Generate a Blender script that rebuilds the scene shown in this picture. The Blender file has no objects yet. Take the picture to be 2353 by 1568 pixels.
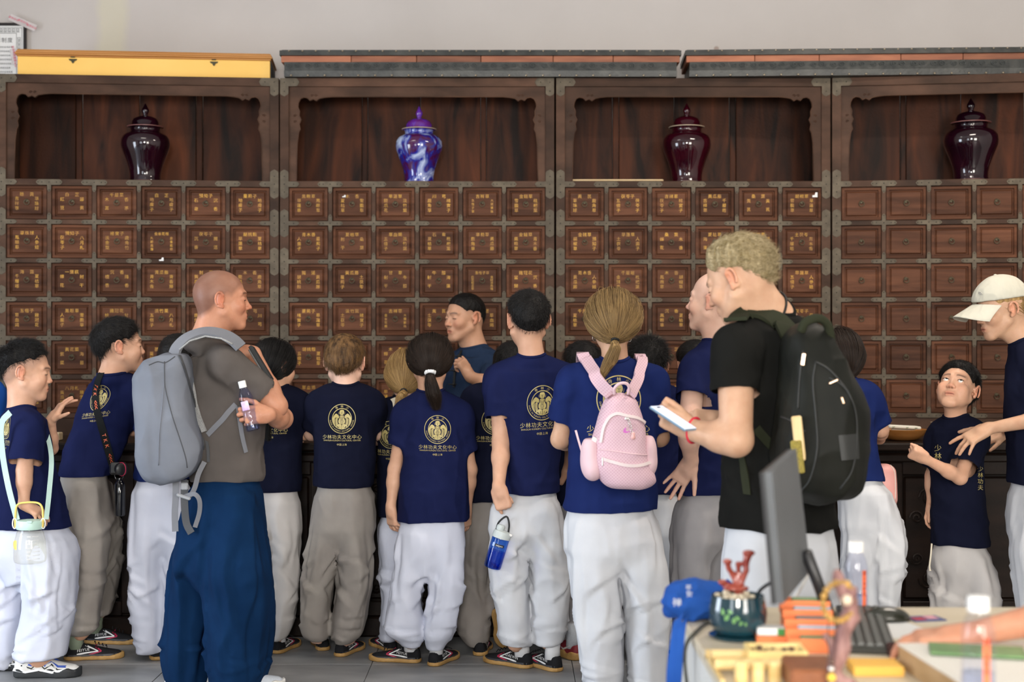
import bpy, bmesh, math, random
import numpy as np
from mathutils import Vector, Matrix
from mathutils.bvhtree import BVHTree

R = math.radians
PI = math.pi
scene = bpy.context.scene
COL = scene.collection

# ------------------------------------------------------------------ camera, world, light, exposure
CAM_Z, FPX, CX, CY = 1.45, 3268.0, 1176.5, 784.0
cam_d = bpy.data.cameras.new('camera')
cam_d.lens = 50.0
cam_d.sensor_width = 36.0
cam = bpy.data.objects.new('camera', cam_d)
cam.location = (0, 0, CAM_Z)
cam.rotation_euler = (R(90), 0, 0)
cam_d.dof.use_dof = True
cam_d.dof.focus_distance = 6.2
cam_d.dof.aperture_fstop = 2.4
cam_d.clip_end = 100
COL.objects.link(cam)
scene.camera = cam

world = bpy.data.worlds.new('world')
scene.world = world
world.use_nodes = True
bg = world.node_tree.nodes['Background']
bg.inputs['Color'].default_value = (0.75, 0.86, 1.0, 1)
bg.inputs['Strength'].default_value = 1.2

def area_light(name, loc, rot, sx, sy, power, col):
    l = bpy.data.lights.new(name, 'AREA')
    l.shape = 'RECTANGLE'
    l.size, l.size_y = sx, sy
    l.energy = power
    l.color = col
    o = bpy.data.objects.new(name, l)
    o.location = loc
    o.rotation_euler = rot
    COL.objects.link(o)
    return o
# daylight through the three tall window bays behind the photographer and the door bay on the left wall
area_light('window_daylight_a', (-3.3, -2.5, 1.9), (R(90), 0, R(0)), 1.9, 2.3, 45, (0.93, 0.97, 1.0))
area_light('window_daylight_b', (2.9, -2.5, 1.9), (R(90), 0, R(0)), 2.1, 2.3, 185, (1.0, 0.93, 0.82))
area_light('window_daylight_c', (-0.2, -2.5, 2.4), (R(90), 0, R(0)), 1.2, 1.4, 190, (1.0, 0.96, 0.9))
area_light('door_daylight', (-5.6, 4.0, 1.7), (R(90), 0, R(-90)), 2.2, 2.4, 100, (0.80, 0.89, 1.0))
# added warm fill light from under the ceiling, no lamp fittings behind it
area_light('ceiling_fill_a', (-1.9, 5.6, 4.12), (0, 0, 0), 1.2, 0.35, 9, (1.0, 0.93, 0.80))
area_light('ceiling_fill_b', (2.2, 5.6, 4.12), (0, 0, 0), 1.2, 0.35, 36, (1.0, 0.88, 0.76))

scene.view_settings.view_transform = 'Standard'
scene.view_settings.look = 'None'
scene.view_settings.exposure = 1.06
scene.view_settings.gamma = 1.0
scene.view_settings.use_curve_mapping = False
scene.cycles.max_bounces = 8
scene.cycles.diffuse_bounces = 4
scene.cycles.transparent_max_bounces = 24
scene.cycles.use_denoising = True
scene.cycles.sample_clamp_indirect = 6.0

# ------------------------------------------------------------------ small helpers
def P(px, py, d):
    """a point of the hall seen at picture position (px, py), d metres into the hall"""
    return np.array([(px - CX) / FPX * d, d, CAM_Z - (py - CY) / FPX * d])

def lin(c):
    c = c / 255.0
    return c / 12.92 if c <= 0.04045 else ((c + 0.055) / 1.055) ** 2.4
def S(r, g, b):
    return (lin(r), lin(g), lin(b), 1.0)

MATS = {}
def nodes_of(name):
    m = bpy.data.materials.new(name)
    m.use_nodes = True
    nt = m.node_tree
    b = nt.nodes['Principled BSDF']
    return m, nt, b

def mat(name, col, rough=0.6, metal=0.0, col2=None, scale=(8, 8, 8), bump=0.0, bscale=60.0, detail=4.0, spec=0.5,
        sheen=0.0, trans=0.0, ior=1.45, coat=0.0, ramp=(0.35, 0.7), attr=None, alpha=1.0, emit=None, coords='Object', distort=0.0, objvar=0.0):
    if name in MATS:
        return MATS[name]
    m, nt, b = nodes_of(name)
    N, L = nt.nodes, nt.links
    b.inputs['Roughness'].default_value = rough
    b.inputs['Metallic'].default_value = metal
    b.inputs['Specular IOR Level'].default_value = spec
    b.inputs['IOR'].default_value = ior
    b.inputs['Coat Weight'].default_value = coat
    b.inputs['Coat Roughness'].default_value = 0.08
    b.inputs['Transmission Weight'].default_value = trans
    b.inputs['Sheen Weight'].default_value = sheen
    b.inputs['Alpha'].default_value = alpha
    if emit:
        b.inputs['Emission Color'].default_value = emit[0]
        b.inputs['Emission Strength'].default_value = emit[1]
    b.inputs['Base Color'].default_value = col
    tc = N.new('ShaderNodeTexCoord')
    cs = None
    if col2 is not None:
        mp = N.new('ShaderNodeMapping'); mp.inputs['Scale'].default_value = scale
        L.new(tc.outputs[coords], mp.inputs['Vector'])
        nz = N.new('ShaderNodeTexNoise'); nz.inputs['Scale'].default_value = 1.0
        nz.inputs['Detail'].default_value = detail
        nz.inputs['Distortion'].default_value = distort
        if objvar:
            oi = N.new('ShaderNodeObjectInfo')
            ad = N.new('ShaderNodeVectorMath'); ad.operation = 'SCALE'
            cb = N.new('ShaderNodeCombineXYZ')
            for i in range(3): L.new(oi.outputs['Random'], cb.inputs[i])
            L.new(cb.outputs[0], ad.inputs[0]); ad.inputs['Scale'].default_value = 40.0
            ad2 = N.new('ShaderNodeVectorMath'); ad2.operation = 'ADD'
            L.new(mp.outputs[0], ad2.inputs[0]); L.new(ad.outputs[0], ad2.inputs[1])
            L.new(ad2.outputs[0], nz.inputs['Vector'])
        else:
            L.new(mp.outputs[0], nz.inputs['Vector'])
        rp = N.new('ShaderNodeValToRGB')
        rp.color_ramp.elements[0].position, rp.color_ramp.elements[1].position = ramp
        rp.color_ramp.elements[0].color = col
        rp.color_ramp.elements[1].color = col2
        L.new(nz.outputs['Fac'], rp.inputs[0])
        cs = rp.outputs[0]
        if objvar:
            hs = N.new('ShaderNodeHueSaturation')
            mr = N.new('ShaderNodeMapRange')
            L.new(oi.outputs['Random'], mr.inputs[0])
            mr.inputs[3].default_value = 1 - objvar; mr.inputs[4].default_value = 1 + objvar
            L.new(mr.outputs[0], hs.inputs['Value'])
            L.new(cs, hs.inputs['Color'])
            cs = hs.outputs[0]
    if attr:
        at = N.new('ShaderNodeAttribute'); at.attribute_name = attr
        mx = N.new('ShaderNodeMix'); mx.data_type = 'RGBA'; mx.blend_type = 'MULTIPLY'
        mx.inputs[0].default_value = 1.0
        if cs is None: mx.inputs[6].default_value = col
        else: L.new(cs, mx.inputs[6])
        L.new(at.outputs['Color'], mx.inputs[7])
        cs = mx.outputs[2]
    if cs is not None:
        L.new(cs, b.inputs['Base Color'])
    if bump:
        nb = N.new('ShaderNodeTexNoise'); nb.inputs['Scale'].default_value = bscale; nb.inputs['Detail'].default_value = 3
        L.new(tc.outputs[coords], nb.inputs['Vector'])
        bp = N.new('ShaderNodeBump'); bp.inputs['Strength'].default_value = bump; bp.inputs['Distance'].default_value = 0.01
        L.new(nb.outputs['Fac'], bp.inputs['Height'])
        L.new(bp.outputs[0], b.inputs['Normal'])
    MATS[name] = m
    return m

def cloth(name, col, col2, weave=900.0, wr=0.35, rough=0.9, sheen=0.15, wscale=9.0, trans=0.0):
    """woven cloth: soft colour drift, thread relief and fine creases"""
    if name in MATS:
        return MATS[name]
    m, nt, b = nodes_of(name)
    N, L = nt.nodes, nt.links
    b.inputs['Roughness'].default_value = rough
    b.inputs['Specular IOR Level'].default_value = 0.08
    tc = N.new('ShaderNodeTexCoord')
    nz = N.new('ShaderNodeTexNoise'); nz.inputs['Scale'].default_value = 6; nz.inputs['Detail'].default_value = 5
    L.new(tc.outputs['Object'], nz.inputs['Vector'])
    rp = N.new('ShaderNodeValToRGB')
    rp.color_ramp.elements[0].position, rp.color_ramp.elements[1].position = 0.3, 0.7
    rp.color_ramp.elements[0].color, rp.color_ramp.elements[1].color = col, col2
    L.new(nz.outputs['Fac'], rp.inputs[0]); L.new(rp.outputs[0], b.inputs['Base Color'])
    prev = None
    for k, (rot, zs, st) in enumerate(((.0, .22, 1.0), (.75, .40, .6), (-.75, .40, .6))):
        mp = N.new('ShaderNodeMapping'); mp.inputs['Scale'].default_value = (1, 1, zs); mp.inputs['Rotation'].default_value = (0, rot, 0); mp.inputs['Location'].default_value = (k * 3.7, k, 0)
        L.new(tc.outputs['Object'], mp.inputs['Vector'])
        n1 = N.new('ShaderNodeTexNoise'); n1.noise_type = 'RIDGED_MULTIFRACTAL'; n1.inputs['Scale'].default_value = wscale * (1 + .25 * k); n1.inputs['Detail'].default_value = 2.5
        n1.inputs['Roughness'].default_value = .45; n1.inputs['Distortion'].default_value = .5
        L.new(mp.outputs[0], n1.inputs['Vector'])
        b1 = N.new('ShaderNodeBump'); b1.inputs['Strength'].default_value = wr * st; b1.inputs['Distance'].default_value = 0.03
        L.new(n1.outputs['Fac'], b1.inputs['Height'])
        if prev is not None: L.new(prev.outputs[0], b1.inputs['Normal'])
        prev = b1
    n2 = N.new('ShaderNodeTexNoise'); n2.inputs['Scale'].default_value = weave; n2.inputs['Detail'].default_value = 1
    L.new(tc.outputs['Object'], n2.inputs['Vector'])
    b2 = N.new('ShaderNodeBump'); b2.inputs['Strength'].default_value = 0.15; b2.inputs['Distance'].default_value = 0.001
    L.new(n2.outputs['Fac'], b2.inputs['Height'])
    L.new(prev.outputs[0], b2.inputs['Normal']); L.new(b2.outputs[0], b.inputs['Normal'])
    MATS[name] = m
    return m

def glass(name, col=(1, 1, 1, 1), rough=0.02, ior=1.33):
    """thin clear wall: lets the light straight through, tinted, with a fresnel gloss"""
    if name in MATS: return MATS[name]
    m, nt, b = nodes_of(name); N, L = nt.nodes, nt.links
    N.remove(b)
    tr = N.new('ShaderNodeBsdfTransparent'); tr.inputs[0].default_value = col
    gl = N.new('ShaderNodeBsdfGlossy'); gl.inputs['Roughness'].default_value = max(rough, .02)
    lw = N.new('ShaderNodeLayerWeight'); lw.inputs[0].default_value = .5
    pw = N.new('ShaderNodeMath'); pw.operation = 'POWER'; pw.inputs[1].default_value = 4.0
    fr = N.new('ShaderNodeMath'); fr.operation = 'MULTIPLY_ADD'; fr.inputs[1].default_value = .5; fr.inputs[2].default_value = .035
    L.new(lw.outputs['Facing'], pw.inputs[0]); L.new(pw.outputs[0], fr.inputs[0])
    mx = N.new('ShaderNodeMixShader')
    L.new(fr.outputs[0], mx.inputs[0]); L.new(tr.outputs[0], mx.inputs[1]); L.new(gl.outputs[0], mx.inputs[2])
    L.new(mx.outputs[0], N['Material Output'].inputs[0])
    MATS[name] = m
    return m

# ---- mesh collector
class MB:
    def __init__(s): s.v = []; s.f = []
    def add(s, vs, fs):
        o = len(s.v)
        s.v.extend([tuple(map(float, p)) for p in vs])
        s.f.extend([tuple(o + i for i in f) for f in fs])
        return s
    def box(s, c, d, rot=None, bev=0.0):
        hx, hy, hz = d[0] / 2, d[1] / 2, d[2] / 2
        b = min(bev, hx * .95, hy * .95, hz * .95)
        if b <= 0:
            vs = [(x, y, z) for x in (-hx, hx) for y in (-hy, hy) for z in (-hz, hz)]
            fs = [(0, 1, 3, 2), (4, 6, 7, 5), (0, 4, 5, 1), (2, 3, 7, 6), (0, 2, 6, 4), (1, 5, 7, 3)]
        else:
            vs = []; idx = {}
            for sx in (-1, 1):
                for sy in (-1, 1):
                    for sz in (-1, 1):
                        for a in range(3):
                            p = [sx * (hx - b), sy * (hy - b), sz * (hz - b)]
                            p[a] = (sx * hx, sy * hy, sz * hz)[a]
                            idx[(sx, sy, sz, a)] = len(vs); vs.append(tuple(p))
            fs = []
            for a in range(3):
                o1, o2 = [i for i in range(3) if i != a]
                for sg in (-1, 1):
                    loop = []
                    for s1, s2 in ((-1, -1), (1, -1), (1, 1), (-1, 1)):
                        k = [0, 0, 0]; k[a] = sg; k[o1] = s1; k[o2] = s2
                        loop.append(idx[(k[0], k[1], k[2], a)])
                    if (sg > 0) != (a != 1): loop = loop[::-1]
                    fs.append(tuple(loop))
            for a in range(3):          # edges along axis a
                o1, o2 = [i for i in range(3) if i != a]
                for s1 in (-1, 1):
                    for s2 in (-1, 1):
                        q = []
                        for sg in (-1, 1):
                            k = [0, 0, 0]; k[a] = sg; k[o1] = s1; k[o2] = s2
                            q.append((idx[(k[0], k[1], k[2], o1)], idx[(k[0], k[1], k[2], o2)]))
                        fs.append((q[0][0], q[0][1], q[1][1], q[1][0]))
            for sx in (-1, 1):
                for sy in (-1, 1):
                    for sz in (-1, 1):
                        fs.append(tuple(idx[(sx, sy, sz, a)] for a in range(3)))
        if rot is not None:
            M = np.array(rot)
            vs = [tuple(M @ np.array(p)) for p in vs]
        vs = [(p[0] + c[0], p[1] + c[1], p[2] + c[2]) for p in vs]
        return s.add(vs, fs)
    def lathe(s, prof, n=24, c=(0, 0, 0), rot=None):
        vs = []; fs = []
        for r, z in prof:
            for k in range(n):
                a = 2 * PI * k / n
                vs.append((r * math.cos(a), r * math.sin(a), z))
        for i in range(len(prof) - 1):
            for k in range(n):
                k2 = (k + 1) % n
                fs.append((i * n + k, i * n + k2, (i + 1) * n + k2, (i + 1) * n + k))
        fs.append(tuple(range(n))[::-1]); fs.append(tuple((len(prof) - 1) * n + k for k in range(n)))
        if rot is not None:
            M = np.array(rot); vs = [tuple(M @ np.array(p)) for p in vs]
        vs = [(p[0] + c[0], p[1] + c[1], p[2] + c[2]) for p in vs]
        return s.add(vs, fs)
    def tube(s, path, r, n=8, closed=False):
        path = [np.array(p, float) for p in path]; m = len(path)
        rs = r if hasattr(r, '__len__') else [r] * m
        vs = []; fs = []; up = None
        for i, p in enumerate(path):
            if closed: t = path[(i + 1) % m] - path[i - 1]
            else: t = path[min(i + 1, m - 1)] - path[max(i - 1, 0)]
            t = t / (np.linalg.norm(t) + 1e-9)
            if up is None:
                up = np.array((0, 0, 1.0)) if abs(t[2]) < .9 else np.array((1.0, 0, 0))
            u = up - t * np.dot(up, t); u /= (np.linalg.norm(u) + 1e-9); up = u
            w = np.cross(t, u)
            for k in range(n):
                a = 2 * PI * k / n
                vs.append(tuple(p + rs[i] * (math.cos(a) * u + math.sin(a) * w)))
        for i in range(m if closed else m - 1):
            j = (i + 1) % m
            for k in range(n):
                k2 = (k + 1) % n
                fs.append((i * n + k, i * n + k2, j * n + k2, j * n + k))
        if not closed:
            fs.append(tuple(range(n))[::-1]); fs.append(tuple((m - 1) * n + k for k in range(n)))
        return s.add(vs, fs)
    def ribbon(s, path, nrm, w, t, closed=False):
        """flat band of width w and thickness t; nrm: surface normal(s)"""
        path = [np.array(p, float) for p in path]; m = len(path)
        vs = []; fs = []
        for i, p in enumerate(path):
            if closed: tg = path[(i + 1) % m] - path[i - 1]
            else: tg = path[min(i + 1, m - 1)] - path[max(i - 1, 0)]
            tg /= (np.linalg.norm(tg) + 1e-9)
            nn = np.array(nrm[i] if hasattr(nrm[0], '__len__') else nrm, float)
            nn = nn - tg * np.dot(nn, tg); nn /= (np.linalg.norm(nn) + 1e-9)
            sd = np.cross(tg, nn)
            ww = (w[i] if hasattr(w, '__len__') else w) / 2
            for a, b in ((-1, 0), (1, 0), (1, 1), (-1, 1)):
                vs.append(tuple(p + sd * ww * a + nn * t * b))
        for i in range(m if closed else m - 1):
            j = (i + 1) % m
            for k in range(4):
                k2 = (k + 1) % 4
                fs.append((i * 4 + k, j * 4 + k, j * 4 + k2, i * 4 + k2))
        if not closed:
            fs.append((0, 1, 2, 3)); b = (m - 1) * 4; fs.append((b + 3, b + 2, b + 1, b))
        return s.add(vs, fs)
    def prism(s, poly, y0, y1, f=None):
        """poly of (x, z) pushed from y0 to y1"""
        n = len(poly)
        vs = [(x, y0, z) for x, z in poly] + [(x, y1, z) for x, z in poly]
        fs = [tuple(range(n)), tuple(range(n, 2 * n))[::-1]]
        fs += [(i, n + i, n + (i + 1) % n, (i + 1) % n) for i in range(n)]
        if f: vs = [f(*p) for p in vs]
        return s.add(vs, fs)
    def xform(s, M):
        M = np.array(M)
        s.v = [tuple(M[:3, :3] @ np.array(p) + M[:3, 3]) for p in s.v]
        return s
    def mesh(s, name, m=None, smooth=False, fixn=True):
        me = bpy.data.meshes.new(name)
        me.from_pydata(s.v, [], s.f)
        if fixn:
            bm = bmesh.new(); bm.from_mesh(me)
            bmesh.ops.recalc_face_normals(bm, faces=bm.faces)
            bm.to_mesh(me); bm.free()
        if m: me.materials.append(m)
        if smooth is True:
            me.polygons.foreach_set('use_smooth', [True] * len(me.polygons))
        elif smooth:
            me.polygons.foreach_set('use_smooth', [True] * len(me.polygons))
            me.set_sharp_from_angle(angle=R(smooth))
        return me
    def build(s, name, m, parent=None, smooth=False, loc=None):
        return link(name, s.mesh(name, m, smooth), parent, loc)

def link(name, data, parent=None, loc=None):
    o = bpy.data.objects.new(name, data)
    COL.objects.link(o)
    if parent is not None: o.parent = parent
    if loc is not None: o.location = loc
    return o
def tag(o, label=None, cat=None, group=None, kind=None):
    if label: o['label'] = label
    if cat: o['category'] = cat
    if group: o['group'] = group
    if kind: o['kind'] = kind
    return o
def empty(name, loc=(0, 0, 0), rz=0.0, **k):
    o = link(name, None); o.location = loc; o.rotation_euler = (0, 0, rz)
    o.empty_display_size = 0.05
    return tag(o, **k)
def rotm(rx=0, ry=0, rz=0):
    return np.array((Matrix.Rotation(rz, 3, 'Z') @ Matrix.Rotation(rx, 3, 'X') @ Matrix.Rotation(ry, 3, 'Y')))
def copy_tree(o, parent=None):
    c = o.copy(); COL.objects.link(c)
    if parent is not None: c.parent = parent
    for ch in list(o.children): copy_tree(ch, c)
    return c
def smooth_path(pts, n=8):
    """Catmull-Rom through the points"""
    p = [np.array(q, float) for q in pts]
    p = [2 * p[0] - p[1]] + p + [2 * p[-1] - p[-2]]
    out = []
    for i in range(1, len(p) - 2):
        for k in range(n):
            t = k / n
            a, b, c, d = p[i - 1], p[i], p[i + 1], p[i + 2]
            out.append(.5 * (2 * b + (c - a) * t + (2 * a - 5 * b + 4 * c - d) * t * t + (3 * b - a - 3 * c + d) * t ** 3))
    out.append(p[-2])
    return out

# ---- lettering: built-in font, flat triangles in (u, v)
_fc = bpy.data.curves.new('glyph', 'FONT'); _fc.resolution_u = 2
_fo = bpy.data.objects.new('glyph', _fc); COL.objects.link(_fo)
GLY = {}
def glyph(ch):
    if ch not in GLY:
        _fc.body = ch
        _fo.update_tag(); bpy.context.view_layer.update()
        me = bpy.data.meshes.new_from_object(_fo)
        v = np.array([tuple(q.co)[:2] for q in me.vertices]).reshape(-1, 2)
        f = [tuple(p.vertices) for p in me.polygons]
        w = (v[:, 0].max() - v[:, 0].min()) if len(v) else 0.25
        GLY[ch] = (v, f, w)
        bpy.data.meshes.remove(me)
    return GLY[ch]
def text2d(txt, size, cjk=False, gap=0.08, bold=0.0):
    """list of (verts, faces) centred on 0; every letter apart"""
    out = []; x = 0.0
    for ch in txt:
        if ch == ' ': x += size * .35; continue
        v, f, w = glyph(ch)
        if ord(ch) > 0x2E00:
            vv = v * size; vv = vv - np.array([size * .5, size * .38]) + np.array([x + size * .5, 0])
            x += size * (1.0 + gap)
        else:
            vv = v * size; vv = vv - np.array([vv[:, 0].min(), size * .35]) + np.array([x, 0])
            x += w * size + size * gap
        out.append((vv, f))
    x -= size * gap
    return [(v - np.array([x / 2, 0]), f) for v, f in out]
# ------------------------------------------------------------------ room shell
M_wall = mat('wall_plaster', (0.66, 0.645, 0.62, 1), .9, col2=(0.72, 0.71, 0.69, 1), scale=(1.2, 1.2, 1.2), bump=.08, bscale=35)
def floor_mat():
    m, nt, b = nodes_of('floor_slate')
    N, L = nt.nodes, nt.links
    tc = N.new('ShaderNodeTexCoord')
    nz = N.new('ShaderNodeTexNoise'); nz.inputs['Scale'].default_value = 2.2; nz.inputs['Detail'].default_value = 8
    mp = N.new('ShaderNodeMapping'); mp.inputs['Scale'].default_value = (1, 2.4, 1)
    L.new(tc.outputs['Object'], mp.inputs['Vector']); L.new(mp.outputs[0], nz.inputs['Vector'])
    rp = N.new('ShaderNodeValToRGB')
    rp.color_ramp.elements[0].position, rp.color_ramp.elements[1].position = .3, .75
    rp.color_ramp.elements[0].color = (0.17, 0.175, 0.18, 1); rp.color_ramp.elements[1].color = (0.35, 0.35, 0.355, 1)
    L.new(nz.outputs['Fac'], rp.inputs[0]); L.new(rp.outputs[0], b.inputs['Base Color'])
    b.inputs['Roughness'].default_value = .42
    bp = N.new('ShaderNodeBump'); bp.inputs['Strength'].default_value = .12
    L.new(nz.outputs['Fac'], bp.inputs['Height']); L.new(bp.outputs[0], b.inputs['Normal'])
    return m
M_floor = floor_mat()
M_ceil = mat('ceiling_paint', (0.78, 0.77, 0.75, 1), .9)
M_frame_paint = mat('window_paint', (0.16, 0.07, 0.04, 1), .5)

XL, XR, YF, YB, ZC = -5.3, 5.3, -2.2, 8.95, 4.2
# floor: big square slabs with recessed joints on a screed
fl = MB(); fl.box(((XL + XR) / 2, (YF + YB) / 2, -.06), (XR - XL, YB - YF, .1))
floor = tag(fl.build('floor', mat('joint_grout', (0.10, 0.10, 0.10, 1), .9)), kind='structure')
SL = 0.9
k = 0
slab_me = {}
for ix in range(-6, 6):
    for iy in range(3, 10):
        x0, y0 = ix * SL + .27, iy * SL + .08
        x1, y1 = min(x0 + SL, XR), min(y0 + SL, YB)
        x0 = max(x0, XL)
        if x1 - x0 < .05 or y1 - y0 < .05: continue
        key = (round(x1 - x0, 3), round(y1 - y0, 3))
        if key not in slab_me:
            slab_me[key] = MB().box((0, 0, 0), (key[0] - .003, key[1] - .003, .02), bev=.0012).mesh('floor_slab', M_floor)
        o = link('floor_slab', slab_me[key], floor, ((x0 + x1) / 2, (y0 + y1) / 2, -.01))
near = MB().box(((XL + XR) / 2, (YF + 2.78) / 2, -.01), (XR - XL, 2.78 - YF, .02))
near.build('floor_slab', M_floor, floor)

def struct(name, mb, m): return tag(mb.build(name, m), kind='structure')
def wall_back_mat():
    m, nt, b = nodes_of('wall_back_plaster')
    N, L = nt.nodes, nt.links
    b.inputs['Roughness'].default_value = .92
    tc = N.new('ShaderNodeTexCoord')
    nz = N.new('ShaderNodeTexNoise'); nz.inputs['Scale'].default_value = 1.3; nz.inputs['Detail'].default_value = 7
    L.new(tc.outputs['Object'], nz.inputs['Vector'])
    rp = N.new('ShaderNodeValToRGB')
    rp.color_ramp.elements[0].position, rp.color_ramp.elements[1].position = .3, .7
    rp.color_ramp.elements[0].color = (0.50, 0.462, 0.443, 1); rp.color_ramp.elements[1].color = (0.56, 0.52, 0.50, 1)
    L.new(nz.outputs['Fac'], rp.inputs[0])
    # an old yellowed plaster patch running up the wall beside the framed notice
    sp = N.new('ShaderNodeSeparateXYZ'); L.new(tc.outputs['Object'], sp.inputs[0])
    n2 = N.new('ShaderNodeTexNoise'); n2.inputs['Scale'].default_value = 5; n2.inputs['Detail'].default_value = 5
    L.new(tc.outputs['Object'], n2.inputs['Vector'])
    ad = N.new('ShaderNodeMath'); ad.operation = 'MULTIPLY_ADD'; ad.inputs[1].default_value = .12
    L.new(n2.outputs['Fac'], ad.inputs[0]); L.new(sp.outputs['X'], ad.inputs[2])
    sb = N.new('ShaderNodeMath'); sb.operation = 'ADD'; sb.inputs[1].default_value = 2.45; L.new(ad.outputs[0], sb.inputs[0])
    ab = N.new('ShaderNodeMath'); ab.operation = 'ABSOLUTE'; L.new(sb.outputs[0], ab.inputs[0])
    mr = N.new('ShaderNodeMapRange'); mr.inputs[1].default_value = .06; mr.inputs[2].default_value = .11
    mr.inputs[3].default_value = .8; mr.inputs[4].default_value = 0; L.new(ab.outputs[0], mr.inputs[0])
    mx = N.new('ShaderNodeMix'); mx.data_type = 'RGBA'
    L.new(mr.outputs[0], mx.inputs[0]); L.new(rp.outputs[0], mx.inputs[6]); mx.inputs[7].default_value = (0.58, 0.54, 0.43, 1)
    # small scuffs
    vo = N.new('ShaderNodeTexVoronoi'); vo.inputs['Scale'].default_value = 1.7
    L.new(tc.outputs['Object'], vo.inputs['Vector'])
    m2 = N.new('ShaderNodeMapRange'); m2.inputs[1].default_value = .02; m2.inputs[2].default_value = .035
    m2.inputs[3].default_value = .55; m2.inputs[4].default_value = 0; L.new(vo.outputs['Distance'], m2.inputs[0])
    mx2 = N.new('ShaderNodeMix'); mx2.data_type = 'RGBA'
    L.new(m2.outputs[0], mx2.inputs[0]); L.new(mx.outputs[2], mx2.inputs[6]); mx2.inputs[7].default_value = (0.22, 0.12, 0.08, 1)
    L.new(mx2.outputs[2], b.inputs['Base Color'])
    return m
struct('wall_back', MB().box((0, YB + .1, ZC / 2), (XR - XL + .4, .2, ZC)), wall_back_mat())
struct('wall_right', MB().box((XR + .1, (YF + YB) / 2, ZC / 2), (.2, YB - YF, ZC)), M_wall)
wl = MB()
for (a, b_, z0, z1) in ((YF, 2.9, 0, ZC), (5.1, YB, 0, ZC), (2.9, 5.1, 2.8, ZC)):
    wl.box((XL - .1, (a + b_) / 2, (z0 + z1) / 2), (.2, b_ - a, z1 - z0))
struct('wall_left', wl, M_wall)
wf = MB(); edges = [(-4.25, -2.35, .75, 3.05), (-.8, .4, 1.7, 3.1), (1.85, 3.95, .75, 3.05)]
xs = XL - .2
for (a, b_, z0, z1) in edges:
    wf.box(((xs + a) / 2, YF - .1, ZC / 2), (a - xs, .2, ZC))
    wf.box(((a + b_) / 2, YF - .1, z0 / 2), (b_ - a, .2, z0)); wf.box(((a + b_) / 2, YF - .1, (z1 + ZC) / 2), (b_ - a, .2, ZC - z1))
    xs = b_
wf.box(((xs + XR + .2) / 2, YF - .1, ZC / 2), (XR + .2 - xs, .2, ZC))
struct('wall_front', wf, M_wall)
struct('ceiling', MB().box((0, (YF + YB) / 2, ZC + .05), (XR - XL + .4, YB - YF + .4, .1)), M_ceil)
for i, (a, b_, z0, z1) in enumerate(edges):
    w = MB(); t = .05
    for x in (a + t / 2, b_ - t / 2): w.box((x, YF - .1, (z0 + z1) / 2), (t, .1, z1 - z0))
    for z in (z0 + t / 2, z1 - t / 2): w.box(((a + b_) / 2, YF - .1, z), (b_ - a - 2 * t, .1, t))
    win = tag(w.build('window_%d' % (i + 1), M_frame_paint), kind='structure')
    for q in range(1, 4):
        MB().box((a + (b_ - a) * q / 4, YF - .1, (z0 + z1) / 2), (.04, .07, z1 - z0 - 2 * t)).build('window_mullion', M_frame_paint, win)
    for q in (1, 2):
        MB().box(((a + b_) / 2, YF - .1, z0 + (z1 - z0) * q / 3), (b_ - a - 2 * t, .06, .035)).build('window_transom', M_frame_paint, win)
dr = MB()
for y in (2.93, 5.07): dr.box((XL - .1, y, 1.4), (.16, .06, 2.8))
dr.box((XL - .1, 4.0, 2.77), (.16, 2.08, .06))
struct('door_1', dr, M_frame_paint)

# ------------------------------------------------------------------ herb cabinets
M_wood_drawer = mat('drawer_wood', (0.048, 0.0175, 0.0085, 1), .5, col2=(0.128, 0.050, 0.025, 1), scale=(2.2, 14, 26), detail=7, bump=.12, bscale=90, distort=.6, objvar=.25, ramp=(.3, .72), spec=.14)
M_wood_frame = mat('frame_wood', (0.042, 0.022, 0.014, 1), .5, col2=(0.095, 0.048, 0.030, 1), scale=(4, 10, 9), detail=6, bump=.1, bscale=80, objvar=.3, spec=.14)
M_wood_plank = mat('plank_wood', (0.012, 0.005, 0.003, 1), .5, col2=(0.105, 0.030, 0.011, 1), scale=(9, 9, 1.5), detail=7, bump=.1, bscale=70, distort=.8, objvar=.4, ramp=(.34, .76), spec=.14)
M_iron = mat('aged_iron', (0.080, 0.062, 0.042, 1), .65, .2, col2=(0.122, 0.097, 0.066, 1), scale=(25, 25, 25), bump=.1, bscale=150, objvar=.12)
M_stud = mat('stud_iron', (0.03, 0.027, 0.022, 1), .45, .6)
M_gold = mat('gold_lettering', (0.66, 0.36, 0.035, 1), .5, .0, col2=(0.46, 0.22, 0.05, 1), scale=(60, 60, 60), ramp=(.4, .6), objvar=.2)
M_ring = mat('ring_iron', (0.11, 0.088, 0.055, 1), .45, .7)
M_white_tape = mat('white_paper', (0.75, 0.74, 0.74, 1), .7)

CW, SW, OW, MS = 1.612, 0.053, 0.2306, 0.0245       # cabinet width, outer stile, opening, inner stile
RT, RP, OH, RW = 2.352, 0.2248, 0.1968, 0.028       # first row top, row pitch, opening height, rail
NZ, AZ0, AZ1, TZ = 2.390, 2.886, 2.945, 2.995       # niche floor, apron edge, apron top, cabinet top
CD = 0.44

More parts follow.
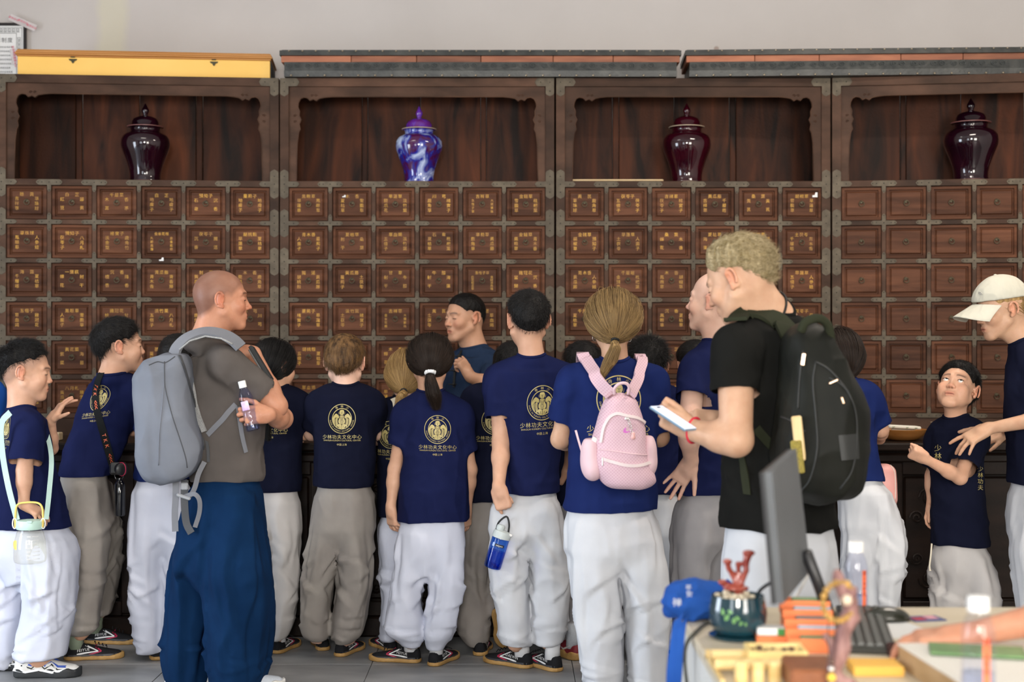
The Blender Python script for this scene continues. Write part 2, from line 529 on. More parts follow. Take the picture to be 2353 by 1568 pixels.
def drawer_mesh():
    m = MB(); w, h = OW / 2 - .003, OH / 2 - .003
    rings = [(0, .06), (0, .006), (.0155, .004), (.0185, .017), (.0235, .017), (.031, .008)]
    vs = []
    for ins, y in rings:
        vs += [(-w + ins, y, -h + ins), (w - ins, y, -h + ins), (w - ins, y, h - ins), (-w + ins, y, h - ins)]
    fs = []
    for i in range(len(rings) - 1):
        for q in range(4):
            q2 = (q + 1) % 4
            fs.append((i * 4 + q, i * 4 + q2, (i + 1) * 4 + q2, (i + 1) * 4 + q))
    e = (len(rings) - 1) * 4
    fs.append((e, e + 1, e + 2, e + 3)); fs.append((3, 2, 1, 0))
    m.add(vs, fs)
    return m.mesh('drawer', M_wood_drawer)
ME_drawer = drawer_mesh()
def ring_mesh():
    m = MB()
    m.tube([(.0145 * math.cos(a), -.004 - .003 * math.sin(a), .0145 * math.sin(a) - .004) for a in np.linspace(0, 2 * PI, 19)[:-1]], .0027, 6, True)
    m.lathe([(.011, 0), (.011, .002), (.007, .004)], 12, (0, .008, .006), rotm(R(90)))
    m.lathe([(.0045, 0), (.005, .006), (.003, .009)], 8, (0, .004, .010), rotm(R(90)))
    return m.mesh('ring_pull', M_ring, True)
ME_ring = ring_mesh()
def bracket_poly(l, r, u, d, vw, hw, la=.064, va=.055):
    def tip(n, w):      # ogee point in local (along, across)
        return [(n - .017, w), (n - .012, w * .84), (n - .008, w * .66), (n, 0), (n - .008, -w * .66), (n - .012, -w * .84), (n - .017, -w)]
    p = []
    if r: p += [(vw + 0, hw)] * 0 + [(a + vw, b) for a, b in tip(la, hw)]
    else: p += [(vw, hw), (vw, -hw)]
    if d: p += [(b, -(a + hw)) for a, b in tip(va, vw)]
    else: p += [(vw, -hw), (-vw, -hw)]
    if l: p += [(-(a + vw), -b) for a, b in tip(la, hw)]
    else: p += [(-vw, -hw), (-vw, hw)]
    if u: p += [(-b, a + hw) for a, b in tip(va, vw)]
    else: p += [(-vw, hw), (vw, hw)]
    q = []
    # insert the inner corners between arms
    arms = [('r', r), ('d', d), ('l', l), ('u', u)]
    out = []; i = 0
    segs = []
    for nm, on in arms:
        n = 7 if on else 2
        segs.append(p[i:i + n]); i += n
    corners = [(vw, -hw), (-vw, -hw), (-vw, hw), (vw, hw)]
    for s_, c_ in zip(segs, corners): out += s_ + [c_]
    res = []
    for t in out:
        if not res or (abs(res[-1][0] - t[0]) + abs(res[-1][1] - t[1])) > 1e-6: res.append(t)
    if abs(res[0][0] - res[-1][0]) + abs(res[0][1] - res[-1][1]) < 1e-6: res.pop()
    return res
BR = {}
def bracket(parent, x, z, l, r, u, d, vw, hw, va=.055):
    k = (l, r, u, d, vw, hw, va)
    if k not in BR:
        m = MB().prism(bracket_poly(l, r, u, d, vw, hw, va=va), -.003, .001)
        s = MB()
        pts = [(0, 0)]
        if l: pts += [(-vw - .03, 0), (-vw - .052, 0)][:1 if vw > .02 else 2]
        if r: pts += [(vw + .03, 0), (vw + .052, 0)][:1 if vw > .02 else 2]
        if u: pts += [(0, hw + .03)]
        if d: pts += [(0, -hw - .03)]
        for a, b in pts: s.lathe([(.0036, 0), (.003, .0018), (.001, .0026)], 6, (a, -.0028, b), rotm(R(90)))
        BR[k] = (m.mesh('corner_bracket', M_iron), s.mesh('rivets', M_stud))
    o = link('corner_bracket', BR[k][0], parent, (x, 0, z))
    link('rivets', BR[k][1], o)

def scallop(w, h):
    """outline of the carved apron round the niche opening, local to the niche, one half; x from 0 (inner stile edge), z from 0"""
    pts = [(.043, 0), (.048, .22), (.056, .285), (.066, .305), (.060, .335), (.071, .362), (.060, .386), (.062, .41), (.052, .438)]
    pts += [(.055, .462), (.066, .484), (.085, .493), (.108, .489), (.122, .474), (.142, .482), (.160, .472), (.178, .486), (.21, .492), (.25, .496)]
    return pts

def lettering(words, parent):
    m = MB(); sz = .0245
    top, lf, rt = words
    items = []
    n = len(top); pitch = {2: .056, 3: .0275, 4: .021}[n]
    for i, ch in enumerate(top): items.append((ch, (i - (n - 1) / 2) * pitch, .047, sz if n < 4 else sz * .82))
    for wd, x in ((lf, -.056), (rt, .056)):
        n = len(wd); pz = {2: .050, 3: .0285, 4: .0215, 5: .017}[n]
        for i, ch in enumerate(wd): items.append((ch, x, .022 - i * pz - (.0 if n > 2 else .002), sz if n < 4 else sz * .72))
    for ch, x, z, s_ in items:
        for v, f in text2d(ch, s_):
            m.add([(x + a, .0068, z + b) for a, b in v], f)
    return link('gold_lettering', m.mesh('gold_lettering', M_gold, fixn=False), parent)

T2 = ['桑葉', '白芷', '木香', '丁香', '沉香', '芫花', '射干', '蟬花', '牛膝', '黃芪', '甘草', '當歸', '川芎', '石韋', '海藻', '獨活']
T3 = ['吉祥草', '草珠球', '千層塔', '蔓荊子', '胡椒草', '龍爪花', '人參娃', '積雪草', '草血竭', '預知子', '茯苓子', '八月札', '楮實子', '淡竹葉', '鹿角草',
      '金錢草', '土茯苓', '五倍子', '地膚子', '鳳眼草', '人面子', '雪膽草', '雞冠花', '青木香', '黃瓜藤', '胡桃殼', '夏枯草', '車前草', '旱蓮草', '枇杷葉']
T4 = ['人頭髮灰', '急性子草', '金雀花根', '九節菖蒲', '大葉紫珠']
T5 = ['金線吊烏龜', '白花蛇舌草']
PAT = {0: ['233 222 322 233 322 333', '333 333 333 444 322 333', '233 322 222 333 233 233', '333 333 322 333 233 222', '233 322 233 333 233 333', '233 333 333 333 322 333'],
       1: ['333 233 333 233 344 333', '333 322 333 233 333 333', '233 333 222 222 455 322', '333 333 344 233 333 333', '333 233 222 333 233 333', '333 333 333 233 322 333'],
       2: ['233 333 333 333 222 333', '333 333 222 322 323 333', '333 333 233 233 333 333', '333 333 233 333 233 333', '333 322 233 333 333 233', '333 333 322 333 233 333']}
FIX = {(0, 1, 1): ('預知子', '茯苓子', '八月札'), (0, 1, 2): ('楮實子', '淡金葉', '鹿角竹'), (0, 2, 1): ('一葉萩', '蟬花', '射干'), (0, 2, 2): ('沉香', '檀香', '降香'),
       (0, 2, 3): ('黃瓜藤', '青木香', '青香藤'), (0, 3, 2): ('雞冠花', '桃仁', '甘草'), (0, 4, 1): ('黃花菜', '紫菜', '海苔'), (0, 3, 1): ('鳳眼草', '人面子', '雪膽草'),
       (0, 0, 2): ('千屈菜', '木耳', '香茅'), (0, 0, 1): ('白芷', '紅豆', '藤黃'), (0, 0, 0): ('雄黃', '吉祥草', '草珠球'), (1, 4, 0): ('胡桃殼', '五倍子', '夏枯草')}
rngw = random.Random(7)
def words_for(ci, r, c):
    if (ci, r, c) in FIX: return FIX[(ci, r, c)]
    pat = PAT[ci][r].split()[c]
    return tuple(rngw.choice({'2': T2, '3': T3, '4': T4, '5': T5}[q]) for q in pat)

CAB_LABEL = ['dark wooden herb cabinet under the yellow box, beside the framed notice',
             'dark wooden herb cabinet whose niche holds the blue mottled jar',
             'dark wooden herb cabinet with a pale board lying in its niche',
             'dark wooden herb cabinet whose drawers carry no gold writing']
def cabinet(ci, x0, y0, rz):
    c = empty('herb_cabinet', (x0, y0, 0), rz, label=CAB_LABEL[ci], cat='cabinet', group='herb drawer cabinets along the back wall')
    def part(name, mb, m, **k): return mb.build(name, m, c, **k)
    # carcass: sides, top, niche floor, back boards
    for x in (.011, CW - .011): part('side_panel', MB().box((x, CD / 2 + .02, TZ / 2), (.022, CD - .04, TZ)), M_wood_frame)
    part('top_board', MB().box((CW / 2, CD / 2 + .01, TZ - .012), (CW - .046, CD - .02, .024)), M_wood_frame)
    part('niche_floor', MB().box((CW / 2, CD / 2 + .02, NZ - .0155), (CW - .046, CD - .04, .03)), M_wood_frame)
    part('drawer_back', MB().box((CW / 2, .07, 1.49), (CW - .05, .012, RT + .02 - .65)), M_wood_frame)
    cuts = [.022, .36, .40, .74, 1.08, 1.12, CW - .022] if ci % 2 == 0 else [.022, .44, .475, .80, 1.17, 1.205, CW - .022]
    for a, b in zip(cuts[:-1], cuts[1:]):
        t = 0 if b - a > .1 else -.008
        part('back_plank', MB().box(((a + b) / 2, CD - .02 + t, (NZ + TZ) / 2), (b - a - .004, .018, TZ - NZ - .03), bev=.003), M_wood_plank)
    # face frame
    for x in (SW / 2, CW - SW / 2): part('outer_stile', MB().box((x, .0175, TZ / 2), (SW, .035, TZ), bev=.002), M_wood_frame)
    zbot = RT - 5 * RP - OH
    for i in range(5):
        x = SW + (i + 1) * OW + (i + .5) * MS
        part('stile', MB().box((x, .019, (RT + zbot) / 2), (MS, .038, RT - zbot), bev=.002), M_wood_frame)
    rails = [NZ - .019] + [RT - r * RP - OH - RW / 2 for r in range(6)]
    for i, z in enumerate(rails):
        part('rail', MB().box((CW / 2, .02, z), (CW - 2 * SW, .037, .038 if i == 0 else RW), bev=.002), M_wood_frame)
    part('top_rail', MB().box((CW / 2, .018, (AZ1 + TZ) / 2), (CW - 2 * SW, .035, TZ - AZ1), bev=.002), M_wood_frame)
    part('base_board', MB().box((CW / 2, .022, (rails[-1] - RW / 2 + .745) / 2), (CW - 2 * SW, .03, rails[-1] - RW / 2 - .745), bev=.003), M_wood_frame)
    part('plinth_panel', MB().box((CW / 2, .03, .3725), (CW - 2 * SW, .03, .745), bev=.003), M_wood_frame)
    # carved apron
    hw = CW / 2 - SW
    half = scallop(hw, AZ1 - NZ)
    inner = [(x, z) for x, z in half]
    full = inner + [(2 * hw - x, z) for x, z in inner[::-1]]
    poly = [(0, 0)] + full + [(2 * hw, 0), (2 * hw, AZ1 - NZ), (0, AZ1 - NZ)]
    ap = MB()
    n = len(full); H = AZ1 - NZ
    outer = []
    for x, z in full:       # matching point on the outer edge
        if z < .40 and x < hw: outer.append((0, z))
        elif z < .40: outer.append((2 * hw, z))
        elif x < .085: outer.append((0, .40 + (H - .40) * min(1, max(0, (z - .40) / .06))) if z < .46 else ((x - .05) * .6, H))
        elif x > 2 * hw - .085: outer.append((2 * hw, .40 + (H - .40) * min(1, max(0, (z - .40) / .06))) if z < .46 else (2 * hw - (2 * hw - x - .05) * .6, H))
        else: outer.append((x, H))
    vs = [(SW + x, .012, NZ + z) for x, z in full] + [(SW + x, .012, NZ + z) for x, z in outer]
    vs += [(SW + x, .034, NZ + z) for x, z in full] + [(SW + x, .034, NZ + z) for x, z in outer]
    fs = []
    for i in range(n - 1):
        fs.append((i, i + 1, n + i + 1, n + i)); fs.append((2 * n + i, 3 * n + i, 3 * n + i + 1, 2 * n + i + 1))
        fs.append((i, 2 * n + i, 2 * n + i + 1, i + 1))
    ap.add(vs, fs)
    a = part('carved_apron', ap, M_wood_frame)
    bead = MB().tube([(SW + x, .011, NZ + z) for x, z in full], .003, 5)
    for sgn, ox in ((1, SW), (-1, CW - SW)):        # little scroll carvings by the cusps
        for cx_, cz_, vert in ((.135, .503, 0), (.158, .503, 0), (.034, .35, 1), (.034, .385, 1)):
            pts = [(ox + sgn * (cx_ + .010 * (1 - t / 9) * math.cos(t)), .0105, NZ + cz_ + .008 * (1 - t / 9) * math.sin(t)) for t in np.linspace(0, 7.5, 12)]
            bead.tube(pts, .0018, 4)
    bead.build('carved_bead', M_wood_frame, a)
    # drawers
    for r in range(6):
        for q in range(6):
            x = SW + q * (OW + MS) + OW / 2; z = RT - r * RP - OH / 2
            jx = rngw.uniform(-.0012, .0012); jy = rngw.uniform(-.0015, .004)
            d = link('drawer', ME_drawer, c, (x + jx, jy, z)); d.rotation_euler = (0, rngw.uniform(-.004, .004), 0)
            rr = link('ring_pull', ME_ring, d, (0, 0, .004)); rr.rotation_euler = (0, rngw.uniform(-.3, .3), 0)
            if ci < 3: lettering(words_for(ci, r, q), d)
    # iron brackets on every crossing
    for i, z in enumerate(rails):
        for j in range(7):
            if j == 0: bracket(c, SW / 2, z, 0, 1, 1, 1, .0245, .016 if i == 0 else .0125, .07)
            elif j == 6: bracket(c, CW - SW / 2, z, 1, 0, 1, 1, .0245, .016 if i == 0 else .0125, .07)
            else: bracket(c, SW + j * OW + (j - .5) * MS, z, 1, 1, 0 if i == 0 else 1, 0 if i == 6 else 1, .0112, .016 if i == 0 else .0125, .042)
    for x, l, r in ((SW / 2, 0, 1), (CW - SW / 2, 1, 0)):
        bracket(c, x, TZ - .025, l, r, 0, 1, .0245, .0235, .06)
    return c
G = .0055
cab = []
x2 = (643 - CX) / FPX * 8.35
cab.append(cabinet(0, x2 - G - CW * math.cos(R(5.0)), 8.35 - CW * math.sin(R(5.0)), R(5.0)))
cab.append(cabinet(1, x2, 8.35, 0))
cab.append(cabinet(2, x2 + CW + G + .004, 8.35, 0))
cab.append(cabinet(3, x2 + 2 * (CW + G) + .006, 8.345, R(-8.0)))
def cab_pt(i, x, y, z):
    o = cab[i]; a = o.rotation_euler[2]
    return (o.location[0] + x * math.cos(a) - y * math.sin(a), o.location[1] + x * math.sin(a) + y * math.cos(a), z)
# scraps of paper stuck on the cabinet fronts
def on_cab(i, px, py, y=0):
    x = ((px - CX) / FPX * 8.3 - cab[i].location[0]) / math.cos(cab[i].rotation_euler[2])
    return x, CAM_Z - (py - CY) / FPX * 8.33
for (i, px, py, w, h, lab) in ((0, 372, 597, .026, .020, 'white paper scrap stuck on a rail of the cabinet under the yellow box'),
                               (1, 788, 450, .020, .013, 'white sticker scrap at the top left of a lettered drawer below the blue jar'),
                               (2, 1877, 447, .030, .028, 'torn white label on the top corner drawer of the cabinet with the pale board')):
    x, z = on_cab(i, px, py)
    o = MB().prism([(-w / 2, -h / 2), (w / 2, -h / 2), (w / 2, h / 2), (w * .1, h / 2), (-w * .05, -h * .05), (-w / 2, -h * .1)], 0, .001).build('paper_scrap', M_white_tape)
    o.location = cab_pt(i, x, -.0045 if i == 0 else .0015, z); o.rotation_euler = (0, 0, cab[i].rotation_euler[2])
    tag(o, lab, 'sticker')

# ------------------------------------------------------------------ lidded jars in the niches
def jar(px, ci, ytop, ybot, halfw, body_mat, label, depth=.15, lid_mat=None, rim_mat=None):
    x = ((px - CX) / FPX * (8.35 + depth) - cab[ci].location[0]) / math.cos(cab[ci].rotation_euler[2])
    k = halfw / .139
    hz = .50 * (ybot - ytop) / 196.0 + .012
    t = empty('lidded_jar', cab_pt(ci, x, depth, NZ), 0, label=label, cat='jar', group='lidded porcelain jars in the cabinet niches')
    s = hz / .51
    prof = [(.0, .0), (.082, .0), (.090, .004), (.090, .014), (.087, .022), (.087, .05), (.094, .09), (.109, .14), (.125, .185), (.136, .22), (.139, .245), (.136, .275), (.125, .298), (.106, .312), (.090, .318), (.084, .324), (.084, .342), (.088, .348), (.085, .350), (.0, .350)]
    MB().lathe([(r * k, z * s) for r, z in prof], 40).build('jar_body', body_mat, t, smooth=50)
    MB().lathe([(r * k, z * s) for r, z in [(.088, 0), (.0912, .001), (.0912, .008), (.088, .009)]], 40).build('foot_ring', rim_mat, t, smooth=50)
    lidp = [(.0, .346), (.095, .350), (.102, .353), (.102, .357), (.082, .361), (.078, .366), (.077, .385), (.068, .406), (.044, .420), (.020, .426), (.013, .432), (.015, .442), (.021, .455), (.020, .468), (.011, .487), (.0045, .502), (.0, .508)]
    lid = MB().lathe([(max(r, .0005) * k, z * s) for r, z in lidp], 40).build('jar_lid', lid_mat or body_mat, t, smooth=50)
    MB().lathe([(r * k, z * s) for r, z in [(.094, .3515), (.1032, .3525), (.1032, .3575), (.094, .3585)]], 40).build('lid_rim', rim_mat, lid, smooth=50)
    return t
def glaze(name, c1, c2, c3=None, sc=(6, 6, 6), ramp=(.35, .7)):
    m = mat(name, c1, .06, col2=c2, scale=sc, spec=.4, coat=.6, ramp=ramp, distort=1.0, detail=5)
    if c3:
        nt = m.node_tree
        rp = [n for n in nt.nodes if n.type == 'VALTORGB'][0]
        e = rp.color_ramp.elements.new(.5); e.color = c3
    return m
M_ox = glaze('oxblood_glaze', (0.007, 0.0011, 0.0035, 1), (0.022, 0.0025, 0.008, 1), sc=(3, 3, 3))
M_ox2 = glaze('ruby_glaze', (0.016, 0.001, 0.004, 1), (0.045, 0.002, 0.007, 1), sc=(3, 3, 5))
M_flambe = glaze('blue_flambe_glaze', (0.06, 0.006, 0.05, 1), (0.50, 0.58, 0.78, 1), (0.010, 0.020, 0.26, 1), sc=(13, 13, 10), ramp=(.38, .70))
M_flid = glaze('violet_flambe_glaze', (0.12, 0.010, 0.045, 1), (0.10, 0.03, 0.36, 1), sc=(12, 12, 9), ramp=(.4, .62))
M_rim = mat('unglazed_rim', (0.35, 0.27, 0.19, 1), .5)
M_rimd = mat('dark_rim', (0.16, 0.06, 0.055, 1), .4)
jar(346, 0, 230, 410, .143, M_ox, 'dark oxblood lidded jar in the niche under the yellow box', rim_mat=M_rimd)
jar(963, 1, 237, 415, .140, M_flambe, 'blue and white mottled lidded jar with a violet lid', lid_mat=M_flid, rim_mat=M_rim)
jar(1578, 2, 233, 418, .144, M_ox2, 'ruby red lidded jar beside the pale board', rim_mat=M_rim)
jar(2208, 3, 223, 412, .157, M_ox, 'dark oxblood lidded jar above the unlettered drawers', rim_mat=M_rimd)
b = MB().box((0, 0, .0), (.54, .10, .012), bev=.005)
o = b.build('pale_board', mat('raw_pine', (0.62, 0.45, 0.25, 1), .6, col2=(0.70, 0.53, 0.32, 1), scale=(3, 30, 30)))
o.location = cab_pt(2, .365, .075, NZ + .0075)
tag(o, 'pale wooden board lying at the edge of the niche beside the ruby jar', 'board')

# ------------------------------------------------------------------ boxes on top of the cabinets
def yellow_box():
    x0, z0 = on_cab(0, 40, 0)
    t = empty('yellow_box', cab_pt(0, .104, .05, TZ + .001), cab[0].rotation_euler[2] + R(.6), label='long yellow box with brown lid on top of the cabinet beside the framed notice', cat='box')
    L_, D, H = 1.452, .36, .112
    My = mat('yellow_paper', (0.80, 0.47, 0.10, 1), .55, col2=(0.84, 0.52, 0.13, 1), scale=(2, 2, 2))
    Mb = mat('brown_moulding', (0.42, 0.17, 0.035, 1), .5, col2=(0.50, 0.24, 0.07, 1), scale=(2, 60, 60))
    MB().box((L_ / 2, D / 2, H / 2), (L_, D, H), bev=.003).build('box_body', My, t)
    MB().box((L_ + .003, D / 2, H / 2), (.004, D - .01, H - .004)).build('end_board', mat('black_board', (0.02, 0.018, 0.016, 1), .7), t)
    l = MB()
    for i, (ov, zz, hh) in enumerate(((.006, H + .005, .010), (.014, H + .0155, .011), (.008, H + .027, .012), (.002, H + .037, .008))):
        l.box((L_ / 2, D / 2, zz), (L_ + 2 * ov, D + 2 * ov, hh), bev=.003)
    lid = l.build('box_lid', Mb, t)
    for x in (.315, 1.125):
        la = MB().prism([(-.024, 0), (-.020, -.008), (-.009, -.012), (-.006, -.020), (0, -.026), (.006, -.020), (.009, -.012), (.020, -.008), (.024, 0)], -.006, .001)
        la.xform(Matrix.Translation((x, 0, H - .012)))
        la.box((x, -.006, H - .001), (.026, .006, .007), bev=.002)
        la.build('latch', mat('dark_brass', (0.045, 0.04, 0.022, 1), .4, .7), t)
yellow_box()

M_chest = mat('chest_lacquer', (0.022, 0.024, 0.023, 1), .42, col2=(0.055, 0.055, 0.05, 1), scale=(12, 12, 12), bump=.15, bscale=60)
M_chest_r = mat('chest_redwood', (0.22, 0.072, 0.036, 1), .6, col2=(0.34, 0.125, 0.062, 1), scale=(5, 30, 30), objvar=.35)
M_chest_s = mat('chest_scroll', (0.075, 0.08, 0.078, 1), .42)
M_stud2 = mat('chest_stud', (0.34, 0.28, 0.2, 1), .35, .7)
def chest(x0, L_, y, rz, label):
    t = empty('carved_chest', (x0, y, TZ + .001), rz, label=label, cat='chest', group='long carved chests on top of the cabinets')
    D = .40; H = .156
    def band(y0, z0, z1, y1=None, inset=0.0):
        y1 = y0 if y1 is None else y1
        return MB().add([(a, b, c) for a, b, c in ((inset, y0, z0), (L_ - inset, y0, z0), (L_ - inset, D - y0, z0), (inset, D - y0, z0), (inset, y1, z1), (L_ - inset, y1, z1), (L_ - inset, D - y1, z1), (inset, D - y1, z1))],
                        [(3, 2, 1, 0), (4, 5, 6, 7), (0, 1, 5, 4), (1, 2, 6, 5), (2, 3, 7, 6), (3, 0, 4, 7)])
    band(.010, 0, .034, .004, .018).build('base_moulding', M_chest, t)
    band(.012, .034, .082, -.004, .02).build('carved_frieze', M_chest, t)
    n = max(2, round(L_ / .42)); xs_ = [0]
    rr = random.Random(int(L_ * 100))
    for i in range(n): xs_.append(L_ * (i + 1) / n + (rr.uniform(-.06, .06) if i < n - 1 else 0))
    for a, b in zip(xs_[:-1], xs_[1:]):
        MB().box(((a + b) / 2, D / 2, .1015), (b - a - .003, D - .012, .038), bev=.002).build('red_plank', M_chest_r, t)
    band(-.010, .121, .150, -.006, -.006).build('lid_edge', M_chest, t)
    band(.004, .150, .158, .02, .004).build('lid_top', M_chest, t)
    s = MB()
    for i in range(int(L_ / .078)):
        x = .05 + i * .078
        if x < L_ - .03: s.lathe([(.006, 0), (.005, .003), (.002, .005)], 6, (x, -.009, .146), rotm(R(90)))
    for i in range(int(L_ / .098)):
        x = .06 + i * .098
        if x < L_ - .04: s.lathe([(.007, 0), (.0055, .003), (.002, .005)], 6, (x, .004, .006), rotm(R(90)))
    tag(s.build('brass_studs', M_stud2, t), kind='stuff')
    c = MB()
    for i in range(int((L_ - .1) / .115)):
        x = .07 + i * .115
        for sg in (1, -1):
            pts = [(x + sg * (.022 + .018 * (1 - q / 11) * math.cos(q)), .002 - .0006 * q, .062 + .014 * (1 - q / 11) * math.sin(q * sg)) for q in np.linspace(-.6, 9, 14)]
            pts = [(a, .004 - (zz - .034) / .048 * .014 - .003, zz) for a, _, zz in pts]
            c.tube(pts, .0024, 4)
    tag(c.build('frieze_scrolls', M_chest_s, t), kind='stuff')
xa, xb = (645 - CX) / FPX * 8.30, (1563 - CX) / FPX * 8.30
chest(xa, xb - xa, 8.30, 0, 'long dark carved chest lying above the blue mottled jar')
xc = (1577 - CX) / FPX * 8.30
chest(xc, 2.05, 8.30, R(-2.6), 'long dark carved chest lying above the ruby jar and the unlettered cabinet')

# ------------------------------------------------------------------ framed notice on the wall, with tape
def notice():
    d = 8.93
    xr = P(62, 0, d)[0]; zt = P(0, 54, d)[2]
    W, H = .62, .80
    t = empty('framed_notice', (xr - W, d, zt - H), 0, label='framed white notice with a Greek key border on the back wall', cat='notice')
    fr = MB(); q = .016
    for x in (q / 2, W - q / 2): fr.box((x, -.012, H / 2), (q, .024, H), bev=.003)
    for z in (q / 2, H - q / 2): fr.box((W / 2, -.012, z), (W - 2 * q, .024, q), bev=.003)
    fr.build('notice_frame', mat('notice_black', (0.012, 0.008, 0.008, 1), .35), t)
    MB().box((W / 2, -.004, H / 2), (W - 2 * q, .006, H - 2 * q)).build('notice_sheet', mat('notice_paper', (0.74, 0.73, 0.72, 1), .5), t)
    k = MB(); Mk = mat('notice_ink', (0.03, 0.03, 0.035, 1), .6)
    def rect(x0, z0, x1, z1): k.add([(x0, -.0078, z0), (x1, -.0078, z0), (x1, -.0078, z1), (x0, -.0078, z1)], [(0, 1, 2, 3)])
    b0, b1, ln = .028, .062, .0025
    for a in (b0, b1):
        rect(a, a, W - a, a + ln); rect(a, H - a - ln, W - a, H - a); rect(a, a, a + ln, H - a); rect(W - a - ln, a, W - a, H - a)
    def key(x, z, s):       # one meander unit
        for (u0, v0, u1, v1) in ((0, 0, .12, 1), (0, .88, .85, 1), (.73, .25, .85, 1), (.3, .25, .85, .37), (.3, .25, .42, .65), (.12, 0, 1, .12)):
            rect(x + u0 * s, z + v0 * s, x + u1 * s, z + v1 * s)
    s = .022
    for i in range(int((W - .07) / .026)): key(.034 + i * .026, H - .057, s); key(.034 + i * .026, .035, s)
    for i in range(int((H - .13) / .026)): key(W - .057, .065 + i * .026, s); key(.035, .065 + i * .026, s)
    k.build('key_border', Mk, t)
    w = MB()
    for v, f in text2d('規章制度', .034, gap=.10): w.add([(W - .160 + a, -.0079, H - .106 + b) for a, b in v], f)
    for r in range(7):
        for v, f in text2d('一、本院藥房人員須遵守各項規定認真配藥'[: 19 - r % 3], .0125): w.add([(W - .215 + a, -.0079, H - .150 - r * .026 + b) for a, b in v], f)
    w.build('notice_writing', Mk, t)
    Mt = mat('clear_tape', (0.72, 0.66, 0.66, 1), .35, alpha=.55)
    Mp = mat('tape_red_print', (0.62, 0.07, 0.14, 1), .5)
    for (px, py, L_, ang, lab) in ((52, 52, .18, -24, 'clear tape with red print stuck across the top corner of the framed notice'), (33, 130, .10, 82, 'clear tape with red print running down beside the yellow box')):
        c = P(px, py, 8.90)
        o = MB().box((0, 0, 0), (L_, .0012, .042)).build('tape_strip', Mt)
        o.location = c; o.rotation_euler = (0, R(-ang) if ang < 0 else R(ang), 0)
        m = MB()
        for r in range(3):
            for v, f in text2d('嚴禁拆封', .016): m.add([(a + (r - 1) * L_ * .34, -.0012, b + .006 * (r % 2)) for a, b in v], f)
        m.build('red_print', Mp, o)
        tag(o, lab, 'tape', kind='thing')
notice()

# ------------------------------------------------------------------ the counter the visitors lean on
M_counter = mat('counter_wood', (0.006, 0.003, 0.002, 1), .5, col2=(0.017, 0.0085, 0.0055, 1), scale=(2, 12, 12), detail=6, bump=.08, bscale=60, spec=.22)
CYF, CYB, CTOP = 6.96, 7.50, 0.952
def counter():
    x0, x1 = -3.7, 3.7
    t = empty('counter', (0, CYF, 0), 0, label='long dark carved wooden counter between the visitors and the herb cabinets', cat='counter')
    D = CYB - CYF
    MB().box((0, D / 2, CTOP - .02), (x1 - x0 + .06, D + .06, .04), bev=.008).build('counter_top', M_counter, t)
    MB().box((0, D / 2 + .02, .48), (x1 - x0, D - .04, .86), bev=.004).build('carcass', M_counter, t)
    MB().box((0, D / 2, .05), (x1 - x0 + .03, D + .01, .10), bev=.01).build('plinth', M_counter, t)
    MB().box((0, .008, CTOP - .075), (x1 - x0 + .02, .04, .05), bev=.012).build('frieze_moulding', M_counter, t)
    n = 8; w = (x1 - x0) / n
    for i in range(n):
        xm = x0 + (i + .5) * w
        for x in (x0 + i * w + .03, x0 + (i + 1) * w - .03):
            MB().box((x, .008, .485), (.06, .025, .74), bev=.004).build('front_stile', M_counter, t)
        for z in (.14, .83): MB().box((xm, .008, z), (w - .12, .025, .07), bev=.004).build('front_rail', M_counter, t)
        MB().box((xm, .018, .485), (w - .14, .02, .60), bev=.012).build('front_panel', M_counter, t)
        s = MB()
        for sx in (-1, 1):
            for sz in (-1, 1):
                for rad, cx_, cz_ in ((.05, .27, .20), (.035, .33, .10), (.028, .20, .245)):
                    pts = [(xm + sx * (cx_ + rad * (1 - q / 12) * math.cos(q)), .007, .485 + sz * (cz_ + rad * (1 - q / 12) * math.sin(q))) for q in np.linspace(0, 10, 18)]
                    s.tube(pts, .006, 5)
        tag(s.build('carved_scrolls', M_counter, t), kind='stuff')
counter()
